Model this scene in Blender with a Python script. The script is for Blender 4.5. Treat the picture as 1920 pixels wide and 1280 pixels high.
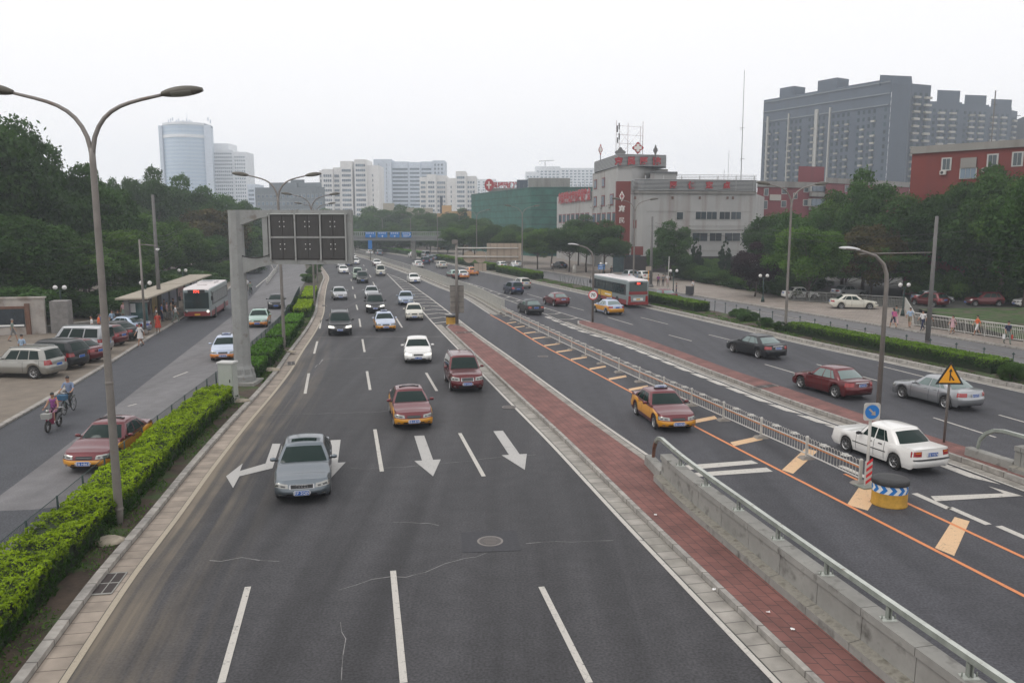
import bpy, bmesh, math, random
from mathutils import Vector, Matrix, noise as mnoise
R = math.radians
SC = bpy.context.scene
for _o in list(bpy.data.objects): bpy.data.objects.remove(_o)
# ---------------------------------------------------------------- camera, sky, light, exposure
CAM_H, FPX = 8.8, 1493.0
PITCH = math.atan(217 / FPX)
cam = bpy.data.cameras.new('camera'); camo = bpy.data.objects.new('camera', cam); SC.collection.objects.link(camo)
camo.location = (0, 0, CAM_H); camo.rotation_euler = (math.pi/2 - PITCH, 0, 0)
cam.sensor_width = 36; cam.lens = 36 * FPX / 1920; cam.clip_start = .1; cam.clip_end = 6000
SC.camera = camo
W = bpy.data.worlds.new('World'); SC.world = W; W.use_nodes = True
nt = W.node_tree; bg = nt.nodes['Background']
sky = nt.nodes.new('ShaderNodeTexSky'); sky.sky_type = 'NISHITA'; sky.sun_disc = False
SUN_EL, SUN_AZ = R(55), R(250)
sky.sun_elevation = SUN_EL; sky.sun_rotation = SUN_AZ; sky.dust_density = 6; sky.air_density = 1.5; sky.ozone_density = 1
# overcast: a high bright cloud sheet over the clear sky
sk = nt.nodes.new('ShaderNodeMixRGB'); sk.inputs[0].default_value = .93
nt.links.new(sky.outputs[0], sk.inputs[1]); sk.inputs[2].default_value = (8.9, 8.75, 8.85, 1)
nt.links.new(sk.outputs[0], bg.inputs[0]); bg.inputs[1].default_value = .115
sun = bpy.data.lights.new('sun', 'SUN'); suno = bpy.data.objects.new('sun', sun); SC.collection.objects.link(suno)
sun.energy = .7; sun.angle = R(25); sun.color = (1, .98, .94)
suno.rotation_euler = Vector((math.sin(SUN_AZ)*math.cos(SUN_EL), math.cos(SUN_AZ)*math.cos(SUN_EL), math.sin(SUN_EL))).to_track_quat('Z', 'Y').to_euler()
SC.view_settings.view_transform = 'Standard'; SC.view_settings.look = 'None'
SC.view_settings.exposure = .2; SC.view_settings.gamma = 1
SC.cycles.max_bounces = 8; SC.cycles.volume_bounces = 3; SC.cycles.use_denoising = True
SC.cycles.transparent_max_bounces = 6; SC.cycles.volume_max_steps = 64

_c, _s = math.cos(PITCH), math.sin(PITCH)
def G(px, py, z=0.0):
    """ground point (at height z) seen at a place in the 1920 x 1280 photograph"""
    a = (px-960)/FPX; b = (640-py)/FPX
    d = (a, _c+b*_s, -_s+b*_c); t = (z-CAM_H)/d[2]
    return Vector((t*d[0], t*d[1], z))
def D(px, py, Y):
    """point at distance Y seen at (px, py)"""
    a = (px-960)/FPX; b = (640-py)/FPX
    d = (a, _c+b*_s, -_s+b*_c); t = Y/d[1]
    return Vector((t*d[0], Y, CAM_H+t*d[2]))

# ---------------------------------------------------------------- helpers
COL = SC.collection
def tag(o, label=None, cat=None, group=None, kind=None):
    if label: o['label'] = label
    if cat: o['category'] = cat
    if group: o['group'] = group
    if kind: o['kind'] = kind
    return o
def empty(name, loc=(0,0,0), rz=0, label=None, cat=None, group=None):
    o = bpy.data.objects.new(name, None); COL.objects.link(o)
    o.location = loc; o.rotation_euler = (0,0,rz); o.empty_display_size = .3
    return tag(o, label, cat, group)
def copy_tree(o, parent=None):
    c = o.copy(); COL.objects.link(c); c.parent = parent
    for ch in o.children: copy_tree(ch, c)
    return c
def put(o, loc, rz=0, label=None, group=None, s=None):
    o.location = loc; o.rotation_euler = (0,0,rz)
    if s is not None: o.scale = (s,s,s) if not hasattr(s,'__len__') else s
    if label: o['label'] = label
    if group: o['group'] = group
    return o

class MB:
    def __init__(s): s.v=[]; s.f=[]; s.m=[]; s.uv=[]; s.sm=[]
    def vert(s, p): s.v.append(tuple(p)); return len(s.v)-1
    def face(s, idx, m=0, uv=None, sm=False): s.f.append(tuple(idx)); s.m.append(m); s.uv.append(uv); s.sm.append(sm)
    def poly(s, pts, m=0, uv=None, sm=False):
        b=len(s.v); s.v += [tuple(p) for p in pts]; s.face(range(b,b+len(pts)), m, uv, sm)
    def box(s, c, d, m=0, rz=0, T=None, taper=1):
        hx,hy,hz = d[0]/2,d[1]/2,d[2]/2; b=len(s.v); cr,sr=math.cos(rz),math.sin(rz)
        for z in (-hz,hz):
            k = taper if z>0 else 1
            for x,y in ((-hx,-hy),(hx,-hy),(hx,hy),(-hx,hy)):
                p=Vector((c[0]+(x*cr-y*sr)*k, c[1]+(x*sr+y*cr)*k, c[2]+z))
                s.v.append(tuple(T@p if T else p))
        for q in ((3,2,1,0),(4,5,6,7),(0,1,5,4),(1,2,6,5),(2,3,7,6),(3,0,4,7)):
            s.face([b+i for i in q], m, [(0,0),(1,0),(1,1),(0,1)])
    def box2(s, a, b, m=0, T=None):
        s.box([(a[i]+b[i])/2 for i in range(3)], [abs(b[i]-a[i]) for i in range(3)], m, 0, T)
    def tube(s, pts, r, n=8, m=0, cap=True, sm=True):
        pts=[Vector(p) for p in pts]; rs = r if hasattr(r,'__len__') else [r]*len(pts)
        rings=[]
        up0 = None
        for i,p in enumerate(pts):
            d = (pts[min(i+1,len(pts)-1)]-pts[max(i-1,0)]).normalized()
            if up0 is None: up0 = Vector((0,0,1)) if abs(d.z)<.9 else Vector((1,0,0))
            a = d.cross(up0)
            if a.length<1e-4: a = d.cross(Vector((0,1,0)))
            a.normalize(); c = d.cross(a); b=len(s.v); up0 = -c if False else up0
            for k in range(n):
                t=2*math.pi*k/n; s.v.append(tuple(p+(a*math.cos(t)+c*math.sin(t))*rs[i]))
            rings.append(b)
        for i in range(len(rings)-1):
            for k in range(n):
                s.face((rings[i]+k, rings[i]+(k+1)%n, rings[i+1]+(k+1)%n, rings[i+1]+k), m, None, sm)
        if cap:
            s.face([rings[0]+k for k in range(n)][::-1], m); s.face([rings[-1]+k for k in range(n)], m)
    def lathe(s, prof, n=20, m=0, c=(0,0,0), axis='z', sm=True, mats=None):
        b=len(s.v)
        for r,z in prof:
            for k in range(n):
                t=2*math.pi*k/n; x,y=r*math.cos(t),r*math.sin(t)
                p=(x,y,z) if axis=='z' else ((x,z,y) if axis=='y' else (z,x,y))
                s.v.append((p[0]+c[0],p[1]+c[1],p[2]+c[2]))
        for i in range(len(prof)-1):
            for k in range(n):
                s.face((b+i*n+k,b+i*n+(k+1)%n,b+(i+1)*n+(k+1)%n,b+(i+1)*n+k), mats[i] if mats else m, None, sm)
    def grid(s, P, m=0, sm=True, closed=False, uv=None):
        nr=len(P); nc=len(P[0]); b=len(s.v)
        for row in P:
            for p in row: s.v.append(tuple(p))
        for i in range(nr-1):
            for j in range(nc if closed else nc-1):
                j2=(j+1)%nc
                mm = m(i,j) if callable(m) else m
                s.face((b+i*nc+j,b+i*nc+j2,b+(i+1)*nc+j2,b+(i+1)*nc+j), mm, None if uv is None else [uv[i][j],uv[i][j2],uv[i+1][j2],uv[i+1][j]], sm)
    def add(s, other, T=None, m=0):
        b=len(s.v)
        for p in other.v: s.v.append(tuple(T@Vector(p)) if T else p)
        for f,mm,uv,sm in zip(other.f,other.m,other.uv,other.sm):
            s.f.append(tuple(i+b for i in f)); s.m.append(mm+m); s.uv.append(uv); s.sm.append(sm)
    def mesh(s, name, mats):
        me=bpy.data.meshes.new(name); me.from_pydata(s.v,[],s.f)
        for mt in (mats if isinstance(mats,(list,tuple)) else [mats]): me.materials.append(mt)
        me.polygons.foreach_set('material_index', s.m); me.polygons.foreach_set('use_smooth', s.sm)
        if any(u is not None for u in s.uv):
            ul=me.uv_layers.new(name='UVMap'); flat=[]
            for f,u in zip(s.f,s.uv):
                for i in range(len(f)):
                    q = u[i] if u is not None and i<len(u) else (0,0); flat += [q[0],q[1]]
            ul.data.foreach_set('uv', flat)
        me.update(); return me
    def build(s, name, mats, parent=None, loc=None, rz=0, fix=False, **kw):
        me=s.mesh(name, mats)
        if fix:
            bm=bmesh.new(); bm.from_mesh(me); bmesh.ops.recalc_face_normals(bm, faces=bm.faces); bm.to_mesh(me); bm.free()
        return link(name, me, parent, loc, rz, **kw)
def link(name, me, parent=None, loc=None, rz=0, label=None, cat=None, group=None, kind=None):
    o=bpy.data.objects.new(name, me); COL.objects.link(o)
    if loc is not None: o.location=loc
    o.rotation_euler=(0,0,rz)
    if parent is not None: o.parent=parent
    return tag(o,label,cat,group,kind)

_tc={}
def text_mb(txt, size=1.0, m=0, depth=0.0, align='CENTER', bold=0.0):
    """letters as flat or solid geometry in the XY plane, centred on the origin"""
    key=(txt,bold,depth)
    if key not in _tc:
        cu=bpy.data.curves.new('lettering','FONT'); cu.body=txt; cu.size=1; cu.align_x='CENTER'; cu.align_y='CENTER'; cu.resolution_u=2
        cu.offset=bold; cu.extrude=depth
        ob=bpy.data.objects.new('lettering',cu); COL.objects.link(ob)
        dg=bpy.context.evaluated_depsgraph_get(); me=ob.evaluated_get(dg).to_mesh()
        V=[tuple(v.co) for v in me.vertices]; Fc=[tuple(p.vertices) for p in me.polygons]
        ob.evaluated_get(dg).to_mesh_clear(); bpy.data.objects.remove(ob); bpy.data.curves.remove(cu)
        if V:
            cx=(min(v[0] for v in V)+max(v[0] for v in V))/2; cy=(min(v[1] for v in V)+max(v[1] for v in V))/2
            V=[(v[0]-cx,v[1]-cy,v[2]) for v in V]
        _tc[key]=(V,Fc)
    V,Fc=_tc[key]; o=MB()
    o.v=[(v[0]*size,v[1]*size,v[2]*size) for v in V]
    for f in Fc: o.face(f,m)
    return o

# ---------------------------------------------------------------- materials
_mats={}
def srgb(r,g,b):
    f=lambda c:(c/255/12.92) if c/255<=.04045 else ((c/255+.055)/1.055)**2.4
    return (f(r),f(g),f(b))
def mat(name, color, rough=.6, metal=0, coat=0, coatior=1.5, var=0, vscale=3, bump=0, bscale=40, emit=None, estr=1, spec=.5, coord='Object', vsc3=None, detail=4, dirt=None, objvar=0):
    if name in _mats: return _mats[name]
    m=bpy.data.materials.new(name); m.use_nodes=True; n=m.node_tree; b=n.nodes['Principled BSDF']; L=n.links.new
    c=(*color,1) if len(color)==3 else color
    b.inputs['Base Color'].default_value=c; b.inputs['Roughness'].default_value=rough; b.inputs['Metallic'].default_value=metal
    b.inputs['Coat Weight'].default_value=coat; b.inputs['Coat IOR'].default_value=coatior; b.inputs['Coat Roughness'].default_value=.08; b.inputs['Specular IOR Level'].default_value=spec
    out=None
    if var or bump or dirt:
        if coord=='Position': g=n.nodes.new('ShaderNodeNewGeometry'); src=g.outputs['Position']
        else: tc=n.nodes.new('ShaderNodeTexCoord'); src=tc.outputs[coord]
        mp=n.nodes.new('ShaderNodeMapping'); L(src,mp.inputs[0])
        if vsc3: mp.inputs['Scale'].default_value=vsc3
    if var:
        t=n.nodes.new('ShaderNodeTexNoise'); t.inputs['Scale'].default_value=vscale; t.inputs['Detail'].default_value=detail; t.inputs['Roughness'].default_value=.65
        L(mp.outputs[0],t.inputs[0])
        r=n.nodes.new('ShaderNodeMapRange'); r.inputs[1].default_value=.3; r.inputs[2].default_value=.7; r.inputs[3].default_value=1-var; r.inputs[4].default_value=1+var; L(t.outputs[0],r.inputs[0])
        mx=n.nodes.new('ShaderNodeVectorMath'); mx.operation='SCALE'; mx.inputs[0].default_value=c[:3]; L(r.outputs[0],mx.inputs['Scale'])
        out=mx.outputs[0]; L(out,b.inputs['Base Color'])
    if objvar:
        oi=n.nodes.new('ShaderNodeObjectInfo'); r2=n.nodes.new('ShaderNodeMapRange'); r2.inputs[3].default_value=1-objvar; r2.inputs[4].default_value=1+objvar; L(oi.outputs['Random'],r2.inputs[0])
        mx2=n.nodes.new('ShaderNodeVectorMath'); mx2.operation='SCALE'
        if out: L(out,mx2.inputs[0])
        else: mx2.inputs[0].default_value=c[:3]
        L(r2.outputs[0],mx2.inputs['Scale']); out=mx2.outputs[0]; L(out,b.inputs['Base Color'])
    if dirt:
        t=n.nodes.new('ShaderNodeTexNoise'); t.inputs['Scale'].default_value=dirt[1]; t.inputs['Detail'].default_value=6; L(mp.outputs[0],t.inputs[0])
        r=n.nodes.new('ShaderNodeMapRange'); r.inputs[1].default_value=dirt[2]; r.inputs[2].default_value=dirt[3]; L(t.outputs[0],r.inputs[0])
        mx=n.nodes.new('ShaderNodeMixRGB'); L(r.outputs[0],mx.inputs[0]); mx.inputs[2].default_value=(*dirt[0],1)
        if out: L(out,mx.inputs[1])
        else: mx.inputs[1].default_value=c
        out=mx.outputs[0]; L(out,b.inputs['Base Color'])
    if bump:
        t=n.nodes.new('ShaderNodeTexNoise'); t.inputs['Scale'].default_value=bscale; t.inputs['Detail'].default_value=3; L(mp.outputs[0],t.inputs[0])
        bp=n.nodes.new('ShaderNodeBump'); bp.inputs['Strength'].default_value=bump; bp.inputs['Distance'].default_value=.02; L(t.outputs[0],bp.inputs['Height']); L(bp.outputs[0],b.inputs['Normal'])
    if emit: b.inputs['Emission Color'].default_value=(*emit,1); b.inputs['Emission Strength'].default_value=estr
    _mats[name]=m; return m
def brick_mat(name, c1, c2, mortar, bw, bh, ms, rough=.8, offset=.5, var=.15, bump=.3, uv=True, squash=1, noise=3):
    m=bpy.data.materials.new(name); m.use_nodes=True; n=m.node_tree; b=n.nodes['Principled BSDF']; L=n.links.new
    tc=n.nodes.new('ShaderNodeTexCoord'); br=n.nodes.new('ShaderNodeTexBrick'); br.offset=offset
    L(tc.outputs['UV' if uv else 'Object'],br.inputs[0])
    br.inputs['Color1'].default_value=(*c1,1); br.inputs['Color2'].default_value=(*c2,1); br.inputs['Mortar'].default_value=(*mortar,1)
    br.inputs['Scale'].default_value=1; br.inputs['Mortar Size'].default_value=ms; br.inputs['Brick Width'].default_value=bw; br.inputs['Row Height'].default_value=bh; br.inputs['Mortar Smooth'].default_value=.3
    t=n.nodes.new('ShaderNodeTexNoise'); t.inputs['Scale'].default_value=noise; t.inputs['Detail'].default_value=6; g=n.nodes.new('ShaderNodeNewGeometry'); L(g.outputs['Position'],t.inputs[0])
    r=n.nodes.new('ShaderNodeMapRange'); r.inputs[1].default_value=.3; r.inputs[2].default_value=.7; r.inputs[3].default_value=1-var; r.inputs[4].default_value=1+var; L(t.outputs[0],r.inputs[0])
    mx=n.nodes.new('ShaderNodeVectorMath'); mx.operation='SCALE'; L(br.outputs[0],mx.inputs[0]); L(r.outputs[0],mx.inputs['Scale']); L(mx.outputs[0],b.inputs['Base Color'])
    b.inputs['Roughness'].default_value=rough
    bp=n.nodes.new('ShaderNodeBump'); bp.inputs['Strength'].default_value=bump; bp.inputs['Distance'].default_value=.01; bp.invert=True; L(br.outputs['Fac'],bp.inputs['Height']); L(bp.outputs[0],b.inputs['Normal'])
    return m
# ---------------------------------------------------------------- the lines of the road, as x(y) curves in metres
class Curve:
    def __init__(s, pts, off=0):
        pts=sorted(pts,key=lambda p:p[1]); s.p=pts; n=len(pts); s.off=off
        d=[(pts[i+1][0]-pts[i][0])/(pts[i+1][1]-pts[i][1]) for i in range(n-1)]
        s.m=[d[0]]+[(d[i-1]*(pts[i+1][1]-pts[i][1])+d[i]*(pts[i][1]-pts[i-1][1]))/(pts[i+1][1]-pts[i-1][1]) for i in range(1,n-1)]+[d[-1]]
    def xs(s,y):
        p=s.p
        if y<=p[0][1]: return p[0][0]+s.m[0]*(y-p[0][1]), s.m[0]
        if y>=p[-1][1]: return p[-1][0]+s.m[-1]*(y-p[-1][1]), s.m[-1]
        lo=0
        while p[lo+1][1]<y: lo+=1
        h=p[lo+1][1]-p[lo][1]; t=(y-p[lo][1])/h
        x=(2*t**3-3*t*t+1)*p[lo][0]+(t**3-2*t*t+t)*h*s.m[lo]+(-2*t**3+3*t*t)*p[lo+1][0]+(t**3-t*t)*h*s.m[lo+1]
        e=(6*t*t-6*t)*p[lo][0]/h+(3*t*t-4*t+1)*s.m[lo]+(-6*t*t+6*t)*p[lo+1][0]/h+(3*t*t-2*t)*s.m[lo+1]
        return x,e
    def at(s,y,o=0,z=0):
        x,e=s.xs(y); k=math.sqrt(1+e*e); return Vector((x+o/k, y-o*e/k, z))
    def x(s,y): return s.xs(y)[0]
    def head(s,y): return math.atan2(1,s.xs(y)[1])   # direction of travel away from the camera
LW=Curve([(-8.74,14.38),(-9.61,19.14),(-10.2,23.25),(-10.95,28.08),(-11.8,34.31),(-12.75,42.14),(-13.55,47.86),(-14.6,54.16),(-16.61,66.82),(-19.38,81.54),(-21.9,92.54),(-27.59,118.51),(-31.5,137.0),(-34.77,149.46),(-38.86,164.35),(-43.85,182.5),(-66,247),(-97,330),(-138,430),(-230,640)])
RW=Curve([(5.15,14.38),(3.45,22.38),(1.39,32.43),(.05,38.53),(-1.43,45.3),(-3.9,56.8),(-6.45,68.6),(-11.85,94.55),(-19.7,131.55),(-23.22,147.79)])
RB=Curve([(9.1,14.4),(5.71,28.01),(3.83,35.72),(1.96,43.89),(.32,51.13),(-2.58,63.53),(-6.2,80.03),(-11.5,103.86),(-19.3,135.62),(-23.22,147.79)])
OL=Curve([(12.3,18.05),(10.6,24.62),(8.98,30.89),(8.05,34.59),(6.36,41.72),(4.65,48.78),(2.35,58.08),(-.48,71.63),(-2.18,79.06)])
FL=Curve([(15.0,14.4),(12.0,26.4),(11.1,30.0),(10.45,32.4),(9.0,37.95),(7.03,45.3),(5.0,53.48),(2.2,65.4),(-1.05,79.3)])
ML=Curve([(-1.22,79.06),(-6.2,102.72),(-9.04,112.42),(-16.02,138.47),(-19.7,151.17),(-29.0,182.5),(-38.73,215.11),(-49.4,247.16),(-80,330),(-120,430),(-212,640)])
W3=Curve([(20.6,14.4),(17.3,25.18),(16.6,28.0),(14.75,34.12),(13.6,37.95),(11.55,46.4),(8.36,59.98),(5.91,67.88),(3.0,81.03),(-1.45,98.47),(-4.9,113.39),(-7.63,125.29)])
U3=Curve([(24,14.4),(16.44,35.48),(14.87,41.86),(13.6,46.64),(11.1,57.67),(7.05,73.67),(3.27,86.69),(1.2,93.87),(-2.77,108.69),(-6.98,124.1),(-7.6,126)])
EL=Curve([(36.5,14.4),(27.3,41.31),(24.95,48.97),(22.2,57.5),(18.97,69.5),(14.5,85.84),(9.8,101.45),(5.62,115.4),(2.0,127.5),(-5.38,151.87),(-13.2,178.8),(-25.5,216.65),(-35.6,244.89),(-46.35,269.75),(-57.5,296.85),(-71,330),(-111,430),(-203,640)])
PK=Curve([(49.0,14.4),(36.48,56.05),(33.3,66.8),(29.9,78.2),(27.2,86.84),(22.23,102.5),(19.0,113.39),(11.1,139.94),(2.9,166.42),(-4,188),(-26,252),(-61,330),(-101,430),(-193,640)])
LD=Curve([(-15.2,14.4),(-16.9,25.29),(-18.37,32.95),(-19.69,39.13),(-22.23,51.54),(-27.85,79.06),(-34.42,106.91),(-50,165),(-72,230),(-105,330)])
LP=Curve([(-19.5,14.4),(-22.5,34.31),(-24.7,45.14),(-26.4,53.0),(-28.5,62.0),(-30.6,71.63),(-36.9,100.7),(-59.0,175),(-82,240),(-113,330),(-154,430)])
def ys(y0,y1):
    out=[y0]; y=y0
    while y<y1-1e-6:
        y=min(y1,y+max(.8,min(5,abs(y)*.03))); out.append(y)
    return out
def sweep(name, C, prof, y0, y1, m, mm=0, parent=None, caps=True, closed=False, fn=None, **kw):
    """extrude a cross profile [(offset, height)...] along a road line"""
    mb=MB(); Y=ys(y0,y1); P=[]; U=[]; s=0; prev=None
    ul=[0]
    for a,b in zip(prof,prof[1:]): ul.append(ul[-1]+math.hypot(b[0]-a[0],b[1]-a[1]))
    for y in Y:
        q=C.at(y); s+= (q-prev).length if prev else 0; prev=q
        pr = fn(y,prof) if fn else prof
        P.append([C.at(y,o,z) for o,z in pr]); U.append([(s,u) for u in ul])
    mb.grid(P, m=(lambda i,j: mm[j]) if isinstance(mm,(list,tuple)) else mm, sm=False, uv=U)
    if caps and len(prof)>2:
        mb.poly(P[0],0); mb.poly(P[-1][::-1],0)
    return mb if name is None else mb.build(name,m,parent,**kw)
def between(name, A, B, y0, y1, z, m, oa=0, ob=0, **kw):
    mb=MB(); P=[];U=[]
    for y in ys(y0,y1):
        a=A.at(y,oa,z); b=B.at(y,ob,z); P.append([a,b]); U.append([(y,a.x),(y,b.x)])
    mb.grid(P,0,sm=False,uv=U)
    return mb.build(name,m,**kw)

def asphalt(name, base, streak=.12, gr=1):
    m=bpy.data.materials.new(name); m.use_nodes=True; n=m.node_tree; b=n.nodes['Principled BSDF']; L=n.links.new
    g=n.nodes.new('ShaderNodeNewGeometry')
    def noi(scale,det,sc3=None,rot=0,dist=0):
        mp=n.nodes.new('ShaderNodeMapping'); L(g.outputs['Position'],mp.inputs[0])
        mp.inputs['Rotation'].default_value=(0,0,rot)
        if sc3: mp.inputs['Scale'].default_value=sc3
        t=n.nodes.new('ShaderNodeTexNoise'); t.inputs['Scale'].default_value=scale; t.inputs['Detail'].default_value=det; t.inputs['Distortion'].default_value=dist; L(mp.outputs[0],t.inputs[0]); return t.outputs[0]
    def rng(src,a,b_,c,d):
        r=n.nodes.new('ShaderNodeMapRange'); r.inputs[1].default_value=a; r.inputs[2].default_value=b_; r.inputs[3].default_value=c; r.inputs[4].default_value=d; L(src,r.inputs[0]); return r.outputs[0]
    def mul(a,b_):
        k=n.nodes.new('ShaderNodeMath'); k.operation='MULTIPLY'; L(a,k.inputs[0]); L(b_,k.inputs[1]); return k.outputs[0]
    grain=rng(noi(17,3),.32,.68,1-.38*gr,1+.42*gr)
    big=rng(noi(.25,4,(1,.35,1)),.3,.7,.9,1.12)
    st=rng(noi(1.0,3,(.9,.03,1),rot=R(-12.5),dist=.3),.3,.7,1-streak,1+streak)
    fine=rng(noi(1.6,6),.3,.7,.88,1.12)
    k=mul(mul(grain,big),mul(st,fine))
    v=n.nodes.new('ShaderNodeVectorMath'); v.operation='SCALE'; v.inputs[0].default_value=base; L(k,v.inputs['Scale'])
    # blown dust along the kerb, where the mesh says so
    at=n.nodes.new('ShaderNodeAttribute'); at.attribute_name='lat'; al=n.nodes.new('ShaderNodeAttribute'); al.attribute_name='lon'
    cx=n.nodes.new('ShaderNodeCombineXYZ'); L(at.outputs['Fac'],cx.inputs[0]); L(al.outputs['Fac'],cx.inputs[1])
    mp=n.nodes.new('ShaderNodeMapping'); mp.inputs['Scale'].default_value=(2.6,.055,1); L(cx.outputs[0],mp.inputs[0])
    tn=n.nodes.new('ShaderNodeTexNoise'); tn.inputs['Scale'].default_value=1; tn.inputs['Detail'].default_value=6; tn.inputs['Distortion'].default_value=.25; L(mp.outputs[0],tn.inputs[0])
    g0=n.nodes.new('ShaderNodeMath'); g0.operation='GREATER_THAN'; L(at.outputs['Fac'],g0.inputs[0]); g0.inputs[1].default_value=.01
    fall=rng(at.outputs['Fac'],.7,3.6,1,0); fall2=rng(at.outputs['Fac'],.9,1.8,.42,0); lf=rng(al.outputs['Fac'],40,75,1,0)
    sm=n.nodes.new('ShaderNodeMath'); sm.operation='ADD'; L(mul(rng(tn.outputs[0],.44,.62,0,.95),fall),sm.inputs[0]); L(fall2,sm.inputs[1])
    dk=mul(mul(sm.outputs[0],rng(noi(.5,4),.35,.6,.55,1)),mul(g0.outputs[0],lf))
    cl_=n.nodes.new('ShaderNodeClamp'); L(dk,cl_.inputs[0]); dk=cl_.outputs[0]
    mx=n.nodes.new('ShaderNodeMixRGB'); L(dk,mx.inputs[0]); L(v.outputs[0],mx.inputs[1]); mx.inputs[2].default_value=(.175,.145,.108,1)
    L(mx.outputs[0],b.inputs['Base Color']); b.inputs['Roughness'].default_value=.72; b.inputs['Specular IOR Level'].default_value=.35
    bp=n.nodes.new('ShaderNodeBump'); bp.inputs['Strength'].default_value=.08; bp.inputs['Distance'].default_value=.004; L(noi(60,2),bp.inputs['Height']); L(bp.outputs[0],b.inputs['Normal'])
    return m
def paint_mat(name, col, crack=.55, under=(.07,.07,.072)):
    m=bpy.data.materials.new(name); m.use_nodes=True; n=m.node_tree; b=n.nodes['Principled BSDF']; L=n.links.new
    g=n.nodes.new('ShaderNodeNewGeometry')
    t=n.nodes.new('ShaderNodeTexNoise'); t.inputs['Scale'].default_value=5; t.inputs['Detail'].default_value=8; t.inputs['Roughness'].default_value=.75; L(g.outputs['Position'],t.inputs[0])
    r=n.nodes.new('ShaderNodeMapRange'); r.inputs[1].default_value=crack; r.inputs[2].default_value=crack+.1; L(t.outputs[0],r.inputs[0])
    v=n.nodes.new('ShaderNodeTexVoronoi'); v.feature='DISTANCE_TO_EDGE'; v.inputs['Scale'].default_value=4.5; L(g.outputs['Position'],v.inputs[0])
    r2=n.nodes.new('ShaderNodeMapRange'); r2.inputs[1].default_value=.0; r2.inputs[2].default_value=.03; r2.inputs[3].default_value=.55; r2.inputs[4].default_value=0; L(v.outputs[0],r2.inputs[0])
    t2=n.nodes.new('ShaderNodeTexNoise'); t2.inputs['Scale'].default_value=.8; L(g.outputs['Position'],t2.inputs[0])
    r3=n.nodes.new('ShaderNodeMapRange'); r3.inputs[1].default_value=.5; r3.inputs[2].default_value=.6; L(t2.outputs[0],r3.inputs[0])
    mm=n.nodes.new('ShaderNodeMath'); mm.operation='MULTIPLY'; L(r2.outputs[0],mm.inputs[0]); L(r3.outputs[0],mm.inputs[1])
    mxx=n.nodes.new('ShaderNodeMath'); mxx.operation='MAXIMUM'; L(mm.outputs[0],mxx.inputs[0]); L(r.outputs[0],mxx.inputs[1])
    t3=n.nodes.new('ShaderNodeTexNoise'); t3.inputs['Scale'].default_value=30; L(g.outputs['Position'],t3.inputs[0])
    r4=n.nodes.new('ShaderNodeMapRange'); r4.inputs[3].default_value=.8; r4.inputs[4].default_value=1.15; L(t3.outputs[0],r4.inputs[0])
    sc=n.nodes.new('ShaderNodeVectorMath'); sc.operation='SCALE'; sc.inputs[0].default_value=col; L(r4.outputs[0],sc.inputs['Scale'])
    mx=n.nodes.new('ShaderNodeMixRGB'); L(mxx.outputs[0],mx.inputs[0]); L(sc.outputs[0],mx.inputs[1]); mx.inputs[2].default_value=(*under,1)
    L(mx.outputs[0],b.inputs['Base Color']); b.inputs['Roughness'].default_value=.6
    return m
M_ASPH=asphalt('asphalt',(.043,.042,.0445),.32)
M_ASPH2=asphalt('asphalt_cool',(.048,.048,.054),.22)
M_ASPHD=asphalt('asphalt_dark',(.053,.055,.062),.08)
M_CONC=asphalt('worn_concrete',(.135,.131,.133),.16,.35)
M_WHITE=paint_mat('road_paint_white',(.48,.455,.41),.575)
M_WHITE2=paint_mat('road_paint_white_worn',(.40,.39,.37),.62)
M_ORANGE=paint_mat('road_paint_orange',(.62,.215,.07),.66)
M_CREAM=paint_mat('road_paint_cream',(.62,.41,.23),.58)
M_GUT=brick_mat('gutter_slabs',(.25,.21,.172),(.285,.24,.195),(.12,.095,.075),.5,.7,.016,var=.3,noise=1.3)
M_GUT2=brick_mat('gutter_slabs_grey',(.25,.235,.205),(.29,.27,.24),(.12,.11,.1),.5,.7,.018,var=.3,noise=1.6)
M_KERB=brick_mat('kerb_stone',(.26,.245,.225),(.31,.29,.26),(.1,.09,.08),.9,3,.02,offset=0,var=.28,noise=4)
M_PAV=brick_mat('red_pavers',(.15,.064,.054),(.19,.079,.066),(.065,.037,.033),.42,.3,.014,var=.25,noise=1.2)
M_SIDEW=brick_mat('pavement_slabs',(.24,.205,.175),(.27,.23,.195),(.15,.13,.115),.5,.25,.02,var=.2,noise=.5)
M_SOIL=mat('soil',(.055,.038,.026),.95,var=.45,vscale=2.5,bump=.6,bscale=14,coord='Position',dirt=((.045,.07,.02),1.1,.5,.62))
M_GROUND=mat('far_ground',(.09,.09,.075),.95,var=.4,vscale=.12,coord='Position')
M_CONCW=mat('concrete_wall',(.25,.245,.225),.85,var=.2,vscale=1.1,bump=.12,bscale=35,coord='Position',dirt=((.10,.095,.085),2.2,.56,.72))
M_CONCROUGH=mat('broken_concrete',(.24,.225,.19),.95,var=.3,vscale=5,bump=.6,bscale=14,coord='Position',dirt=((.12,.11,.085),5,.5,.68))
M_SIDEDIRT=mat('dusty_pavement',(.17,.142,.112),.92,var=.22,vscale=.9,coord='Position',detail=8,bump=.2,bscale=30)

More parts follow.
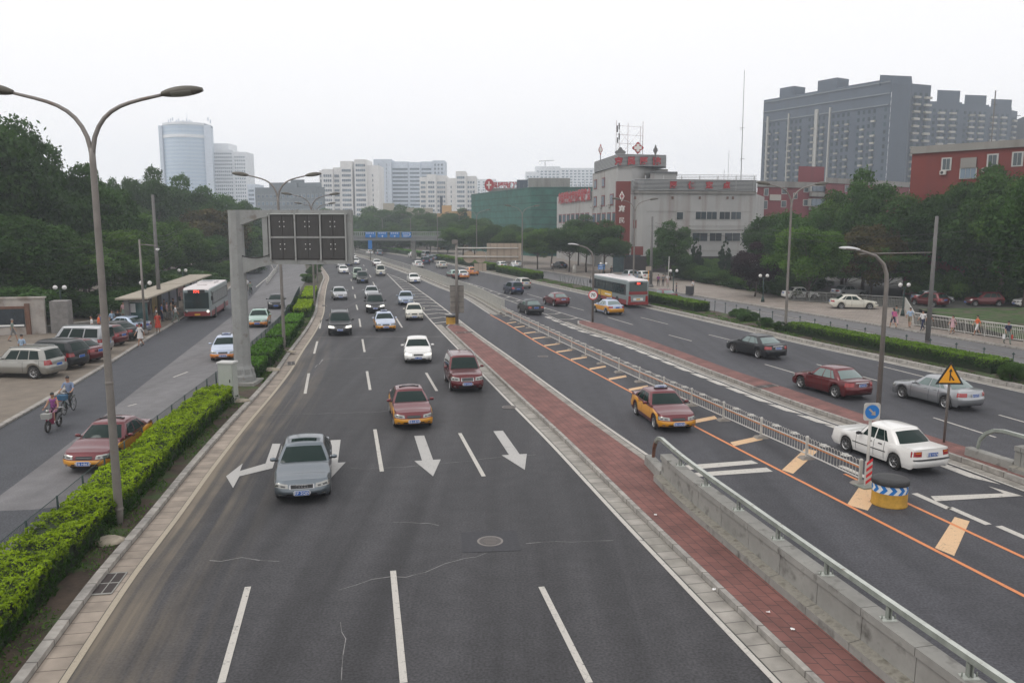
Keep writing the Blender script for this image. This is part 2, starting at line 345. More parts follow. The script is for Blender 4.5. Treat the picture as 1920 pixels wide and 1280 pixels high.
# ---------------------------------------------------------------- ground and carriageways
g=MB(); g.poly([(-520,-40,-.03),(620,-40,-.03),(620,1150,-.03),(-520,1150,-.03)]); g.build('ground',M_GROUND,kind='structure')
Y0=-8.0
def lanes(name, A, B, y0, y1, z, m, oa=0, ob=0, dust=None, n=14):
    mb=MB(); P=[];dv=[];ln=[]
    for y in ys(y0,y1):
        a=A.at(y,oa,z); b=B.at(y,ob,z); row=[]
        for i in range(n+1):
            t=(i/n)**1.6; p=a.lerp(b,t); row.append(p); dv.append(max(.02,(p-a).length) if dust else 0); ln.append(y)
        P.append(row)
    mb.grid(P,0,sm=False); o=mb.build(name,m,kind='structure')
    at=o.data.attributes.new('lat','FLOAT','POINT'); at.data.foreach_set('value',dv); at=o.data.attributes.new('lon','FLOAT','POINT'); at.data.foreach_set('value',ln); return o
lanes('main_road',LW,EL,Y0,640,0.0,M_ASPH,oa=-.7,ob=.72,dust=True)
between('second_road',RB,W3,Y0,127,.004,M_ASPH2,oa=0.1,ob=-.1,kind='structure')
between('fourth_road',U3,EL,Y0,124,.004,M_ASPH2,oa=.1,ob=0,kind='structure')
SRE=Curve([(x-3.45*1.02,y) for x,y in LW.p])
between('service_road',LD,SRE,Y0,330,.0,M_CONC,kind='structure')
between('service_road_asphalt',LP,LD,Y0,330,.0,M_ASPHD,kind='structure')
d=MB(); d.poly([G(-60,965,.004),G(0,957,.004),G(60,955,.004),G(118,948,.004),G(126,951,.004),G(112,967,.004),G(60,990,.004),G(0,1022,.004),G(-60,1060,.004)][::-1]); d.build('asphalt_patch',M_ASPHD,kind='structure')
between('right_service_road',EL,PK,Y0,560,.0,asphalt('service_asphalt',(.13,.128,.13),.1,.4),oa=4.5,ob=0,kind='structure')
# dirt pavement at the left, slab pavement at the right
OUTL=Curve([(-120,-10),(-150,330)]); OUTR=Curve([(160,-10),(150,200),(60,430),(-20,640)])
sweep('left_pavement',LP,[(0,0),(0,.1),(-.25,.105),(-90,.105)],Y0,330,[M_KERB,M_SIDEDIRT],mm=[0,0,1],caps=False,kind='structure')
sweep('right_pavement',PK,[(0,0),(0,.15),(.25,.155),(100,.155)],Y0,560,[M_KERB,M_SIDEW],mm=[0,0,1],caps=False,kind='structure')
# planted strips with their kerbs and gutters
sweep('left_gutter',LW,[(-.68,.008),(-.1,.004)],Y0,640,M_GUT,kind='structure')
sweep('left_planting_strip',LW,[(-.68,0),(-.68,.14),(-.9,.15),(-.92,.11),(-3.4,.12),(-3.42,0)],Y0,640,[M_KERB,M_SOIL],mm=[0,0,0,1,0],kind='structure')
sweep('right_gutter',EL,[(.1,.008),(.68,.01)],Y0,640,M_GUT2,kind='structure')
sweep('right_planting_strip',EL,[(.68,0),(.70,.22),(.95,.24),(1.0,.2),(4.2,.26),(4.3,.2),(4.5,.18),(4.52,0)],Y0,640,[M_KERB,M_SOIL],mm=[0,0,0,1,0,0,0],kind='structure')
# brick paved median with its two gutters
sweep('median_gutter_near',RW,[(.1,.008),(.62,.008)],Y0,71,M_GUT2,kind='structure')
sweep('median_gutter_far',RB,[(-.62,.012),(-.1,.012)],Y0,80,M_GUT2,kind='structure')
mb=MB(); P=[];U=[]
for y in ys(Y0,70):
    a=RW.at(y,.62); b=RB.at(y,-.6); k=min(1,(70.4-y)/1.2)
    mid=(a+b)/2
    if y>60: a=mid.lerp(a,k); b=mid.lerp(b,k)
    n_=(b-a).normalized(); w=(b-a).length
    P.append([(a.x,a.y,0),(a.x,a.y,.16),tuple(a+n_*min(.14,w*.3)+Vector((0,0,.17))),tuple(b+Vector((0,0,.17))),(b.x,b.y,.0)])
    U.append([(y,0),(y,.15),(y,.3),(y,.3+w),(y,.5+w)])
mb.grid(P,m=lambda i,j:[0,0,1,0][j],sm=False,uv=U); mb.poly(P[-1],0); mb.build('brick_median',[M_KERB,M_PAV],kind='structure')
# second brick island, between the third and fourth carriageways
mb=MB(); P=[];U=[]
for y in ys(Y0,72.3):
    b=U3.at(y,-.12); a=W3.at(y,.5); k=min(1,(72.7-y)/1.5); mid=(a+b)/2
    a=mid.lerp(a,k); b=mid.lerp(b,k); n_=(b-a).normalized(); w=(b-a).length
    P.append([(a.x,a.y,0),(a.x,a.y,.2),tuple(a+n_*.14+Vector((0,0,.21))),tuple(b-n_*.06+Vector((0,0,.21))),(b.x,b.y,.0)]); U.append([(y,0),(y,.15),(y,.3),(y,.3+w),(y,.5+w)])
mb.grid(P,m=lambda i,j:[0,0,1,0][j],sm=False,uv=U); mb.poly(P[-1],0); mb.build('brick_island',[M_KERB,M_PAV],kind='structure')
sweep('island_gutter',W3,[(.1,.008),(.5,.008)],Y0,73,M_GUT2,kind='structure')
# rough median under the grey picket fence
sweep('rough_median',ML,[(0,0),(0,.2),(.14,.21),(.18,.17),(1.25,.17),(1.3,.2),(1.42,.2),(1.42,0)],79.2,640,[M_KERB,M_CONCROUGH],mm=[0,0,0,1,0,0,0],kind='structure')
sweep('far_median_gutter',ML,[(-.75,.008),(0,.008)],79.2,640,M_GUT2,kind='structure')

# ---------------------------------------------------------------- painted markings
wm=MB()
def line(C,y0,y1,w=.15,o=0,z=.012,mb=None):
    mb=mb or wm; P=[[C.at(y,o-w/2,z),C.at(y,o+w/2,z)] for y in ys(y0,y1)]; mb.grid(P,0,sm=False)
def seg(p,q,w=.15,z=.012,mb=None):
    mb=mb or wm; p=Vector((p[0],p[1],z)); q=Vector((q[0],q[1],z)); n_=(q-p).normalized(); n_=Vector((n_.y,-n_.x,0))*w/2
    mb.poly([p-n_,p+n_,q+n_,q-n_][::-1])
def pseg(a,b,w=.15,z=.012,mb=None): seg(G(*a),G(*b),w,z,mb)
def ppoly(pts,z=.012,mb=None): (mb or wm).poly([Vector((*G(*p)[:2],z)) for p in pts])
line(RW,Y0,147,.14,z=.013); line(RB,Y0,147,.14,z=.016)
line(W3,Y0,125,.12,z=.016); line(U3,Y0,125,.12,z=.016); line(EL,Y0,400,.12); line(ML,80,400,.13,o=-.85,z=.012)
# main carriageway dashes (6 m painted, 9 m apart in three rows), measured from the photo
for a,b in [((415,1280),(465,1100)),((547,860),(551,818)),((572,738),(579,700)),((589,663),(595,640)),((599.5,616),(602.3,600)),
            ((757,1280),(737,1070)),((716,884),(703,805)),((694,731),(688,696)),((683.6,660),(679.5,636)),((676,613),(673.6,597.6)),((670.5,581),(668,571.5)),((666.5,559),(665,552)),((662,542),(661,537)),((659,527),(658,523)),((656,514),(655.5,511)),
            ((1105,1280),(1015,1100)),((907,893),(862,812)),((819,733),(799,699)),((754,614),(742,595)),((702.5,535),(699,528.5)),((695.5,520),(692.5,515)),((688,507),(686,504)),((683,499),(681,496.5))]:
    pseg(a,b,.15)
# fourth carriageway lane lines
for a,b in [((1140,595),(1187,609)),((1254,628),(1297,639.5)),((1434,683),(1502,703)),((1750,783),(1867,820)),((1065,574),(1095,582)),((988,551),(1016,559)),((1920,838),(1990,861)),
            ((1201,595),(1252.5,608)),((1329,627.5),(1376,639)),((1531,683),(1646,714)),((1873,778),(1990,811)),((1112,570),(1146,580)),((1045,553),(1070,559)),((1646,685),(1734,707)),((950,530),(1000,537))]:
    pseg(a,b,.12,.014)
# gore between the main carriageway and the second one: chevrons
y=72.0
while y<140:
    a=RW.at(y,.05); b=RB.at(y,-.05); w=(b-a).length
    if w>.6:
        m_=a.lerp(b,.45)+Vector((0,min(2.2,w*.5),0))
        seg(a,m_,.28,.015); seg(m_,b+Vector((0,.3,0)),.28,.015)
    y+=3.6+ (y-72)*.02
y=75.
while y<122:
    a=W3.at(y,.05); b=U3.at(y+1.2,-.05)
    if (b-a).length>.5:
        m_=a.lerp(b,.6)+Vector((0,-.7,0)); seg(a,m_,.22,.019); seg(m_,b,.22,.019)
    y+=4.6
# stop bars, bars on the second carriageway
ppoly([(1277,873),(1409,863),(1422,869),(1290,881)]); ppoly([(1297,887),(1437,876.5),(1449,884),(1310,893.5)])
ppoly([(1745,930.5),(1885,925),(1916,930),(1754,940)],.018)
# slow-down wedges along the third carriageway
for k,(x,yy) in enumerate([(1025,596),(1042,602),(1060,609),(1076,615),(1093,622),(1113,630),(1133,638),(1150,645),(1168,653),(1190,661.5),(1214,671),(1239,682),(1266,693),(1296,706),(1330,719),(1365,734),(1405,749),(1447,767),(1498,788),(1548,808),(1611,830),(1697,862),(1805,889)]):
    p=G(x,yy); yv=p.y; c=W3.at(yv,-.22,.014); d_=(W3.at(yv+1,-.22,.014)-c).normalized(); n_=Vector((-d_.y,d_.x,0))
    wm.poly([c+d_*.9,c-d_*1.1,c-d_*1.1+n_*0.02,c-d_*.2+n_*.42,c+d_*1.3+n_*.40][::-1])
ppoly([(1853,912),(1906,927),(1919,931),(1884,926)],.02)
for (x,yy) in [(1600,884),(1746,939),(1816,967),(1913,1004)]:
    p=G(x,yy); c=FL.at(p.y,.42,.013); d_=(FL.at(p.y+1,.42,.013)-c).normalized(); n_=Vector((-d_.y,d_.x,0)); 
    c=Vector((p.x,p.y,.013)); wm.poly([c-d_*.75-n_*.12,c+d_*.75-n_*.12,c+d_*.75+n_*.12,c-d_*.75+n_*.12][::-1])
# left service road faint dashes and side line of the cycle path
pseg((325,707),(352,697),.12,.006); pseg((240,761),(256,757),.12,.006)
pseg((480,538),(505,517),.15,.006); pseg((505,517),(513,505),.15,.006); pseg((513,505),(508,494),.15,.006)
for a,b in [((1380,577),(1533,605)),((1600,618),(1920,690))]: pseg(a,b,.1,.006)
# cross lines of the main carriageway (joints)
for yy,x0,x1,w in [(631,590,835,.10),(523,617,765,.2),(515,617,760,.15)]:
    pass
em=MB(); line(LW,Y0,300,.15,mb=em); em.build('edge_line_marking',paint_mat('road_paint_dusty',(.36,.31,.235),.6,(.16,.135,.1)),kind='structure')
wm.build('white_road_markings',M_WHITE,kind='structure')
# turn and straight arrows
ar=MB()
def arrow(tip,tail,w=.42,hw=1.0,hl=2.0):
    t=G(*tip); q=G(*tail); t.z=q.z=.014; d_=(t-q).normalized(); n_=Vector((-d_.y,d_.x,0)); b=t-d_*hl
    ar.poly([q-n_*w/2,b-n_*w/2,b-n_*hw/2,t,b+n_*hw/2,b+n_*w/2,q+n_*w/2])
ppoly([(511,832),(526,832),(511,878),(449,893),(437,915),(424,893),(455,869),(450,883),(498,869)],.014,ar)
arrow((812,893),(786,817)); arrow((984,881),(934,808)); arrow((618,899),(629,825))
ar.build('arrow_road_markings',M_WHITE2,kind='structure')
om=MB(); line(OL,Y0,79,.13,z=.012,mb=om)
P=[[FL.at(y,.12,.012),FL.at(y,.25,.012)] for y in ys(Y0,27.5)]; om.grid(P,0,sm=False)
om.build('orange_road_markings',M_ORANGE,kind='structure')
cm=MB()
for pl in [[(1588,946),(1627,957),(1660,905),(1623,895)],[(1753,1027),(1789,1042),(1818,977),(1790,969)],[(1466,881),(1487,888),(1533,846),(1510,840)]]: ppoly(pl,.009,cm)
def bar(y):
    a=OL.at(y,.12,.009); b=FL.at(y+1.0,-.02,.009); n_=Vector((0,.28,0)); cm.poly([a-n_,b-n_,b+n_,a+n_])
for x,yy in [(1377,833),(1305,792),(1258,0),(1240,760),(1183,731),(1147,711),(1112,692),(1079,674),(1052,660),(1030,648),(1005,635),(985,625),(968,614),(952,606)]:
    if yy: bar(G(x,yy).y)
bar(16.5)
cm.build('cream_road_bars',M_CREAM,kind='structure')
# cracks sealed and cut joints across the lanes
ck=MB()
def crack(pts,w=.05,z=.006,seed=1,mb=None):
    rn=random.Random(seed); q=[G(*p) for p in pts]; out=[]
    for a,b in zip(q,q[1:]):
        n=max(2,int((b-a).length/.5))
        for i in range(n): out.append(a.lerp(b,i/n)+Vector((rn.uniform(-.04,.04),rn.uniform(-.1,.1),0)))
    out.append(q[-1])
    for a,b in zip(out,out[1:]): seg(a,b,w*rn.uniform(.3,.95),z,mb or ck)
crack([(388,1053),(450,1046),(524,1052)],.05,seed=2); crack([(737,979),(790,979),(823,985)],.04,seed=3)
crack([(638,1103),(700,1085),(760,1080),(800,1070),(870,1048),(912,1036)],.035,seed=4); crack([(985,1020),(1040,1017),(1150,1013)],.03,seed=5)
crack([(655,878),(710,878),(760,876),(860,866),(930,857),(1005,852)],.03,seed=6); crack([(490,777),(600,775),(690,773),(733,769)],.04,seed=7)
crack([(590,690),(603,677),(606,673)],.12,seed=8); crack([(606,673),(690,671),(750,668)],.05,seed=9)
crack([(638,1165),(645,1200),(640,1275)],.02,seed=10)
crack([(592,632),(700,631),(835,631)],.16,z=.007,seed=12); crack([(617,523),(765,524)],.35,z=.007,seed=13); crack([(617,515),(760,517)],.25,z=.007,seed=14)
ck.build('road_cracks',mat('crack_filler',(.2,.195,.19),.8,var=.5,vscale=3,coord='Position'),kind='structure')
# ---------------------------------------------------------------- vehicles
def paint(name,c,metal=.25,rough=.38): return mat('paint_'+name,c,rough,metal,coat=.35 if max(c)<.06 else .9,coatior=1.45 if max(c)<.06 else 1.48,dirt=((.12,.11,.1),3,.75,1.0))
PW=paint('white',(.74,.73,.70),0); PCREAM=paint('cream',(.58,.56,.48),0); PSIL=paint('silver',(.36,.37,.38),.8); PSLATE=paint('slate',(.14,.165,.185),.8)
PBLUES=paint('pale_blue',(.29,.35,.44),.7); PBLK=paint('black',(.012,.013,.015),.2); PNAVY=paint('navy',(.018,.026,.055),.3); PRED=paint('dark_red',(.105,.003,.006),.5)
PBURG=paint('burgundy',(.11,.006,.011),.45); PBURL=paint('dusty_burgundy',(.12,.008,.013),.45); PYEL=paint('taxi_yellow',(.60,.26,.010),0); PORG=paint('taxi_orange',(.62,.21,.025),0)
PTBLUE=paint('taxi_pale_blue',(.42,.48,.6),.2); PTGRN=paint('taxi_green',(.25,.38,.32),.1); PCHAMP=paint('champagne',(.40,.38,.33),.5); PGREEN=paint('pale_green',(.34,.42,.34),.1); PGOLD=paint('dull_silver',(.32,.315,.29),.75)
M_GLASS=mat('car_glass',(.007,.020,.017),.06,spec=.22); M_GLASSL=mat('car_glass_lit',(.10,.15,.14),.06,spec=.8,coat=.6)  # paler car glass: light seen through it is put into its colour
M_TRIM=mat('black_trim',(.012,.012,.013),.5); M_CHROME=mat('chrome',(.42,.42,.42),.15,1); M_TYRE=mat('tyre',(.022,.021,.02),.85)
M_RIM=mat('wheel_rim',(.34,.34,.34),.35,.7); M_LAMP=mat('headlamp_glass',(.30,.30,.28),.25,.8,coat=.8); M_LAMPI=mat('headlamp_inner',(.07,.07,.07),.3,.6,coat=.6); M_LAMPON=mat('headlamp_lit',(.9,.9,.85),.2,emit=(1,.95,.85),estr=.7)
M_TAIL=mat('tail_lamp',(.30,.008,.01),.15,coat=1); M_AMBER=mat('amber_lamp',(.5,.14,.02),.2,coat=1); M_PLATE=mat('plate_blue',(.02,.10,.38),.4); M_PLATEY=mat('plate_yellow',(.62,.35,.03),.4); M_PLWHITE=mat('plate_white',(.7,.7,.7),.4)
M_SEATS=mat('seat_cloth',(.22,.19,.13),.8)
def lerp(a,b,t): return a+(b-a)*t
def tab(T,x):
    for (a,u),(b,v) in zip(T,T[1:]):
        if x<=b:
            if x<=a: return u
            k=(x-a)/(b-a); k=k*k*(3-2*k); return u+(v-u)*k
    return T[-1][1]
class Shell:
    """closed band c in [0,4): front, left side, rear, right side; t from sill to top"""
    def col(s,c):
        c%=4
        if c<1: return 0,c*2-1
        if c<2: return 1,c-1
        if c<3: return 2,1-(c-2)*2
        return 3,c-3
    def N(s,c,t):
        e=.004; a=s.P(c+e,t)-s.P(c-e,t); b=s.P(c,min(1,t+e))-s.P(c,max(0,t-e)); n=a.cross(b)
        return n.normalized() if n.length>1e-9 else Vector((0,0,1))
    def patch(s,mb,c0,c1,t0,t1,nc=6,nt=4,off=.006,m=0,ct=None,rt=None):
        a0,a1 = (c0,c1); b0,b1 = ct if ct else (c0,c1); P=[]
        for j in range(nt+1):
            v=j/nt; row=[]
            for i in range(nc+1):
                u=i/nc; c=lerp(lerp(a0,a1,u),lerp(b0,b1,u),v); tt=lerp(t0,t1,v)
                if rt: tt=lerp(lerp(t0,rt[0],u),lerp(t1,rt[1],u),v)
                n=s.N(c,tt); p=s.P(c,tt)
                if n.dot(Vector((p.x-s.cx,p.y,0)))<0: n=-n
                row.append(p+n*off)
            P.append(row)
        mb.grid(P,m,sm=True)
class Body(Shell):
    def __init__(s,k): s.k=k; s.cx=0; s.W=k['W']/2; s.L=k['L']/2
    def base(s,x):
        return tab(s.k['top'],-x)      # table runs front (-x small) to rear
    def topz(s,x,y): return s.base(x)+s.k.get('crown',.05)*(1-(y/s.W)**2)
    def low(s,x):
        k=s.k; z=tab([(-s.L,.26),(-s.L+.25,k['sill']),(s.L-.3,k['sill']),(s.L,.30)],-x); r=k['r']+.055
        for wx in (k['wb']/2+k['wo'],-k['wb']/2+k['wo']):
            d=abs(x-wx)
            if d<r: z=max(z,k['r']+math.sqrt(r*r-d*d))
        return z
    def P(s,c,t):
        k=s.k; q,u=s.col(c); bow,cr=k['bow'],k['cr']; xe=s.L-bow-cr
        def wy(x): e=max(0,(abs(x)-s.L*.5)/(s.L*.5)); return s.W*(1-k['tap']*e*e)
        if q in(0,2):
            x=s.L-bow*u*u-cr*abs(u)**7; y=wy(xe)*u
            if q==2: x=-x
        else:
            x=lerp(xe,-xe,u) if q==1 else lerp(-xe,xe,u); y=wy(x)*(1 if q==1 else -1)
        f=tab(k['fi'] if x>0 else k['ri'],t); si=tab(k['si'],t)
        lo=s.low(x) if q in(1,3) else (.26 if q==0 else .30)
        z0=lo; z=lerp(z0,s.topz(x,y),t)
        e=(abs(x)/s.L)**8; x-=math.copysign(f*e,x); y-=si*(y/s.W)
        if t>.9: z=lerp(lo,s.topz(x,y),t)
        return Vector((x,y,z))
class Cabin(Shell):
    def __init__(s,k,b):
        s.k=k; s.b=b; s.cx=(k['xc']+k['xb'])/2; s.W0=k['W']/2-.05; s.W1=k['W']/2-k.get('tumble',.25)
    def P(s,c,t):
        k=s.k; q,u=s.col(c); B=.16; 
        tt=t
        def corner(q,u,W,xf,xr,bw):
            r=.05
            if q==0: return xf-bw*abs(u)**2-r*abs(u)**7, W*u
            if q==2: return xr+bw*.7*abs(u)**2+r*abs(u)**7, W*u
            x0=xf-bw-r; x1=xr+bw*.7+r
            return (lerp(x0,x1,u),W) if q==1 else (lerp(x1,x0,u),-W)
        x0,y0=corner(q,u,s.W0,k['xc'],k['xb'],.14); x1,y1=corner(q,u,s.W1,k['xf'],k['xr'],.07)
        x=lerp(x0,x1,tt); y=lerp(y0,y1,tt**1.25)
        zt=s.roofz(x1,y1); zb=s.b.topz(x0,y0)-.04
        bulge=math.sin(math.pi*min(1,t))*.035
        if q==0: x+=bulge
        if q==2: x-=bulge
        return Vector((x,y,lerp(zb,zt,tt)))
    def roofz(s,x,y):
        k=s.k; m=(k['xf']+k['xr'])/2; h=(k['xf']-k['xr'])/2
        return k['H']-.05-k.get('rdrop',.05)*((x-m)/h)**2+.05*(1-(y/s.W1)**2)
def wheel_mesh(r,w,spokes,cache={}):
    key=(round(r,3),w,spokes)
    if key in cache: return cache[key]
    t=MB(); pr=[(r*.62,-w/2),(r*.9,-w/2),(r*.97,-w/2+.02),(r,-w/4),(r,w/4),(r*.97,w/2-.02),(r*.9,w/2),(r*.66,w/2+.005),(r*.62,w/2-.02)]
    t.lathe(pr,28,0,axis='y'); t.lathe([(0.001,-w/2+.01),(r*.62,-w/2+.01)],28,0,axis='y')
    m=MB(); m.lathe([(0.001,w/2-.04),(r*.2,w/2-.045),(r*.55,w/2-.07)],28,1,axis='y'); m.lathe([(r*.55,w/2-.03),(r*.6,w/2),(r*.66,w/2+.008)],28,0,axis='y')
    m.lathe([(.001,w/2+.0),(r*.16,w/2-.005),(r*.18,w/2-.04)],16,0,axis='y')
    for i in range(spokes):
        a=2*math.pi*i/spokes; T=Matrix.Rotation(a,4,'Y'); m.box((r*.36,w/2-.028,0),(r*.5,.03,r*(.2 if spokes<7 else .11)),0,0,T)
    cache[key]=(t.mesh('tyre',M_TYRE),m.mesh('rim',[M_RIM,M_TRIM])); return cache[key]
SED=dict(L=4.52,W=1.74,H=1.43,wb=2.62,wo=.06,r=.305,sill=.2,bow=.13,cr=.12,tap=.07,xc=.92,xf=.28,xr=-1.02,xb=-1.62,
    top=[(-2.26,.66),(-2.1,.73),(-1.7,.80),(-.95,.93),(0,.93),(1.55,.97),(1.9,.98),(2.26,.94)],
    fi=[(0,.12),(.12,.03),(.35,0),(.52,.03),(.8,.07),(1,.2)],ri=[(0,.12),(.15,.02),(.45,0),(.55,.05),(.8,.07),(1,.14)],si=[(0,.06),(.12,.02),(.45,0),(.7,.02),(.9,.05),(1,.085)],
    win=[(.115,.43),(.46,.745),(.775,.885)],spokes=7,wt=.07)
def spec(**kw): d=dict(SED); d.update(kw); return d
BIGSED=spec(L=4.85,W=1.81,H=1.45,wb=2.78,r=.32,xc=.98,xf=.3,xr=-1.1,xb=-1.8,top=[(-2.42,.66),(-2.25,.74),(-1.8,.81),(-1.0,.94),(0,.94),(1.7,.98),(2.1,.98),(2.42,.93)])
BOXSED=spec(L=4.42,W=1.67,H=1.41,wb=2.48,r=.29,bow=.05,cr=.05,tap=.04,xc=.85,xf=.35,xr=-.88,xb=-1.42,crown=.02,tumble=.2,rdrop=.02,
    top=[(-2.21,.76),(-2.15,.80),(-1.4,.85),(-.9,.9),(0,.9),(1.4,.94),(2.1,.95),(2.21,.93)],
    fi=[(0,.08),(.2,0),(.4,0),(.46,.07),(1,.12)],ri=[(0,.08),(.2,0),(.42,0),(.47,.07),(1,.1)],si=[(0,.05),(.2,.01),(.5,0),(.8,.02),(1,.05)],win=[(.09,.42),(.455,.70),(.71,.80)],box=1)
SUVS=spec(L=4.62,W=1.80,H=1.74,wb=2.64,r=.36,sill=.3,bow=.08,cr=.1,tap=.05,xc=1.05,xf=.45,xr=-1.82,xb=-2.12,tumble=.2,
    top=[(-2.31,.86),(-2.2,.93),(-1.7,1.0),(-1.05,1.07),(0,1.06),(2.31,1.1)],win=[(.11,.37),(.395,.64),(.665,.90)],rails=1)
CROSS=spec(L=4.95,W=1.92,H=1.75,wb=2.95,r=.37,sill=.28,bow=.12,cr=.14,tap=.07,xc=1.25,xf=.5,xr=-1.9,xb=-2.3,tumble=.24,
    top=[(-2.47,.82),(-2.3,.9),(-1.8,.98),(-1.15,1.06),(0,1.05),(2.47,1.12)],win=[(.12,.38),(.40,.65),(.675,.90)],rails=1)
MPV=spec(L=4.3,W=1.72,H=1.62,wb=2.55,r=.31,xc=1.35,xf=.55,xr=-1.65,xb=-2.0,tumble=.2,
    top=[(-2.15,.74),(-2.0,.82),(-1.6,.92),(-1.2,.98),(0,.95),(2.15,1.0)],win=[(.14,.40),(.425,.67),(.70,.90)])
HATCH=spec(L=3.95,W=1.68,H=1.5,wb=2.45,r=.3,xc=1.15,xf=.4,xr=-1.4,xb=-1.82,
    top=[(-1.97,.68),(-1.8,.77),(-1.4,.88),(-1.0,.94),(0,.92),(1.97,.98)],win=[(.13,.43),(.455,.72),(.75,.90)])
VAN=spec(L=4.3,W=1.62,H=1.88,wb=2.7,wo=-.05,r=.3,sill=.28,bow=.08,cr=.08,tap=.04,xc=1.7,xf=1.08,xr=-1.98,xb=-2.08,tumble=.16,rdrop=.03,
    top=[(-2.15,.85),(-2.05,.95),(-1.75,1.05),(-1.3,1.08),(2.15,1.08)],win=[(.07,.27),(.30,.60),(.63,.93)])
def plate(mb_txt,w=.44,h=.14,txt='',mp=None,face=1,back=None):
    """front plate facing +X (face=1) or rear plate facing -X, centred on the origin"""
    m=MB(); m.box((0,0,0),(.012,w,h),0); m.box((-.004*face,0,0),(.01,w+.02,h+.02),1)
    if txt:
        T=Matrix(((0,0,face,.0075*face),(face,0,0,0),(0,1,0,0),(0,0,0,1))); m.add(text_mb(txt,h*.92,0,bold=.01),T,1)
    return m
def build_car(name,k,col,label,loc,rz,cat='car',low=None,split=.55,glass=None,rear=False,txt='',group=None,lamps=False,taxi=False,grille='bar',detail=2,rings=False,handles=True,driver=True,plates=True,wells=True,kidney=False,moulding=False,chromestrip=False,sunroof=False,grille_w=.17):
    glass=glass or M_GLASS
    root=empty(name,loc,rz,label,cat,group)
    b=Body(k); nS=[14,26,46][detail]; nF=[6,10,14][detail]; L=k['L']/2
    cs=[i/nF for i in range(nF)]+[1+i/nS for i in range(nS)]+[2+i/nF for i in range(nF)]+[3+i/nS for i in range(nS)]
    # put columns exactly on the wheel-arch ends
    ts=[0,.06,.14,.25,.36,.46,.55,.66,.78,.88,.95,1] if detail else [0,.12,.3,.46,.55,.75,.9,1]
    mb=MB(); P=[[b.P(c,t) for c in cs] for t in ts]
    n=len(cs); mats=[col,low or col,M_TRIM]
    def two(i,j):
        if not low: return 0
        c=cs[j]; t=ts[i+1]; side=(1.03<c<1.99) or (3.01<c<3.97)
        if side: return 1 if .26<t<=.89 else 0
        return 1 if t<=split+1e-6 else 0
    mb.grid(P,m=two,closed=True)
    top=P[-1]; Q=[top]
    for sc in (.93,.75,.5,.25,.001):
        row=[]
        for p in top:
            y=p.y*sc; x=p.x; row.append(Vector((x,y,b.topz(x,y))))
        Q.append(row)
    mb.grid(Q,0,closed=True)
    # dark floor and wheel wells
    mb.box((0,0,k['sill']+.16),(k['L']-.5,k['W']-.46,.26),2)
    for sx in (1,-1): mb.box((sx*k['wb']/2+k['wo'],0,k['r']+.1),(k['r']*2.2,k['W']-.16,k['r']*1.2),2)
    if detail:
        for c in ([1.5-.0,] if 0 else []): pass
        S0=(L-k['bow']-k['cr'])
        for xd in (k['xc']-.12,(k['xf']+k['xr'])/2+.08,k['xr']+.18):
            u=(S0-xd)/(2*S0)
            for sgn in (0,1):
                c=1+u if sgn==0 else 4-u
                b.patch(mb,c-.0022,c+.0022,.1,.97,1,8,.003,2)
    mb.build('body',mats,root)
    cb=Cabin(k,b); nS2=[10,18,26][detail]; nF2=[6,8,12][detail]
    cs2=[i/nF2 for i in range(nF2)]+[1+i/nS2 for i in range(nS2)]+[2+i/nF2 for i in range(nF2)]+[3+i/nS2 for i in range(nS2)]
    tt=[0,.2,.4,.6,.8,.94,1]
    mb=MB(); P=[[cb.P(c,t) for c in cs2] for t in tt]
    mb.grid(P,0,closed=True); top=P[-1]; Q=[top]
    m_=(k['xf']+k['xr'])/2
    for sc,dz in ((.975,.022),(.93,.038),(.8,.045),(.5,.05),(.2,.05),(.001,.05)):
        row=[]
        for p in top:
            x=m_+(p.x-m_)*(.55+.45*sc) ; y=p.y*sc; row.append(Vector((x,y,cb.roofz(x,y)+dz)))
        Q.append(row)
    mb.grid(Q,0,closed=True); mb.build('roof',col,root)
    g=MB(); cb.patch(g,.05,.95,.05,.93,10,5,.006,0,ct=(.07,.93)); g.build('windscreen',M_GLASS,root)
    g=MB(); cb.patch(g,2.07,2.93,.12 if k['xr']-k['xb']>.35 else .05,.9,10,5,.006,0,ct=(2.09,2.91)); g.build('rear_window',glass,root)
    for a,c in k['win']:
        for sd in (0,1):
            g=MB(); c0,c1=(1+a,1+c) if sd==0 else (4-c,4-a)
            sl=.012
            cb.patch(g,c0,c1,.12,.88,6,4,.006,0); g.build('side_window',glass,root)
    # wheels
    ty,rm=wheel_mesh(k['r'],.2,k['spokes'])
    for sx in (1,-1):
        for sy in (1,-1):
            w=link('wheel',ty,root,(sx*k['wb']/2+k['wo'],sy*(k['W']/2-.125),k['r']),0 if sy>0 else math.pi)
            link('rim',rm,w)
    # lamps, grille, plates
    fr=MB(); bx=k.get('box')
    for sd in (0,1):
        h=MB(); c0,c1=(.735,1.035) if sd==0 else (-.035,.265)
        if bx: c0,c1=(.70,.98) if sd==0 else (.02,.30)
        b.patch(h,c0,c1,.62,.90,8,3,.008,0,ct=(c0+.03,c1+.01) if sd==0 else (c0-.01,c1-.03)); 
        if not lamps and detail: b.patch(h,c0+.06,c1-.07,.68,.80,6,2,.013,1); b.patch(h,c0+.11,c0+.15,.69,.79,2,2,.017,0)
        h.build('headlight',[M_LAMPON if lamps else M_LAMP,M_LAMPI],root)
        h=MB(); c0,c1=(2.0-.03,2.2) if sd==0 else (2.8,3.03)
        if k['H']>1.55:
            b.patch(h,c0,c1,.62,.95,6,4,.01,0,ct=(c0-.01,c1-.06) if sd==0 else (c0+.06,c1+.01))
        else: b.patch(h,c0,c1,.62,.9,6,3,.01,0); 
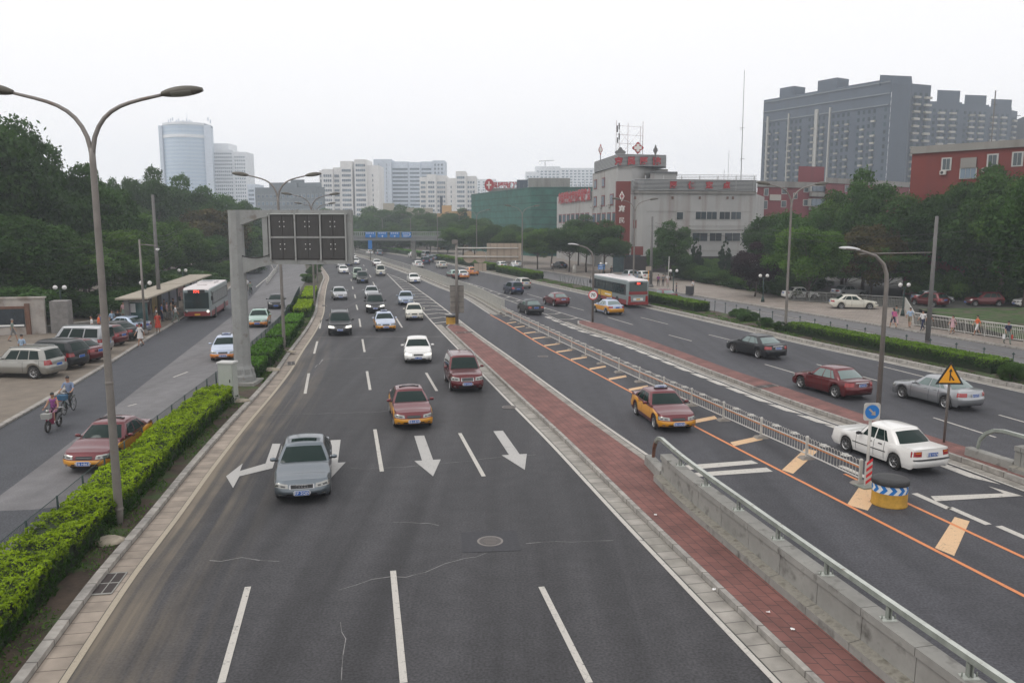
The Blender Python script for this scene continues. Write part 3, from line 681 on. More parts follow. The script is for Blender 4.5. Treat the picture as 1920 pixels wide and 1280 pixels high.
        if bx: b.patch(h,c0+.08 if sd==0 else c0+.02,c1-.02 if sd==0 else c1-.08,.78,.86,4,2,.016,1)
        h.build('tail_light',[M_TAIL,M_AMBER],root)
    gr=MB(); gw=grille_w
    if grille in('chrome','frame'): b.patch(gr,.5-gw-.03,.5+gw+.03,.575,.865,8,3,.004,1)
    b.patch(gr,.5-gw,.5+gw,.60,.845,8,3,.01,0,ct=(.5-gw-.01,.5+gw+.01)); 
    if grille=='chrome':
        for q in range(2): b.patch(gr,.5-gw,.5+gw,.675+q*.085,.683+q*.085,8,1,.014,1)
    elif grille=='bar': b.patch(gr,.5-gw,.5+gw,.735,.75,8,1,.014,1)
    if rings:
        for q in range(4):
            p=b.P(.5,.73); T=Matrix.Translation((p.x+.02,(q-1.5)*.085,p.z))
            t=MB(); pts=[(0,.055*math.cos(a*math.pi/8),.055*math.sin(a*math.pi/8)) for a in range(17)]; t.tube(pts,.008,5,1); gr.add(t,T)
    gr.build('grille',[M_TRIM,M_CHROME],root)
    if detail:
        lo_=MB(); b.patch(lo_,.2,.8,.10,.24,8,2,.006,0,ct=(.24,.76)); 
        for c in (.1,.9): b.patch(lo_,c-.035,c+.035,.13,.22,2,2,.007,1)
        lo_.build('air_intake',[M_TRIM,M_LAMP],root)
        if moulding:
            mo=MB()
            S1=L-k['bow']-k['cr']; ua=(S1-(k['wb']/2+k['wo']-k['r']-.1))/(2*S1); ub=(S1+(k['wb']/2-k['wo']-k['r']-.1))/(2*S1)
            for a,c in ((1+ua,1+ub),(4-ub,4-ua)): b.patch(mo,a,c,.47,.52,30,1,.01,0)
            b.patch(mo,2.0,3.0,.40,.46,10,1,.012,0); b.patch(mo,0,1,.40,.46,10,1,.012,0); mo.build('side_moulding',M_TRIM,root)
        if handles:
            S0=(L-k['bow']-k['cr'])
            for xd in ((k['xf']+k['xr'])/2+.28,k['xr']+.38):
                for sd in (0,1):
                    u=(S0-xd)/(2*S0); p=b.P(1+u if sd==0 else 4-u,.84); h=MB(); h.box((p.x,p.y,p.z),(.17,.05,.035),0); h.build('door_handle',M_TRIM if bx else col,root)
    for sd in (1,-1):
        m_=MB(); p=cb.P(1.07 if sd>0 else 3.93,.1); m_.lathe([(0.001,-.1),(.06,-.09),(.085,0),(.06,.09),(.001,.1)],10,0,axis='y'); 
        q=MB(); q.add(m_,Matrix.Translation((p.x+.0,p.y+sd*.16,p.z+.06))@Matrix.Diagonal((.8,1,.85,1))); q.box((p.x,p.y+sd*.05,p.z+.02),(.06,.14,.04),1); q.build('wing_mirror',[col if not bx else M_TRIM,M_TRIM],root)
    if plates:
        p=b.P(.5,.42); pm=plate(None,txt=txt if not rear else '',face=1); o=pm.build('licence_plate',[M_PLATE,M_PLWHITE],root,(p.x+.03,0,.40 if k['H']<1.6 else .50))
        p=b.P(2.5,.7 if k['H']<1.6 else .6); pm=plate(None,txt=txt if rear else '',face=-1); pm.build('licence_plate',[M_PLATE,M_PLWHITE],root,(p.x-.025,0,p.z if k['H']<1.6 else p.z-.02))
    if chromestrip:
        ch=MB(); b.patch(ch,2.25,2.75,.86,.91,8,1,.02,0); ch.build('chrome_strip',M_CHROME,root)
    if k.get('rails'):
        for sy in (1,-1):
            rl=MB(); y=sy*(cb.W1-.07); pts=[(k['xf']-.1,y,cb.roofz(k['xf'],y)-.01),(k['xf']-.2,y,cb.roofz(k['xf']-.2,y)+.1),(k['xr']+.3,y,cb.roofz(k['xr']+.2,y)+.1),(k['xr']+.15,y,cb.roofz(k['xr'],y))]; rl.tube(pts,.022,6); rl.build('roof_rail',M_RIM,root)
    if sunroof:
        sr=MB(); z=k['H']+.012; sr.grid([[Vector((x,y,cb.roofz(x,y)+.058)) for y in (-.42,-.2,0,.2,.42)] for x in (k['xf']-.2,k['xf']-.35,k['xf']-.5)],0); sr.build('sunroof',M_GLASS,root)
    if taxi:
        zt=k['H']+.01; xx=(k['xf']+k['xr'])/2+.15; t=MB(); t.box((xx,0,zt+.05),(.14,.62,.05),1); t.box((xx,0,zt+.11),(.13,.56,.11),0,0,None,.9)
        if taxi=='sign':
            for fc in (1,-1):
                T=Matrix(((0,0,fc,xx+.0665*fc),(fc,0,0,0),(0,1,0,zt+.11),(0,0,0,1))); t.add(text_mb('出租车',.1,0,bold=.01),T,2)
            t.build('taxi_sign',[mat('taxi_sign_box',(.45,.5,.6),.3,coat=.5),M_TRIM,mat('taxi_sign_blue',(.02,.04,.22),.4)],root)
        else: 
            t=MB(); t.box((xx,0,zt+.03),(.12,.9,.04),0); t.box((xx-.1,0,zt+.045),(.05,.62,.03),0); t.build('roof_rack',M_TRIM,root)
    return root
# ---------------------------------------------------------------- the traffic
def drive(px,py,C,front,k,yaw=0,back=.75,z=.004):
    """centre and heading of a car whose visible end meets the road at a point of the picture"""
    p=G(px,py); e=C.xs(p.y)[1]; t=Vector((e,1,0)).normalized(); f=-t if front else t
    f=Matrix.Rotation(R(yaw),3,'Z')@f
    c=p-f*(k['L']/2-back) if front else p+f*(k['L']/2-back)
    return Vector((c.x,c.y,z)), math.atan2(f.y,f.x)
GM='cars coming towards the camera on the main carriageway'; GR='cars driving away on the right hand carriageway'
def C(name,k,col,label,px,py,curve,front,group,yaw=0,**kw):
    loc,rz=drive(px,py,curve,front,k,yaw); return build_car(name,k,col,label,loc,rz,group=group,rear=not front,**kw)
C('sedan',BIGSED,PSLATE,'slate grey sedan with ring emblem and sunroof, nearest car on the main carriageway',569,932,LW,1,GM,3,txt='京P 2QJ53',rings=True,sunroof=True,grille='frame',grille_w=.2)
C('taxi',spec(spokes=6),PBURL,'burgundy and yellow taxi following the slate grey sedan',774,799,RW,1,GM,txt='京B L8758',low=PYEL,taxi='rack')
C('suv',SUVS,PRED,'dark red off roader with silver roof rails beside the brick median',874,732,RW,1,GM,-2,txt='京N 22R16',grille='chrome')
C('sedan',spec(L=4.55,W=1.8),PW,'white sedan with one headlamp lit in the middle lane',784,679,RW,1,GM,-4,txt='京L J3871',lamps=True)
C('minivan',CROSS,PBLK,'glossy black people carrier with silver grille in the far left lane',638,628,LW,1,GM,3,txt='京J 70682',grille='chrome',lamps=True,low=None)
C('taxi',spec(),PTBLUE,'pale blue and yellow taxi with a roof sign behind the white sedan',723,620,RW,1,GM,1,txt='京B P1736',low=PYEL,taxi='sign')
C('sedan',spec(L=4.2,W=1.68),PCREAM,'small cream white sedan driving along the painted gore',777,600,RW,1,GM,-3,txt='京F 81A36',detail=1)
C('sedan',spec(),PBLUES,'pale blue silver sedan behind the small cream one',761,572,RW,1,GM,-4,txt='京K 0921',detail=1)
C('suv',CROSS,PBLK,'black and silver crossover with oval grille and bright lamps',704,586,RW,1,GM,-1,txt='京Q 1882',grille='chrome',lamps=True,detail=1)
C('sedan',spec(),PSIL,'silver sedan half hidden behind the black crossover',697,560,RW,1,GM,-2,detail=1)
C('sedan',spec(),PSIL,'silver sedan alone in the left lane with blue plate',638,562,LW,1,GM,4,detail=1,txt='京H 8867')
C('suv',SUVS,PBLK,'dark compact off roader close in front of the green van',680,531,RW,1,GM,0,detail=1,grille='chrome')
C('van',VAN,PGREEN,'pale green van behind the dark compact off roader',671,524,RW,1,GM,0,detail=1,plates=False)
C('minibus',VAN,PCREAM,'cream minibus at the tip of the painted gore',714,517,RW,1,GM,0,detail=1)
C('sedan',spec(),PW,'white sedan right of the gore by the picket fence',778,531,ML,1,GM,0,detail=1)
C('sedan',spec(),PW,'white sedan low beneath the display gantry',645,513,LW,1,GM,2,detail=1)
C('sedan',spec(),PSIL,'silver sedan just under the bottom edge of the gantry',640,502,LW,1,GM,2,detail=0)
C('sedan',spec(),PNAVY,'dark blue sedan under the gantry between two pale cars',654,499,RW,1,GM,1,detail=0)
C('sedan',spec(),PW,'white sedan under the right foot of the gantry panel',667,496,RW,1,GM,0,detail=0)
C('taxi',spec(),PW,'white and red taxi behind the cream minibus',708,499,ML,1,GM,0,low=PRED,detail=0)
C('sedan',spec(),PW,'white sedan peeping past the right gantry upright',662,486,ML,1,GM,0,detail=0)
# second carriageway
C('taxi',spec(spokes=6),PBURL,'burgundy and yellow taxi with roof sign beside the low white railing',1262,804,OL,1,None,-5,txt='京B N9253',low=PYEL,taxi='sign')
# right hand carriageways, seen from behind
C('sedan',BOXSED,PW,'boxy white sedan with black bumper strip passing the yellow drum',1718,880,W3,0,GR,3,txt='京E Y3744',moulding=True)
C('sedan',spec(L=4.6,W=1.79,H=1.47,spokes=5,r=.33),PRED,'dark red sedan with chrome boot strip and five spoke wheels',1597,746,EL,0,GR,2,txt='京P 63C11',glass=M_GLASSL,chromestrip=True)
C('sedan',spec(spokes=6),PSIL,'silver sedan behind the merge warning sign',1803,766,EL,0,GR,2,txt='京P D7191',glass=M_GLASSL)
C('sedan',BIGSED,PBLK,'long black sedan with chrome trim near the clipped hedge',1446,672,EL,0,GR,2,txt='京K D1061',glass=M_GLASSL,chromestrip=True)
C('sedan',spec(L=4.3),PRED,'small dark red sedan left of the speed limit sign',1052,574,EL,0,GR,4,txt='京G F2011',glass=M_GLASSL,detail=1)
C('taxi',spec(),PTBLUE,'pale blue and yellow taxi behind the red and white bus',1152,590,EL,0,GR,3,low=PYEL,glass=M_GLASSL,taxi='sign',detail=1)
C('sedan',BOXSED,PBLK,'boxy black sedan beside the start of the low railing',1002,590,W3,0,GR,3,glass=M_GLASSL,detail=1)
C('minivan',MPV,PNAVY,'navy people carrier behind the boxy black sedan',969,552,EL,0,GR,2,detail=1)
C('hatchback',HATCH,PCHAMP,'champagne hatchback overtaking the navy people carrier',984,541,EL,0,GR,4,detail=1)
C('taxi',spec(),PW,'white and orange taxi nearest the picket fence',870,523,EL,0,GR,2,low=PORG,detail=0,taxi='rack')
C('taxi',spec(),PORG,'orange taxi ahead of the white and orange one',888,516.5,EL,0,GR,2,low=PORG,detail=0,taxi='sign')
C('taxi',spec(),PTGRN,'green white and red taxi seen over the picket fence',856,523,ML,0,GR,6,low=PRED,detail=0)
C('sedan',spec(),PCREAM,'cream sedan with round rear lamps in the outer lane',831,503,EL,0,GR,2,detail=0)
C('sedan',spec(),PW,'white sedan in front of the dark pickup',786,502,EL,0,GR,4,detail=0)
C('suv',SUVS,PNAVY,'dark high backed off roader past the footbridge pillar',799,496,EL,0,GR,0,detail=0)
C('suv',SUVS,PSLATE,'grey off roader tucked behind the dark high backed one',806,492.5,EL,0,GR,0,detail=0)
C('suv',SUVS,PSLATE,'dark off roader under the footbridge',712,479.5,EL,0,GR,0,detail=0)
C('sedan',spec(),PW,'white sedan under the footbridge beside the dark off roader',695,477.5,EL,0,GR,0,detail=0)
# service roads
C('taxi',spec(spokes=6),PBURG,'burgundy and yellow taxi on the service road beside the hedge',176,878,LD,1,None,-8,txt='京B H8637',low=PYEL,taxi='rack')
C('taxi',spec(),PTBLUE,'pale blue and yellow taxi behind the gantry upright',421,675,LD,1,None,2,txt='京B K2275',low=PORG,taxi='sign')
C('taxi',spec(),PTGRN,'green white and orange taxi on the pale service road',484,613,SRE,1,None,2,low=PORG,taxi='rack',detail=1)
C('sedan',spec(),PBLK,'black sedan behind the second lamp post on the service road',518,579,SRE,1,None,2,detail=1)
C('taxi',spec(),PBURG,'burgundy and yellow taxi half hidden by the clipped hedge',1255,566,PK,0,None,2,low=PYEL,detail=1,glass=M_GLASSL)
# parked cars
def parked(name,k,col,label,x,y,deg,group,**kw): return build_car(name,k,col,label,Vector((x,y,kw.pop('z',.11))),R(deg),group=group,**kw)
GP='cars parked at an angle on the left pavement'
def at_wheel(px,py,k,deg,rear=True,z=.11):
    """car centre when its near rear (or front) wheel touches the ground at a point of the picture"""
    p=G(px,py,z); f=Vector((math.cos(R(deg)),math.sin(R(deg)),0)); s_=Vector((f.y,-f.x,0))
    if s_.dot(Vector((-p.x,-p.y,0)))<0: s_=-s_
    return p - s_*(k['W']/2-.1) + f*(k['wb']/2)*(1 if rear else -1)
def PKD(name,k,col,label,px,py,deg,group,rear=True,z=.11,**kw):
    c=at_wheel(px,py,k,deg,rear,z); return build_car(name,k,col,label,c,R(deg),group=group,**kw)
PKD('suv',SUVS,PGOLD,'dull silver estate with roof rails, nearest of the row',67,710,172,GP,txt='京C Y0301',rear=False if 0 else True)
PKD('suv',spec(**{**CROSS,'rails':0,'L':4.5,'W':1.8}),PBLK,'black off roader with tall tail lamps parked next to the dull silver estate',118,694,168,GP)
PKD('sedan',spec(),PRED,'dark red sedan parked between the black off roader and the silver van',152,681,166,GP)
PKD('van',spec(**{**VAN,'L':4.0}),PSIL,'silver white van with dark windows in the row of parked cars',177,664,172,GP)
PKD('hatchback',HATCH,PRED,'dark red hatchback hidden behind the silver white van',205,650,170,GP)
PKD('sedan',spec(),PBLK,'black sedan parked beyond the silver white van',227,640,166,GP)
PKD('sedan',spec(),PBLUES,'pale blue sedan, last of the row before the bus stop',246,628,166,GP)
PKD('sedan',BIGSED,PCREAM,'white sedan parked on the slab pavement by the railing',1629,580,-12,None,rear=False,z=.155,txt='京A 10877')
GQ='cars parked in the yard behind the railings'
PKD('hatchback',HATCH,PRED,'dark red hatchback seen from behind beside the tall pole',1752,576,112,GQ,z=.155,detail=1,rear=True)
PKD('sedan',spec(),PSIL,'silver white sedan parked beyond the tall pole',1776,570,-6,GQ,rear=False,z=.155,detail=1)
PKD('hatchback',HATCH,PRED,'dark red hatchback parked sideways near the grass bank',1829,574,176,GQ,rear=False,z=.155,detail=1)
PKD('sedan',spec(),PW,'white sedan cut off by the right edge behind the grass bank',1925,577,176,GQ,rear=False,z=.155,detail=1)
for k,col,lab,px,py,dg in [(spec(),PW,'white sedan under the trees behind the dark railing',1500,560,10),(spec(),PSIL,'silver sedan deep in shade behind the white parked sedan',1590,556,14),
    (MPV,PSIL,'silver people carrier parked by the hospital entrance',1180,524,100),(spec(),PW,'white sedan parked in front of the hospital entrance',1203,524,112),
    (VAN,PW,'white van in the hospital yard over the bushes',1367,520,-80),(spec(),PSIL,'silver car behind the bushes left of the white van',1334,512,-80),
    (spec(),PW,'white sedan waiting in the side street behind the grid sign',939,503,115),(spec(),PW,'white sedan with red lamp lit in the side street',969,500,108),
    (spec(),PSIL,'silver sedan nearest the lamp post in the side street',965,511,110),(spec(),PBLUES,'pale blue car behind the round sign backs',886,497,112),
    (spec(),PW,'white car by the footbridge pillar in the side street',773,482,110),(VAN,PSIL,'silver van in the side street near the footbridge',798,483,112),(spec(),PSLATE,'grey car in the side street behind the hedge',813,488,112),
    (spec(),PBLK,'black car parked under the trees before the hospital',1048,503,120)]:
    p=G(px,py,.1); build_car('van' if k is VAN else 'sedan',k,col,lab,p,R(dg),detail=0,group='cars standing in side streets and yards',rear=dg>0)
# ---------------------------------------------------------------- street furniture
M_POLE=mat('grey_pole',(.20,.182,.165),.5,.3,var=.15,vscale=2,dirt=((.16,.10,.07),1.5,.6,.72))
M_POLED=mat('dark_pole',(.13,.125,.12),.7,var=.15,vscale=2); M_HEAD=mat('lamp_head',(.09,.082,.065),.5,.2); M_LENS=mat('lamp_lens',(.16,.155,.13),.3)
M_HEADW=mat('lamp_head_pale',(.5,.5,.5),.4); M_STEELG=mat('gantry_steel',(.28,.285,.275),.55,.3,var=.14,vscale=1.2,dirt=((.15,.12,.1),2,.6,.8))
M_DOORP=mat('display_door',(.055,.053,.051),.6,.2,var=.08,vscale=3); M_PALE=mat('pale_strip',(.42,.44,.42),.5)
M_GRNRAIL=mat('rail_pale_green',(.44,.46,.42),.5,.2,var=.2,vscale=3,coord='Position',dirt=((.2,.17,.12),4,.62,.75)); M_RUST=mat('rust',(.12,.055,.035),.85,var=.3,vscale=6)
M_GRNSUP=mat('rail_green_side',(.23,.25,.22),.6,.2,var=.25,vscale=3,coord='Position')
M_WHITEP=mat('white_painted_metal',(.47,.455,.42),.5,var=.12,vscale=3,coord='Position'); M_FENCEG=mat('fence_green',(.03,.055,.05),.6,.2); M_WHITEB=mat('board_white',(.75,.75,.73),.5)
M_BLUE=mat('sign_blue',(.015,.17,.50),.4); M_RED=mat('sign_red',(.55,.02,.03),.4); M_BLACK=mat('sign_black',(.012,.012,.012),.5); M_YELS=mat('sign_yellow',(.75,.33,.01),.45)
M_YELD=mat('drum_yellow',(.45,.25,.03),.6,var=.2,vscale=6,dirt=((.1,.07,.04),3,.6,.8)); M_BACK=mat('sign_back_beige',(.36,.30,.24),.6,var=.1,vscale=2); M_BACKG=mat('sign_back_grey',(.22,.20,.175),.7,var=.15,vscale=2)
M_ORB=mat('orange_band',(.65,.22,.06),.5); M_LED=mat('led_letters',(1,.1,.05),.5,emit=(1,.07,.04),estr=1.5); M_GLOBE=mat('lamp_globe',(.7,.68,.66),.3); M_ROCK=mat('rock',(.3,.26,.2),.9,var=.3,vscale=5,bump=.8,bscale=8)
def head_mb(L=1.1,w=.46,h=.34):
    m=MB(); P=[];n=12
    for i in range(9):
        t=i/8; r=(math.sin(math.pi*min(1,t*.86+.08))**.6); x=t*L
        P.append([Vector((x,math.cos(a)*w/2*r,math.sin(a)*h/2*r*(1 if math.sin(a)>0 else .7)+t*.02)) for a in [2*math.pi*k/n for k in range(n)]])
    m.grid(P,m=lambda i,j:1 if j>=n//2 and 2<=i<=5 else 0,closed=True); m.poly(P[0],0); m.poly(P[-1],0); return m
HEADM=head_mb().mesh('lamp_head',[M_HEAD,M_LENS])
def double_lamp(x,y,rz,zf,label,group):
    r=empty('street_lamp',(x,y,0),rz,label,'street lamp',group)
    m=MB(); m.tube([(0,0,0),(0,0,.5),(0,0,4.2),(0,0,zf-.5),(0,0,zf-.1)],[.085,.122,.105,.085,.08],12); 
    for z in (.55,4.3,7.3): m.lathe([(.13-.006*z,z),(.14-.006*z,z+.02),(.14-.006*z,z+.08),(.13-.006*z,z+.1)],12)
    m.lathe([(.001,-.05),(.22,-.02),(.22,.03),(.12,.06)],12); m.build('pole',M_POLE,r)
    for sg in (1,-1):
        a=MB(); a.tube([(0,0,zf-.35),(sg*.035,0,zf-.1),(sg*.10,0,zf+.2),(sg*.22,0,zf+.47),(sg*.38,0,zf+.70),(sg*.58,0,zf+.88),(sg*.82,0,zf+1.02),(sg*1.08,0,zf+1.12),(sg*1.4,0,zf+1.21),(sg*1.7,0,zf+1.28),(sg*2.0,0,zf+1.35)],[.07,.066,.062,.058,.056,.054,.052,.05,.048,.045,.042],10); a.build('arm',M_POLE,r)
        h=link('lamp_head',HEADM,r,(sg*1.95,0,zf+1.35)); h.rotation_euler=(0,R(-6) if sg>0 else R(-6),0 if sg>0 else math.pi)
    return r
GLn='twin headed lamps along the left planted strip'; GRn='twin headed lamps along the right planted strip'
for i,(bx,by,zf,lab) in enumerate([(225,990,11.0,'tall twin headed street lamp rising from the nearest hedge'),(533,655,10.9,'twin headed street lamp just beyond the display gantry'),
        (590,577,10.7,'twin headed street lamp standing behind the right half of the gantry panel'),(596,532,10.7,'farthest twin headed street lamp of the left planted strip')]):
    p=G(bx,by); e=LW.xs(p.y)[1]; double_lamp(p.x,p.y,-math.atan(e)*.6,zf,lab,GLn)
for i,(bx,by,lab) in enumerate([(1472,626,'twin headed street lamp between the low bushes and the long hedge'),(1187,553,'twin headed street lamp behind the white and red bus'),
        (979,520,'twin headed street lamp right of the big blank sign back'),(894,500,'twin headed street lamp before the green netted building'),(821,487.5,'twin headed street lamp in front of the yellow building'),
        (771,478,'twin headed street lamp over the rightmost blue board'),(718,471,'twin headed street lamp over the second blue board from the left'),(671,465,'twin headed street lamp just right of the gantry, farthest of the row')]):
    p=G(bx,by); e=EL.xs(p.y)[1]; double_lamp(p.x,p.y,-math.atan(e)*.6,10.7,lab,GRn)
def single_lamp(x,y,z,zt,label):
    r=empty('street_lamp',(x,y,z),R(8),label,'street lamp','single headed lamps on the brick island')
    m=MB(); m.tube([(0,0,0),(0,0,zt-1.6),(-.03,0,zt-1.1),(-.2,0,zt-.65),(-.6,0,zt-.28),(-1.15,0,zt-.1),(-1.5,0,zt)],[.11,.095,.09,.08,.065,.055,.05],12); m.lathe([(.001,-.02),(.2,0),(.2,.04),(.11,.07)],12); m.build('pole',M_POLE,r)
    h=link('lamp_head',head_mb(.95,.36,.2).mesh('lamp_head_pale',[M_HEADW,M_LENS]),r,(-1.4,0,zt)); h.rotation_euler=(0,R(-4),math.pi)
p=G(1645,788); single_lamp(p.x,p.y,0,7.75,'single headed street lamp behind the boxy white sedan')
p=G(1111,607); single_lamp(p.x,p.y,0,7.1,'single headed street lamp carrying the round speed limit sign')
# ---- display gantry
p=G(457,722); r=empty('display_gantry',(p.x,p.y,0),R(-1.5),'grey steel cantilever gantry with six closed cabinet doors over the left lane','gantry')
m=MB(); P=[]
for z,w in ((.25,.62),(.55,.62),(1.15,.44),(1.3,.42),(5,.40),(8.9,.36),(9.62,.36)):
    P.append([Vector((math.cos(a)*w*1.08,math.sin(a)*w*1.08,z)) for a in [math.pi/8+k*math.pi/4 for k in range(8)]])
m.grid(P,0,sm=False,closed=True); m.poly(P[-1],0)
for k in range(8):
    a=math.pi/4*k; m.box((math.cos(a)*.56,math.sin(a)*.56,.62),(.05,.3,.7),0,a)
m.build('column',M_STEELG,r)
m=MB(); m.box((0,0,.14),(1.7,1.7,.26)); m.build('plinth',M_CONCW,r)
def beam(zc,h,hh,name):
    m=MB(); X=[.0,.5,1.3,1.9,6.35]; lo=[zc-hh,zc-hh*.8,zc-h,zc-h/1.6,zc-h/2] ; P=[]
    for x,l in zip(X,lo): P.append([Vector((x,-.2,l)),Vector((x,.2,l)),Vector((x,.2,zc+h/2)),Vector((x,-.2,zc+h/2))])
    m.grid(P,0,sm=False,closed=True); m.poly(P[-1],0)
    for x in (2.0,3.4,4.8,6.2): m.box((x,0,zc),(.04,.46,h+.06))
    m.build(name,M_STEELG,r)
beam(9.48,.3,.75,'upper_beam'); beam(6.92,.34,.8,'lower_beam')
m=MB(); m.box((1.62,0,8.15),(.28,.3,2.4)); m.build('hanger',M_STEELG,r); m=MB(); m.box((6.2,0,8.2),(.3,.36,2.5)); m.build('hanger',M_STEELG,r)
m=MB(); m.box((3.98,-.05,8.18),(4.16,.4,2.42),0); 
for i in range(4): m.box((1.93+i*1.37,-.29,8.18),(.09,.08,2.56),1)
m.box((3.98,-.29,8.18),(4.16,.06,.10),1); m.box((3.98,-.28,9.42),(4.3,.1,.06),2); m.build('display_case',[M_DOORP,M_STEELG,M_PALE],r)
for j in range(2):
    for i in range(3):
        x=2.62+i*1.37; z=8.78-j*1.2; d_=MB(); 
        for s_ in (-1,1): d_.box((x+s_*.3,-.27,z),(.585,.05,1.08),0)
        for dx in (-.12,.12):
            for dz in (-.13,.13): d_.box((x+dx-.02,-.30,z+dz+.1),(.045,.03,.045),1)
        d_.build('cabinet_door',[M_DOORP,M_WHITEB],r)
m=MB(); pts=[(.35+i*.18,-.24,7.18-.16*math.sin(math.pi*i/9)+i*.012) for i in range(10)]; m.tube(pts,.03,6); m.build('cable',M_BLACK,r)
# ---- roadside cabinet
p=G(430,757); r=empty('control_cabinet',(p.x,p.y,.12),R(-6),'pale grey metal control cabinet between the hedge and the gantry foot','cabinet')
m=MB(); m.box((0,0,.12),(.82,.6,.3)); m.build('footing',M_CONCW,r); m=MB(); m.box((0,0,1.12),(.76,.52,1.7)); m.build('case',mat('cabinet_paint',(.34,.36,.33),.5,var=.06),r)
m=MB(); m.box((0,0,2.0),(.86,.62,.07),0,0,None,.96); m.build('lid',mat('cabinet_lid',(.5,.5,.48),.5),r); m=MB(); m.box((-.0,-.27,1.12),(.68,.02,1.55),0); m.box((.22,-.29,1.1),(.04,.03,.16),1); m.build('door',[mat('cabinet_paint',(.3,.3,.3)),M_BLACK],r)
# ---- concrete parapets with a pipe rail
def parapet(C,offx,y0,y1,label,group,mirror=1,end=1.9):
    r=empty('concrete_parapet',(0,0,0),0,label,'barrier',group); o=offx
    prof=[(0,.16),(0,.36),(.26,.40),(.27,.92),(.22,.93),(.22,1.10),(.62,1.10),(.62,.93),(.58,.92),(.60,.0)]
    prof=[(o+a*mirror,b) for a,b in prof]
    m=MB(); y=y0; rn=random.Random(5)
    while y<y1-end-.05:
        ye=min(y+1.55,y1-end); s_=sweep(None,C,prof,y,ye-.018,None,mm=[0,1,0,0,0,0,0,0,0]); m.add(s_); y=ye
    m.build('wall_blocks',[M_CONCW,M_CONCROUGH],r)
    low=[(o+a*mirror,b) for a,b in [(.2,.0),(.22,.48),(.26,.52),(.5,.52),(.56,.48),(.58,0)]]
    m=sweep(None,C,low,y1-end,y1,None); m.build('low_end_block',[M_CONCW],r)
    # rail
    m=MB(); oc=o+.44*mirror; Y=ys(y0,y1-1.3)
    P=[]
    for y in Y:
        P.append([C.at(y,oc-.07,1.40),C.at(y,oc-.06,1.51),C.at(y,oc+.06,1.51),C.at(y,oc+.07,1.40),C.at(y,oc,1.36)])
    for t in (.25,.5,.75,1):
        y=y1-1.3+.95*math.sin(t*math.pi/2); dz=-.88*(1-math.cos(t*math.pi/2)); P.append([C.at(y,oc-.06,1.40+dz),C.at(y+.05,oc-.05,1.5+dz),C.at(y+.05,oc+.05,1.5+dz),C.at(y,oc+.06,1.40+dz),C.at(y-.03,oc,1.36+dz)])
    nn=len(P); m.grid(P,m=lambda i,j: 2 if (i>=nn-3 and y1<29) else (0 if j in(1,2) else 1),sm=False,closed=True); m.build('rail',[M_GRNRAIL,M_GRNSUP,M_RUST],r)
    y=y1-3.3
    while y>y0:
        q=C.at(y,oc,0); s_=MB(); s_.box((q.x-.035,q.y,1.24),(.02,.10,.26),0); s_.box((q.x+.035,q.y,1.24),(.02,.10,.26),0); s_.box((q.x,q.y,1.11),(.28,.2,.02),1)
        for dx in (-.13,.13): s_.tube([(q.x+dx,q.y,1.1),(q.x+dx,q.y,1.2)],.015,6,0)
        s_.build('rail_post',[M_GRNSUP,M_GRNRAIL],r); y-=2.04
WC=Curve([(9.2,5),(7.08,14.38),(5.95,19.9),(4.94,25.45),(4.63,28.3)])
parapet(WC,0,Y0,28.2,'weathered concrete parapet with pale green pipe rail along the brick median',None)
WC2=Curve([(22.7,12),(18.85,23.3),(17.05,28.9)])
parapet(WC2,0,10,29.2,'grey concrete parapet with pipe rail at the far edge of the third carriageway',None)
# ---- low white hooped railing with its orange band
r=empty('hooped_railing',(0,0,0),0,'low white hooped railing with an orange band down the middle of the road','railing')
step=3.05; y=26.45; posts=[]
while y<79.2: posts.append(y); y+=step*.985
posts.append(79.3)
for y in posts:
    q=FL.at(y); m=MB(); m.box((q.x,q.y,.42),(.09,.09,.84)); m.box((q.x,q.y,.87),(.11,.11,.05),0,0,None,.6); m.build('post',M_WHITEP,r); f=MB(); f.box((q.x,q.y,.05),(.55,.42,.09),0,.2,None,.7); f.build('foot',M_BACKG,r)
for ya,yb in zip(posts,posts[1:]):
    a=FL.at(ya); b=FL.at(yb); d_=(b-a); n=18 if ya<50 else 14; m=MB()
    for z,w in ((.2,.05),(.62,.045)): m.tube([a+Vector((0,0,z)),b+Vector((0,0,z))],w/1.6,4,0,sm=False)
    for i in range(n):
        t=(i+.5)/n; q=a+d_*t; h=.72+(0.06 if i%2 else 0)
        m.tube([q+Vector((0,0,.2)),q+Vector((0,0,h))],.010,4,0,cap=False)
    for i in range(0,n-1,1):
        q=a+d_*((i+.5)/n); q2=a+d_*((i+1.5)/n); c=(q+q2)/2; rr=(q2-q)/2
        m.tube([q+Vector((0,0,.74))]+[c-rr*math.cos(u)+Vector((0,0,.74+.11*math.sin(u))) for u in (math.pi*.25,math.pi*.5,math.pi*.75)]+[q2+Vector((0,0,.74))],.010,4,0,cap=False)
    m.build('panel',M_WHITEP,r)
    o=MB(); o.tube([a+Vector((.02,0,.56)),b+Vector((.02,0,.56))],.03,4,0,sm=False); o.build('orange_band',M_ORB,r)
    w=MB()
    for t in (.32,.72):
        q=a+d_*t+Vector((.12,0,.74)); w.box(q,(.26,.30,.02),0,.4); w.box(q+Vector((0,.1,.02)),(.16,.2,.02),0,.9)
    w.build('reflector',M_WHITEP,r)
q=FL.at(26.15); r=empty('marker_post',(q.x+.05,q.y,0),0,'red and white striped marker post at the near end of the hooped railing','marker post')
m=MB(); P=[]
m.box((0,0,.45),(.2,.12,.86),1)
for i in range(4):
    z=.1+i*.22; m.poly([(-.1,-.062,z),(.1,-.062,z+.16),(.1,-.062,z+.27),(-.1,-.062,z+.11)],0)
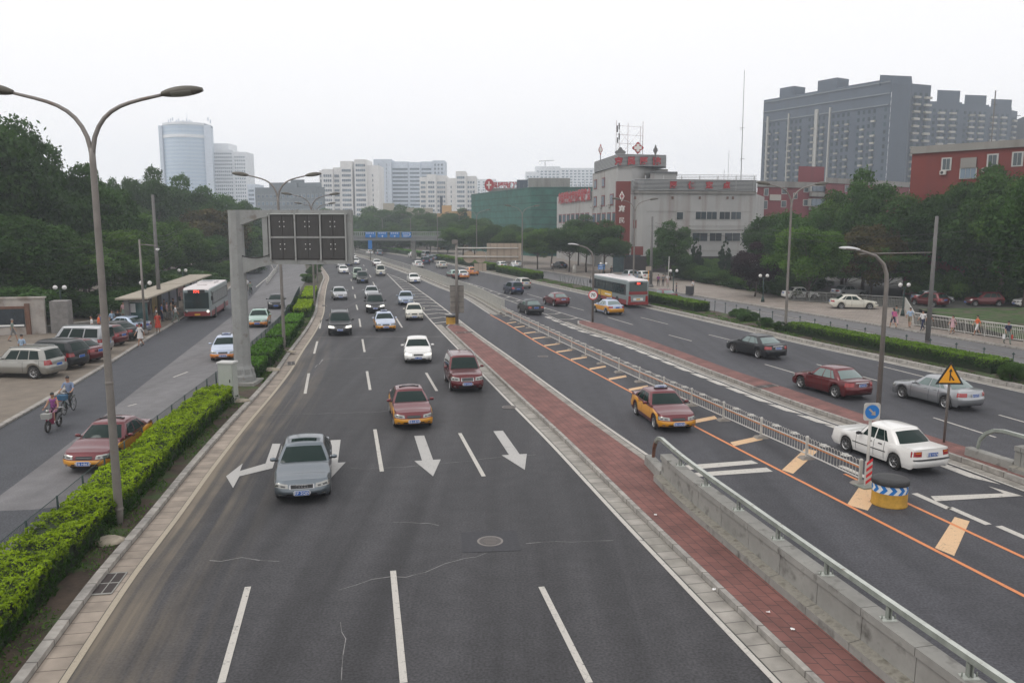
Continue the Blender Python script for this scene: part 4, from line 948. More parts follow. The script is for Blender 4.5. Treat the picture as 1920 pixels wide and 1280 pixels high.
m.build('board',[M_RED,M_WHITEP],r); m=MB(); m.box((0,0,.03),(.7,.5,.05),0,.3); m.build('foot',M_GRNSUP,r)
q=q+Vector((.06,.12,0)); r=empty('direction_sign',(q.x,q.y,0),R(3),'round blue keep right sign on a slim white pole at the railing end','sign')
m=MB(); m.tube([(0,0,0),(0,0,2.35)],.05,10); m.build('pole',M_WHITEP,r)
m=MB(); 
def rrect(m,w,h,z0,y,mt,rad=.08,th=.03,cx=0):
    pts=[]
    for sx,sz,a0 in ((1,-1,-90),(1,1,0),(-1,1,90),(-1,-1,180)):
        for k in range(5):
            a=R(a0+k*22.5); pts.append((cx+sx*(w/2-rad)+rad*math.cos(a),z0+sz*(h/2-rad)+rad*math.sin(a)))
    m.poly([(x,y,z) for x,z in pts],mt); m.poly([(x,y+th,z) for x,z in pts][::-1],mt)
    n=len(pts)
    for i in range(n): a,b=pts[i],pts[(i+1)%n]; m.poly([(a[0],y,a[1]),(a[0],y+th,a[1]),(b[0],y+th,b[1]),(b[0],y,b[1])],mt)
def disc(m,R_,cz,y,mt,cx=0,n=32): m.poly([(cx+R_*math.cos(2*math.pi*k/n),y,cz+R_*math.sin(2*math.pi*k/n)) for k in range(n)],mt)
def plate_poly(m,pts,y,mt): m.poly([(x,y,z) for x,z in pts],mt)
rrect(m,.56,.6,2.6,-.08,0); disc(m,.245,2.6,-.086,1)
a=R(-45); ar_=[(-.15,-.03),(.04,-.03),(.04,-.1),(.17,0),(.04,.1),(.04,.03),(-.15,.03)]
plate_poly(m,[(x*math.cos(a)-z*math.sin(a),2.6+x*math.sin(a)+z*math.cos(a)) for x,z in ar_],-.09,2); m.build('board',[M_WHITEP,M_BLUE,M_BACK],r)
# ---- crash drums
def drum(x,y,s,label,plain=False):
    r=empty('crash_drum',(x,y,0),0,label,'drum'); 
    m=MB(); m.lathe([(.54,0),(.555,.02),(.53,.06),(.53,.44)],40,0); m.build('base',M_YELD,r)
    m=MB(); m.lathe([(.525,.44),(.525,.72)],40,0); 
    if not plain:
        for k in range(12):
            a0=2*math.pi*k/12; w=2*math.pi/24
            for lo,hi,z0,z1 in ((0,1,.44,.58),(1,0,.58,.72)):
                P=[]
                for u in (0,.5,1):
                    z=lerp(z0,z1,u); sh=lerp(lo,hi,u)*w*.9; P.append([Vector((.531*math.cos(a0+sh+v*w),.531*math.sin(a0+sh+v*w),z)) for v in (0,.5,1)])
                m.grid(P,1,sm=False)
    m.build('chevron_band',[M_YELD if plain else M_WHITEB,M_BLUE],r); m=MB(); m.lathe([(.56,.70),(.565,.72),(.555,.83),(.53,.86),(.3,.875),(.001,.88)],40,0); m.build('lid',mat('drum_lid',(.02,.02,.02),.55,var=.3,vscale=5),r)
    r.scale=(s,s,s)
p=G(1682,955); drum(p.x,p.y+.55,1.0,'yellow crash drum with blue and white chevrons and a black lid')
p=G(846,609); drum(p.x,p.y+.6,.95,'plain yellow crash drum behind the sign mast at the median tip',True)
# ---- sign mast at the tip of the brick median
p=G(857,612); r=empty('sign_mast',(p.x,p.y,.15),0,'grey sign mast with two long arms and beige sign backs','sign mast')
m=MB(); m.tube([(0,0,0),(0,0,7.2)],[.15,.11],12); m.lathe([(.001,0),(.3,.0),(.3,.05),(.15,.08)],12); m.box((-.12,0,7.25),(.5,.3,.35),0); m.build('pole',M_POLE,r)
for z in (6.72,5.98): m=MB(); m.tube([(0,0,z),(5.4,0,z-.02)],[.07,.05],8); m.build('arm',M_WHITEP,r)
m=MB(); m.box((4.15,.16,6.38),(3.0,.05,1.5),0)
for i in range(5): m.box((2.95+i*.6,.1,6.38),(.05,.06,1.5),1)
m.build('sign_back',[M_BACK,M_BACKG],r)
for cx in (1.1,2.1):
    m=MB(); m.lathe([(.001,-.02),(.52,-.02),(.52,.02),(.001,.02)],28,0,axis='y',sm=False); o=m.build('sign_back',M_BACK,r,(cx,.14,5.95)); 
m=MB(); m.box((2.07,.2,5.05),(1.06,.05,.68),0); m.box((1.9,.17,5.3),(.04,.05,1.2),1); m.box((2.25,.17,5.3),(.04,.05,1.2),1); m.build('sign_back',[M_BACK,M_BACKG],r)
m=MB(); m.box((.0,.2,2.25),(1.22,.05,2.45),0)
for i in range(6): m.box((0,.15,1.05+i*.48),(1.2,.04,.035),1)
m.box((0,.14,2.25),(.04,.04,2.4),1); m.build('panel_back',[M_BACKG,M_POLED],r)
# speed limit sign on the second single lamp
p=G(1111,607); r=empty('speed_limit_sign',(p.x,p.y-.13,0),0,'round white speed limit sign with a red ring reading 70','sign')
m=MB(); m.lathe([(.001,.0),(.43,.0),(.43,.03),(.001,.03)],36,0,axis='y',sm=False,c=(0,0,2.62)); disc(m,.43,2.62,-.006,1,n=36); disc(m,.345,2.62,-.01,0,n=36)
m.add(text_mb('70',.42,0,bold=.02),Matrix(((1,0,0,0),(0,0,-1,-.014),(0,1,0,2.62),(0,0,0,1))),2); m.build('board',[M_WHITEB,M_RED,M_BLACK],r); m=MB(); m.box((0,.06,2.62),(.1,.12,.3)); m.build('bracket',M_POLED,r)
# merge warning triangle
p=G(1769,838); r=empty('warning_sign',(p.x,p.y,.2),R(-4),'yellow triangular merge warning sign with a black border on a pole','sign')
m=MB(); m.tube([(0,0,0),(0.03,0,2.6),(.05,.0,3.2)],.05,10); m.build('pole',M_POLE,r)
m=MB(); t1=[(-.54,2.38),(.54,2.38),(0,3.3)]; t2=[(-.42,2.45),(.42,2.45),(0,3.17)]
m.poly([(x,-.08,z) for x,z in t1],1); m.poly([(x,-.05,z) for x,z in t1][::-1],2)
for i in range(3): a,b=t1[i],t1[(i+1)%3]; m.poly([(a[0],-.08,a[1]),(a[0],-.05,a[1]),(b[0],-.05,b[1]),(b[0],-.08,b[1])],1)
plate_poly(m,t2,-.086,0); plate_poly(m,[(-.03,2.53),(.02,2.53),(.03,2.9),(.085,2.88),(.01,3.03),(-.07,2.88),(-.02,2.9)],-.092,1); plate_poly(m,[(.12,2.53),(.18,2.56),(.03,2.76),(.02,2.7)],-.091,1)
m.build('board',[M_YELS,M_BLACK,M_BACKG],r)
# ---- fences
def fence_posts(C,o,ya,yb,step,h,z0,label,cat,postm,wire,name='wire_fence',zt=None,mesh=0,group=None,cap=False,lean=0):
    r=empty(name,(0,0,0),0,label,cat,group); y=ya; rn=random.Random(int(ya)); prev=None; w=MB(); n=0
    while y<yb and n<95:
        q=C.at(y,o,z0); m=MB(); lx=rn.uniform(-lean,lean); ly=rn.uniform(-lean,lean)
        m.tube([q,q+Vector((lx,ly,h))],.032,6); 
        if cap: m.lathe([(.001,0),(.09,.01),(.09,.05),(.04,.07),(.04,.12),(.001,.14)],8,0,c=(q.x+lx,q.y+ly,q.z+h))
        m.build('post',postm,r); n+=1
        t=q+Vector((lx,ly,h))
        if prev:
            for k in wire: w.tube([prev.lerp(prevb,k),t.lerp(q,k)],.014 if mesh else .02,4,cap=False)
            if mesh:
                for i in range(1,mesh): u=i/mesh; w.tube([prev.lerp(t,u)-Vector((0,0,.03)),prevb.lerp(q,u)],.0045,3,cap=False)
        prev=t; prevb=q; y+=step
    w.build('mesh_wires' if mesh else 'rail',postm if mesh else M_POLE,r); return r
fence_posts(LW,-3.26,13.0,106,2.0,.85,.1,'low dark green mesh fence behind the hedges by the service road','fence',M_FENCEG,(.03,.97),mesh=26)
fence_posts(EL,4.15,34,82,1.95,1.0,.2,'black capped posts with a thin rail behind the long clipped hedge','fence',M_FENCEG,(.12,),cap=True,name='post_and_rail_fence')
fence_posts(EL,3.9,86,122,1.05,1.05,.2,'row of leaning dark posts on the grass left of the bus','fence',M_FENCEG,(.6,),lean=.28,name='broken_fence')
# grey picket fence on the rough median
r=empty('picket_fence',(0,0,0),0,'beige grey picket fence standing on the rough concrete median','fence')
y=79.8; k=0
while y<330:
    ye=min(y*1.06,330); m=MB(); st=.3 if y<150 else .8; yy=y
    while yy<ye:
        q=ML.at(yy,.62,.17); m.box((q.x,q.y,.17+.62),(.045,.03,1.22)); yy+=st
    a=ML.at(y,.62); b=ML.at(ye,.62)
    for z in (.3,1.36): m.tube([a+Vector((0,0,z)),b+Vector((0,0,z))],.03,4,sm=False)
    m.build('panel',mat('fence_beige',(.42,.41,.37),.6,var=.1),r); y=ye
# right hand white railing on the pavement and its continuation, shade painted in as dark grey
def railing(pts,h,z0,sp,m_,r,part='panel',rb=.022):
    for a,b in zip(pts,pts[1:]):
        a=Vector((a[0],a[1],z0)); b=Vector((b[0],b[1],z0)); d_=b-a; n=max(2,int(d_.length/sp)); m=MB()
        for z,w in ((.12,.035),(h,.05),(h-.28,.018)): m.tube([a+Vector((0,0,z)),b+Vector((0,0,z))],w,4,sm=False)
        for i in range(n+1): q=a+d_*(i/n); m.tube([q+Vector((0,0,0 if i%12==0 else .12)),q+Vector((0,0,h))],rb if i%12 else .045,4,cap=False)
        for i in range(0,n,3): q=a+d_*((i+.5)/n); q2=a+d_*((i+2)/n); m.tube([q+Vector((0,0,h-.3)),q2+Vector((0,0,h-.3))],.035,4,cap=False)
        m.build(part,m_,r)
A=G(1698,558,1.3); B=G(1713,611,.155); Cc=G(1920,641,.155); d_=(Cc-B); Dd=B+d_*2.2
r=empty('white_railing',(0,0,0),0,'white metal railing along the pavement, behind the walking people','railing'); railing([(A.x,A.y),(B.x,B.y)],1.15,.155,.14,M_WHITEP,r,rb=.035); railing([(B.x,B.y),(B.x+d_.x*.5,B.y+d_.y*.5),(Cc.x,Cc.y),(Dd.x,Dd.y)],1.15,.155,.15,M_WHITEP,r)
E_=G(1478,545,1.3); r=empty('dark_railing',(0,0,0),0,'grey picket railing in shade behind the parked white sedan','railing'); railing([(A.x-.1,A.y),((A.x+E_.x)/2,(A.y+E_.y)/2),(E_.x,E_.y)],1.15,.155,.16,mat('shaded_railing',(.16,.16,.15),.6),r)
ym=MB(); ym.poly([G(1262,519,.17),G(1478,556,.17),Vector((E_.x+.3,E_.y+.3,.17)),Vector((A.x+.2,A.y,.17)),Vector((B.x+.2,B.y,.17)),Vector((Dd.x,Dd.y,.17)),Vector((150,20,.17)),Vector((150,260,.17)),Vector((25,260,.17))]); ym.build('yard',mat('yard_ground',(.05,.05,.042),.95,var=.35,vscale=.4,coord='Position'),kind='structure')
m=MB(); q0=A; pts=[G(1725,590,.5),G(1790,572,.5),G(1960,578,.5),G(2100,590,.5),G(2100,640,.2),G(1925,606,.2)]
bx=[Vector((B.x+1,B.y+1,.17)),Vector((A.x+1.2,A.y-.5,.17)),Vector((A.x+40,A.y-4,1.1)),Vector((A.x+40,A.y-22,.9)),Vector((Dd.x+1.5,Dd.y+1.5,.17)),Vector((Cc.x+.6,Cc.y+1.2,.17))]
m.poly(bx,0); 
GRASSM=mat('grass_bank_material',(.045,.085,.02),.95,var=.5,vscale=1.5,coord='Position',dirt=((.10,.085,.06),.6,.5,.62)); m.build('grass_bank',GRASSM,kind='structure')
# ---- utility poles
def pole(x,y,h,label,arm=None,r0=.17,lean=0,mt=None,z=.11,armz=.8):
    r=empty('utility_pole',(x,y,z),0,label,'pole'); m=MB(); m.tube([(0,0,0),(lean*h,0,h)],[r0,r0*.62],10); m.lathe([(.001,0),(r0*1.9,0),(r0*1.9,.2),(r0*1.1,.45)],10); m.build('shaft',mt or M_POLED,r)
    if arm: m=MB(); m.tube([(lean*h*armz,0,h*armz),(arm,0,h*armz-.1)],.045,6); m.build('bracket_arm',M_POLE,r)
    return r
p=G(1738,653,.155); pole(p.x,p.y,9.3,'thick grey concrete pole beside the white railing',arm=-5.2,r0=.175,z=.155,armz=.73)
p=G(1220,538,.155); pole(p.x,p.y,9.9,'tall dark concrete pole left of the white and red bus stop',r0=.22,z=.155)
p=G(301,598,.1); pole(p.x,p.y,11.5,'dark concrete pole rising through the bus shelter roof',r0=.2)
p=G(273,628,.1); r=pole(p.x,p.y,7.6,'slim grey camera pole in front of the bus shelter',arm=1.4,r0=.11,mt=M_POLE,armz=.95); m=MB(); m.lathe([(.001,-.2),(.13,-.12),(.15,0),(.001,.02)],10,0,c=(1.4,0,6.9)); m.build('camera_dome',M_WHITEB,r)
p=G(1252,545,.155); pole(p.x,p.y,4.6,'thin white pole near the waiting people',r0=.07,mt=M_WHITEP,z=.155,lean=.015)
p=G(1275,500,.155); pole(p.x,p.y,5.2,'short lamp pole among the bushes by the hospital',r0=.09,mt=M_POLE,z=.155)
# overhead wires
def wires(pts,label,n=3,sag=.9,dz=.45,rr=.016):
    r=empty('overhead_wires',(0,0,0),0,label,'wires'); 
    for k in range(n):
        m=MB()
        for a,b in zip(pts,pts[1:]):
            m.tube([Vector(a).lerp(Vector(b),i/10)+Vector((0,0,-k*dz-sag*4*(i/10)*(1-i/10)*(1+.15*k))) for i in range(11)],rr,4,cap=False)
        m.build('wire',M_BLACK,r)
wires([(-75,50,8.2),(-46,68,7.6),(-36.0,77.3,8.6),(-46,110,8.2),(-62,150,8.0)],'black overhead wires looping in front of the left trees',5,.8,.5)
wires([(34.3,60.6,7.6),(50,52,6.8),(75,40,7)],'thin overhead wires running from the thick pole across the dark trees',4,.5,.5)
wires([(20.1,113,9.2),(27,88,8.6),(34.3,60.6,8.4)],'thin overhead wires between the two concrete poles on the pavement',2,.7,.5)
# ---- globe lamps
def globe(px,py,z,label,h=3.6,single=False):
    p=G(px,py,z); r=empty('globe_lamp',(p.x,p.y,z),0,label,'globe lamp','pavement lamps with white globes'); m=MB(); m.tube([(0,0,0),(0,0,h-.2)],[.07,.05],8); m.lathe([(.001,0),(.22,0),(.16,.4),(.06,.7)],8); m.tube([(-.38,0,h-.15),(0,0,h-.35),(.38,0,h-.15)],.03,6); m.build('post',M_FENCEG,r)
    for sg in ((1,-1) if not single else (1,)): m=MB(); m.lathe([(.001,-.2),(.13,-.16),(.2,0),(.14,.14),(.001,.2)],14,0,c=(sg*.4,0,h)); m.build('globe',M_GLOBE,r)
for px,py,z,lab in [(1692,592,.155,'twin globe lamp by the corner of the white railing'),(1430,566,.155,'twin globe lamp before the purple leaved tree'),(1262,552,.155,'twin globe lamp by the waiting people near the bushes'),(1131,532,.155,'twin globe lamp above the blue street direction board'),
    (277,598,.1,'twin globe lamp behind the bus shelter roof'),(345,560,.1,'twin globe lamp in front of the dark trees behind the bus'),(118,612,.1,'twin globe lamp hanging over the notice wall')]: globe(px,py,z,lab,3.4 if px<400 else 3.0)
# ---- drains and manholes
def cover(px,py,w,l,z,label,rz,roundc=False,patch=False,name='manhole_cover'):
    p=G(px,py,z); r=empty(name,(p.x,p.y,z),rz,label,'manhole' if roundc else 'drain')
    if patch: m=MB(); m.box((0,0,.001),(w,l,.004)); m.build('asphalt_patch',mat('manhole_patch',(.045,.045,.05),.9,var=.2,vscale=9),r)
    if roundc:
        m=MB(); m.lathe([(.001,.012),(.30,.012),(.30,.009)],28,0,sm=False); m.lathe([(.305,.008),(.35,.012),(.37,.006)],28,1,sm=False)
        for k in range(5): m.box((0,-.2+k*.1,.014),(.4-.12*abs(k-2)*.5,.02,.006),1)
        m.build('cover',[mat('iron_cover',(.10,.09,.085),.6,.4),mat('iron_rim',(.20,.18,.165),.6,.3)],r)
    else:
        m=MB(); m.box((0,0,.006),(w,l,.012),1)
        for i in range(2):
            for j in range(2): m.box(((i-.5)*w*.47,(j-.5)*l*.47,.009),(w*.40,l*.42,.016),0)
        m.build('grate',[mat('iron_grate',(.045,.035,.033),.7,.3),M_CONCW],r)
cover(919,1014,1.6,1.45,.006,'round iron manhole cover set in a dark square patch of asphalt',R(5),True,True)
cover(205,1093,.5,1.25,.02,'iron drain grate in the near left gutter',R(9),name='drain_grate')
cover(546,681,.5,1.3,.02,'iron drain grate in the gutter beyond the gantry foot',R(16),name='drain_grate'); cover(608,573,.5,1.4,.02,'iron drain grate in the far gutter beside the trimmed hedge blocks',R(14),name='drain_grate')
cover(1018,668,.9,.8,.014,'round manhole cover in the second carriageway',0,True); cover(955,763,.9,.8,.014,'round manhole cover near the gutter of the main carriageway',0,True)
cover(1435,724,1.5,.5,.222,'long drain lid in the brick island',R(25),name='drain_cover'); cover(872,623,1.5,.5,.18,'long drain lid in the tip of the brick median',R(15),name='drain_cover')
for px,py,s_,lab in [(203,1015,.42,'pale flat rock in the soil by the nearest lamp'),(453,752,.4,'pale rock beside the cabinet footing'),(508,694,.5,'flat pale rock before the trimmed hedge block'),(545,660,.35,'small pale rock near the kerb by the second lamp')]:
    p=G(px,py,.13); m=MB(); rn=random.Random(px); P=[]
    for i in range(5):
        a=i/4*math.pi/2; P.append([Vector((math.cos(t)*math.cos(a)*s_*(1+.3*rn.random()),math.sin(t)*math.cos(a)*s_*.7*(1+.3*rn.random()),math.sin(a)*s_*.35)) for t in [2*math.pi*k/9 for k in range(9)]])
    m.grid(P,0,closed=True); o=m.build('rock',M_ROCK,None,p); tag(o,lab,'rock')
for px,py,k,lab in [(1229,966,1,'white paper scrap on the upper bricks of the median'),(1440,1149,2,'crumpled white litter on the brick median'),(1486,1181,3,'curled paper scrap below the crumpled litter'),(1339,1106,4,'tiny white scrap in the pale gutter of the median')]:
    p=G(px,py,.18); rn=random.Random(k); m=MB(); 
    P=[[Vector(((i-1.5)*.028,(j-1.5)*.025,.02+.03*rn.random())) for j in range(4)] for i in range(4)]; m.grid(P,0,sm=False); o=m.build('litter',M_WHITEB,None,p); tag(o,lab,'litter')
# ---- footbridge with blue direction boards
r=empty('footbridge',(0,0,0),0,'grey footbridge crossing the whole road in the distance','footbridge')
YB=212.; xl=-58.; xr=-9.
m=MB(); m.box(((xl+xr)/2,YB,5.35),(xr-xl,3.4,.9)); m.box(((xl+xr)/2,YB-1.8,5.95),(xr-xl,.25,.3)); m.build('deck',mat('bridge_concrete',(.26,.27,.26),.8,var=.12,vscale=.5,coord='Position'),r)
for yy in (YB-1.8,YB+1.7):
    m=MB(); n=90
    m.box(((xl+xr)/2,yy,7.15),(xr-xl,.1,.1)); m.box(((xl+xr)/2,yy,6.2),(xr-xl,.06,.06))
    for i in range(n+1): m.box((xl+(xr-xl)*i/n,yy,6.65),(.08,.06,1))
    m.build('balustrade',mat('bridge_rail',(.33,.35,.34),.5),r)
for x in (-26,-57,-11): m=MB(); m.box((x,YB,2.4),(1.0,1.3,5)); m.build('pier',M_CONCW,r)
for i,(x0,x1) in enumerate([(684,705),(707,727),(730,750),(752,772)]):
    a=D(x0,435,YB-2.1); b=D(x1,445.5,YB-2.1); m=MB(); w=b.x-a.x-.25; z=(a.z+b.z)/2; h=a.z-b.z
    m.box((0,0,0),(w,.1,h),0)
    for k in range(4): m.box((-w/2+w*(k+.8)/4.8,-.06,h*.28),(w*.11,.02,h*.16),1)
    if i<3: m.box((0,-.06,-h*.18),(.18,.02,h*.2),1); m.poly([(-.28,-.07,-h*.2),(.28,-.07,-h*.2),(0,-.07,-h*.42)][::-1],1)
    else: m.box((-.2,-.06,-.1),(w*.5,.02,.12),1); m.box((-.2,-.06,-.4),(w*.5,.02,.12),1); m.tube([(.5,-.06,-.45),(1.1,-.06,.2)],.08,4,1)
    o=m.build('direction_board',[M_BLUE,M_WHITEB],None,((a.x+b.x)/2,YB-2.1,z)); tag(o,['leftmost blue direction board hung on the footbridge','second blue direction board from the left on the footbridge','third blue direction board on the footbridge, with a down arrow','blue direction board with a slanting arrow, rightmost of the row'][i],'sign','blue boards on the footbridge')
# ---- bus shelter at the left
def axis(C,y,o,z=0): q=C.at(y,o,z); e=C.xs(y)[1]; return q,math.atan2(1,e)
q,ang=axis(LP,82,-2.0); r=empty('bus_shelter',(q.x,q.y,.105),ang,'long bus shelter with a flat pale roof and poster panels','bus shelter')
SL=33.0
m=MB(); m.box((0,.0,2.72),(SL,2.5,.14)); m.box((-SL*.02,0,2.80),(.1,2.55,.05)); m.build('roof',mat('shelter_roof',(.33,.29,.23),.8,var=.15,vscale=1),r)
for i in range(9): m=MB(); m.box((-SL/2+.4+i*(SL-.8)/8,.5,1.33),(.18,.35,2.66)); m.build('post',M_POLED,r)
pc=[(.25,.22,.27),(.09,.035,.04),(.42,.30,.08),(.27,.3,.4),(.2,.2,.26),(.28,.12,.1),(.2,.28,.3),(.3,.3,.33)]
for i in range(8):
    x=-SL/2+.4+(i+.5)*(SL-.8)/8; m=MB(); m.box((x,.5,1.45),(3.5,.08,1.8),0); m.box((x,.44,1.45),(3.3,.03,1.6),1); m.build('poster_panel',[M_POLE,mat('poster_%d'%i,pc[i],.4,var=.5,vscale=1.1,detail=6)],r)
p=G(262,618,.1); r=empty('stop_board',(p.x,p.y,.1),R(5),'teal glass stop board at the near end of the bus shelter','sign'); m=MB(); m.box((0,0,1.2),(1.5,.12,2.2),0); m.build('case',mat('teal_glass',(.06,.12,.12),.15,coat=.5),r); m=MB(); m.box((-.45,-.08,1.85),(.5,.04,.75),0); m.build('notice',M_WHITEB,r)
m=MB(); m.box((0,0,2.4),(1.7,.3,.08)); m.build('top',M_WHITEP,r)
# ---- left notice wall
a=Vector((-72,55.2,.1)); b=Vector((-37.9,64.2,.1)); L_=(b-a).length; r=empty('notice_wall',a,math.atan2(b.y-a.y,b.x-a.x),'pale rendered wall holding two dark framed notice boards','wall')
m=MB(); m.box((L_/2,.2,1.45),(L_,.4,2.9)); m.box((L_/2,.2,2.95),(L_+.2,.6,.12)); m.build('wall_face',mat('render_pale',(.38,.35,.32),.9,var=.2,vscale=.7,dirt=((.2,.16,.13),.8,.5,.7)),r)
m=MB(); m.box((L_+1.0,.9,1.3),(1.3,1.5,2.6)); m.build('end_pier',mat('grey_block',(.2,.19,.18),.9,var=.2),r)
for x in (L_-1.2,L_-4.6,L_-8.0,L_-11.4): m=MB(); m.box((x,-.08,1.25),(.34,.2,2.5)); m.build('brown_post',mat('brown_timber',(.14,.07,.045),.7,var=.15),r)
for x in (L_-2.9,L_-6.3,L_-9.7): m=MB(); m.box((x,-.03,1.35),(2.9,.08,1.45),0); m.box((x,-.06,2.2),(3.2,.12,.2),1); m.box((x,-.08,.75),(2.8,.03,.14),2); m.build('notice_board',[mat('board_glass',(.03,.04,.05),.15,var=.3,vscale=2),mat('brown_timber',(.14,.07,.045)),M_WHITEB],r)
# low stone edging and bamboo fence behind the people
m=MB(); m.box((0,0,.25),(14,.5,.5)); o=m.build('stone_edging',M_CONCW,None,(-35.5,71.0,.1),R(62)); tag(o,'low stone edging behind the parked cars under the trees','edging')
# ---- bits of the right pavement
def bits():
    p=G(1293,552,.155); r=empty('litter_bin',(p.x,p.y,.155),R(-20),'dark square litter bin on the slab pavement','bin'); m=MB(); m.box((0,0,.5),(.95,.6,1.0)); m.build('case',mat('bin_dark',(.04,.04,.045),.6),r); m=MB(); m.box((0,0,1.04),(1.05,.7,.08)); m.build('lid',M_POLED,r)
    p=G(1215,548,.155); r=empty('stop_flag',(p.x,p.y,.155),0,'yellow bus stop post with a small plate behind the bus','sign'); m=MB(); m.tube([(0,0,0),(0,0,2.9)],.05,8); m.build('post',M_YELS,r); m=MB(); m.box((0,0,3.1),(.7,.1,.55)); m.build('flag_plate',M_BACK,r)
    p=G(1127,530,.155); r=empty('direction_sign',(p.x,p.y,.155),0,'small blue street direction board on two posts by the trees','sign'); m=MB(); 
    for x in (-.3,.3): m.tube([(x,0,0),(x,0,2.6)],.04,6)
    m.build('posts',M_POLED,r)
    for z in (2.2,2.6): m=MB(); m.box((0,-.06,z),(1.0,.05,.34),0); m.box((0,-.09,z),(.8,.02,.08),1); m.build('board',[M_BLUE,M_WHITEB],r)
    p=G(1247,520,.155); r=empty('direction_sign',(p.x,p.y,.155),0,'white and blue signs stacked on a post by the hospital tree','sign'); m=MB(); m.tube([(0,0,0),(0,0,5)],.06,6); m.build('post',M_POLED,r); m=MB(); m.box((0,-.1,3.2),(.9,.05,.9)); m.build('board',M_BLUE,r); m=MB(); m.poly([(-.6,-.1,4.9),(0,-.1,3.9),(.6,-.1,4.9)]); m.build('triangle_board',M_WHITEB,r)
    p=D(696,0,208); r=empty('direction_sign',(D(694,455,205).x,205,0),0,'blue board on a post beneath the footbridge','sign'); m=MB(); m.tube([(0,0,0),(0,0,3.4)],.12,6); m.build('post',M_POLE,r); m=MB(); m.box((0,-.15,4.0),(1.0,.1,2.2)); m.build('board',M_BLUE,r)
    p=G(1066,508,.155); m=MB(); m.box((0,0,.4),(.5,.5,.8),0); m.lathe([(.001,0),(.35,.05),(.3,1.3),(.001,1.6)],10,0); o=m.build('pavement_post',M_WHITEP,None,(G(1077,512,.155))); tag(o,'stubby white post on the tree lined pavement','post')
bits()
# small white railing on the kerb island of the left service road
r=empty('kerb_railing',(0,0,0),0,'small white railing on the kerb island of the left service road','railing'); pts=[G(500,534),G(511,519),G(519,509),G(521,501)]
for a,b in zip(pts,pts[1:]):
    m=MB(); 
    for z in (.15,.5,.9): m.tube([a+Vector((0,0,z)),b+Vector((0,0,z))],.05,4)
    for i in range(6): q=a.lerp(b,i/5); m.tube([q,q+Vector((0,0,.95))],.05,4)
    m.build('panel',M_WHITEP,r)
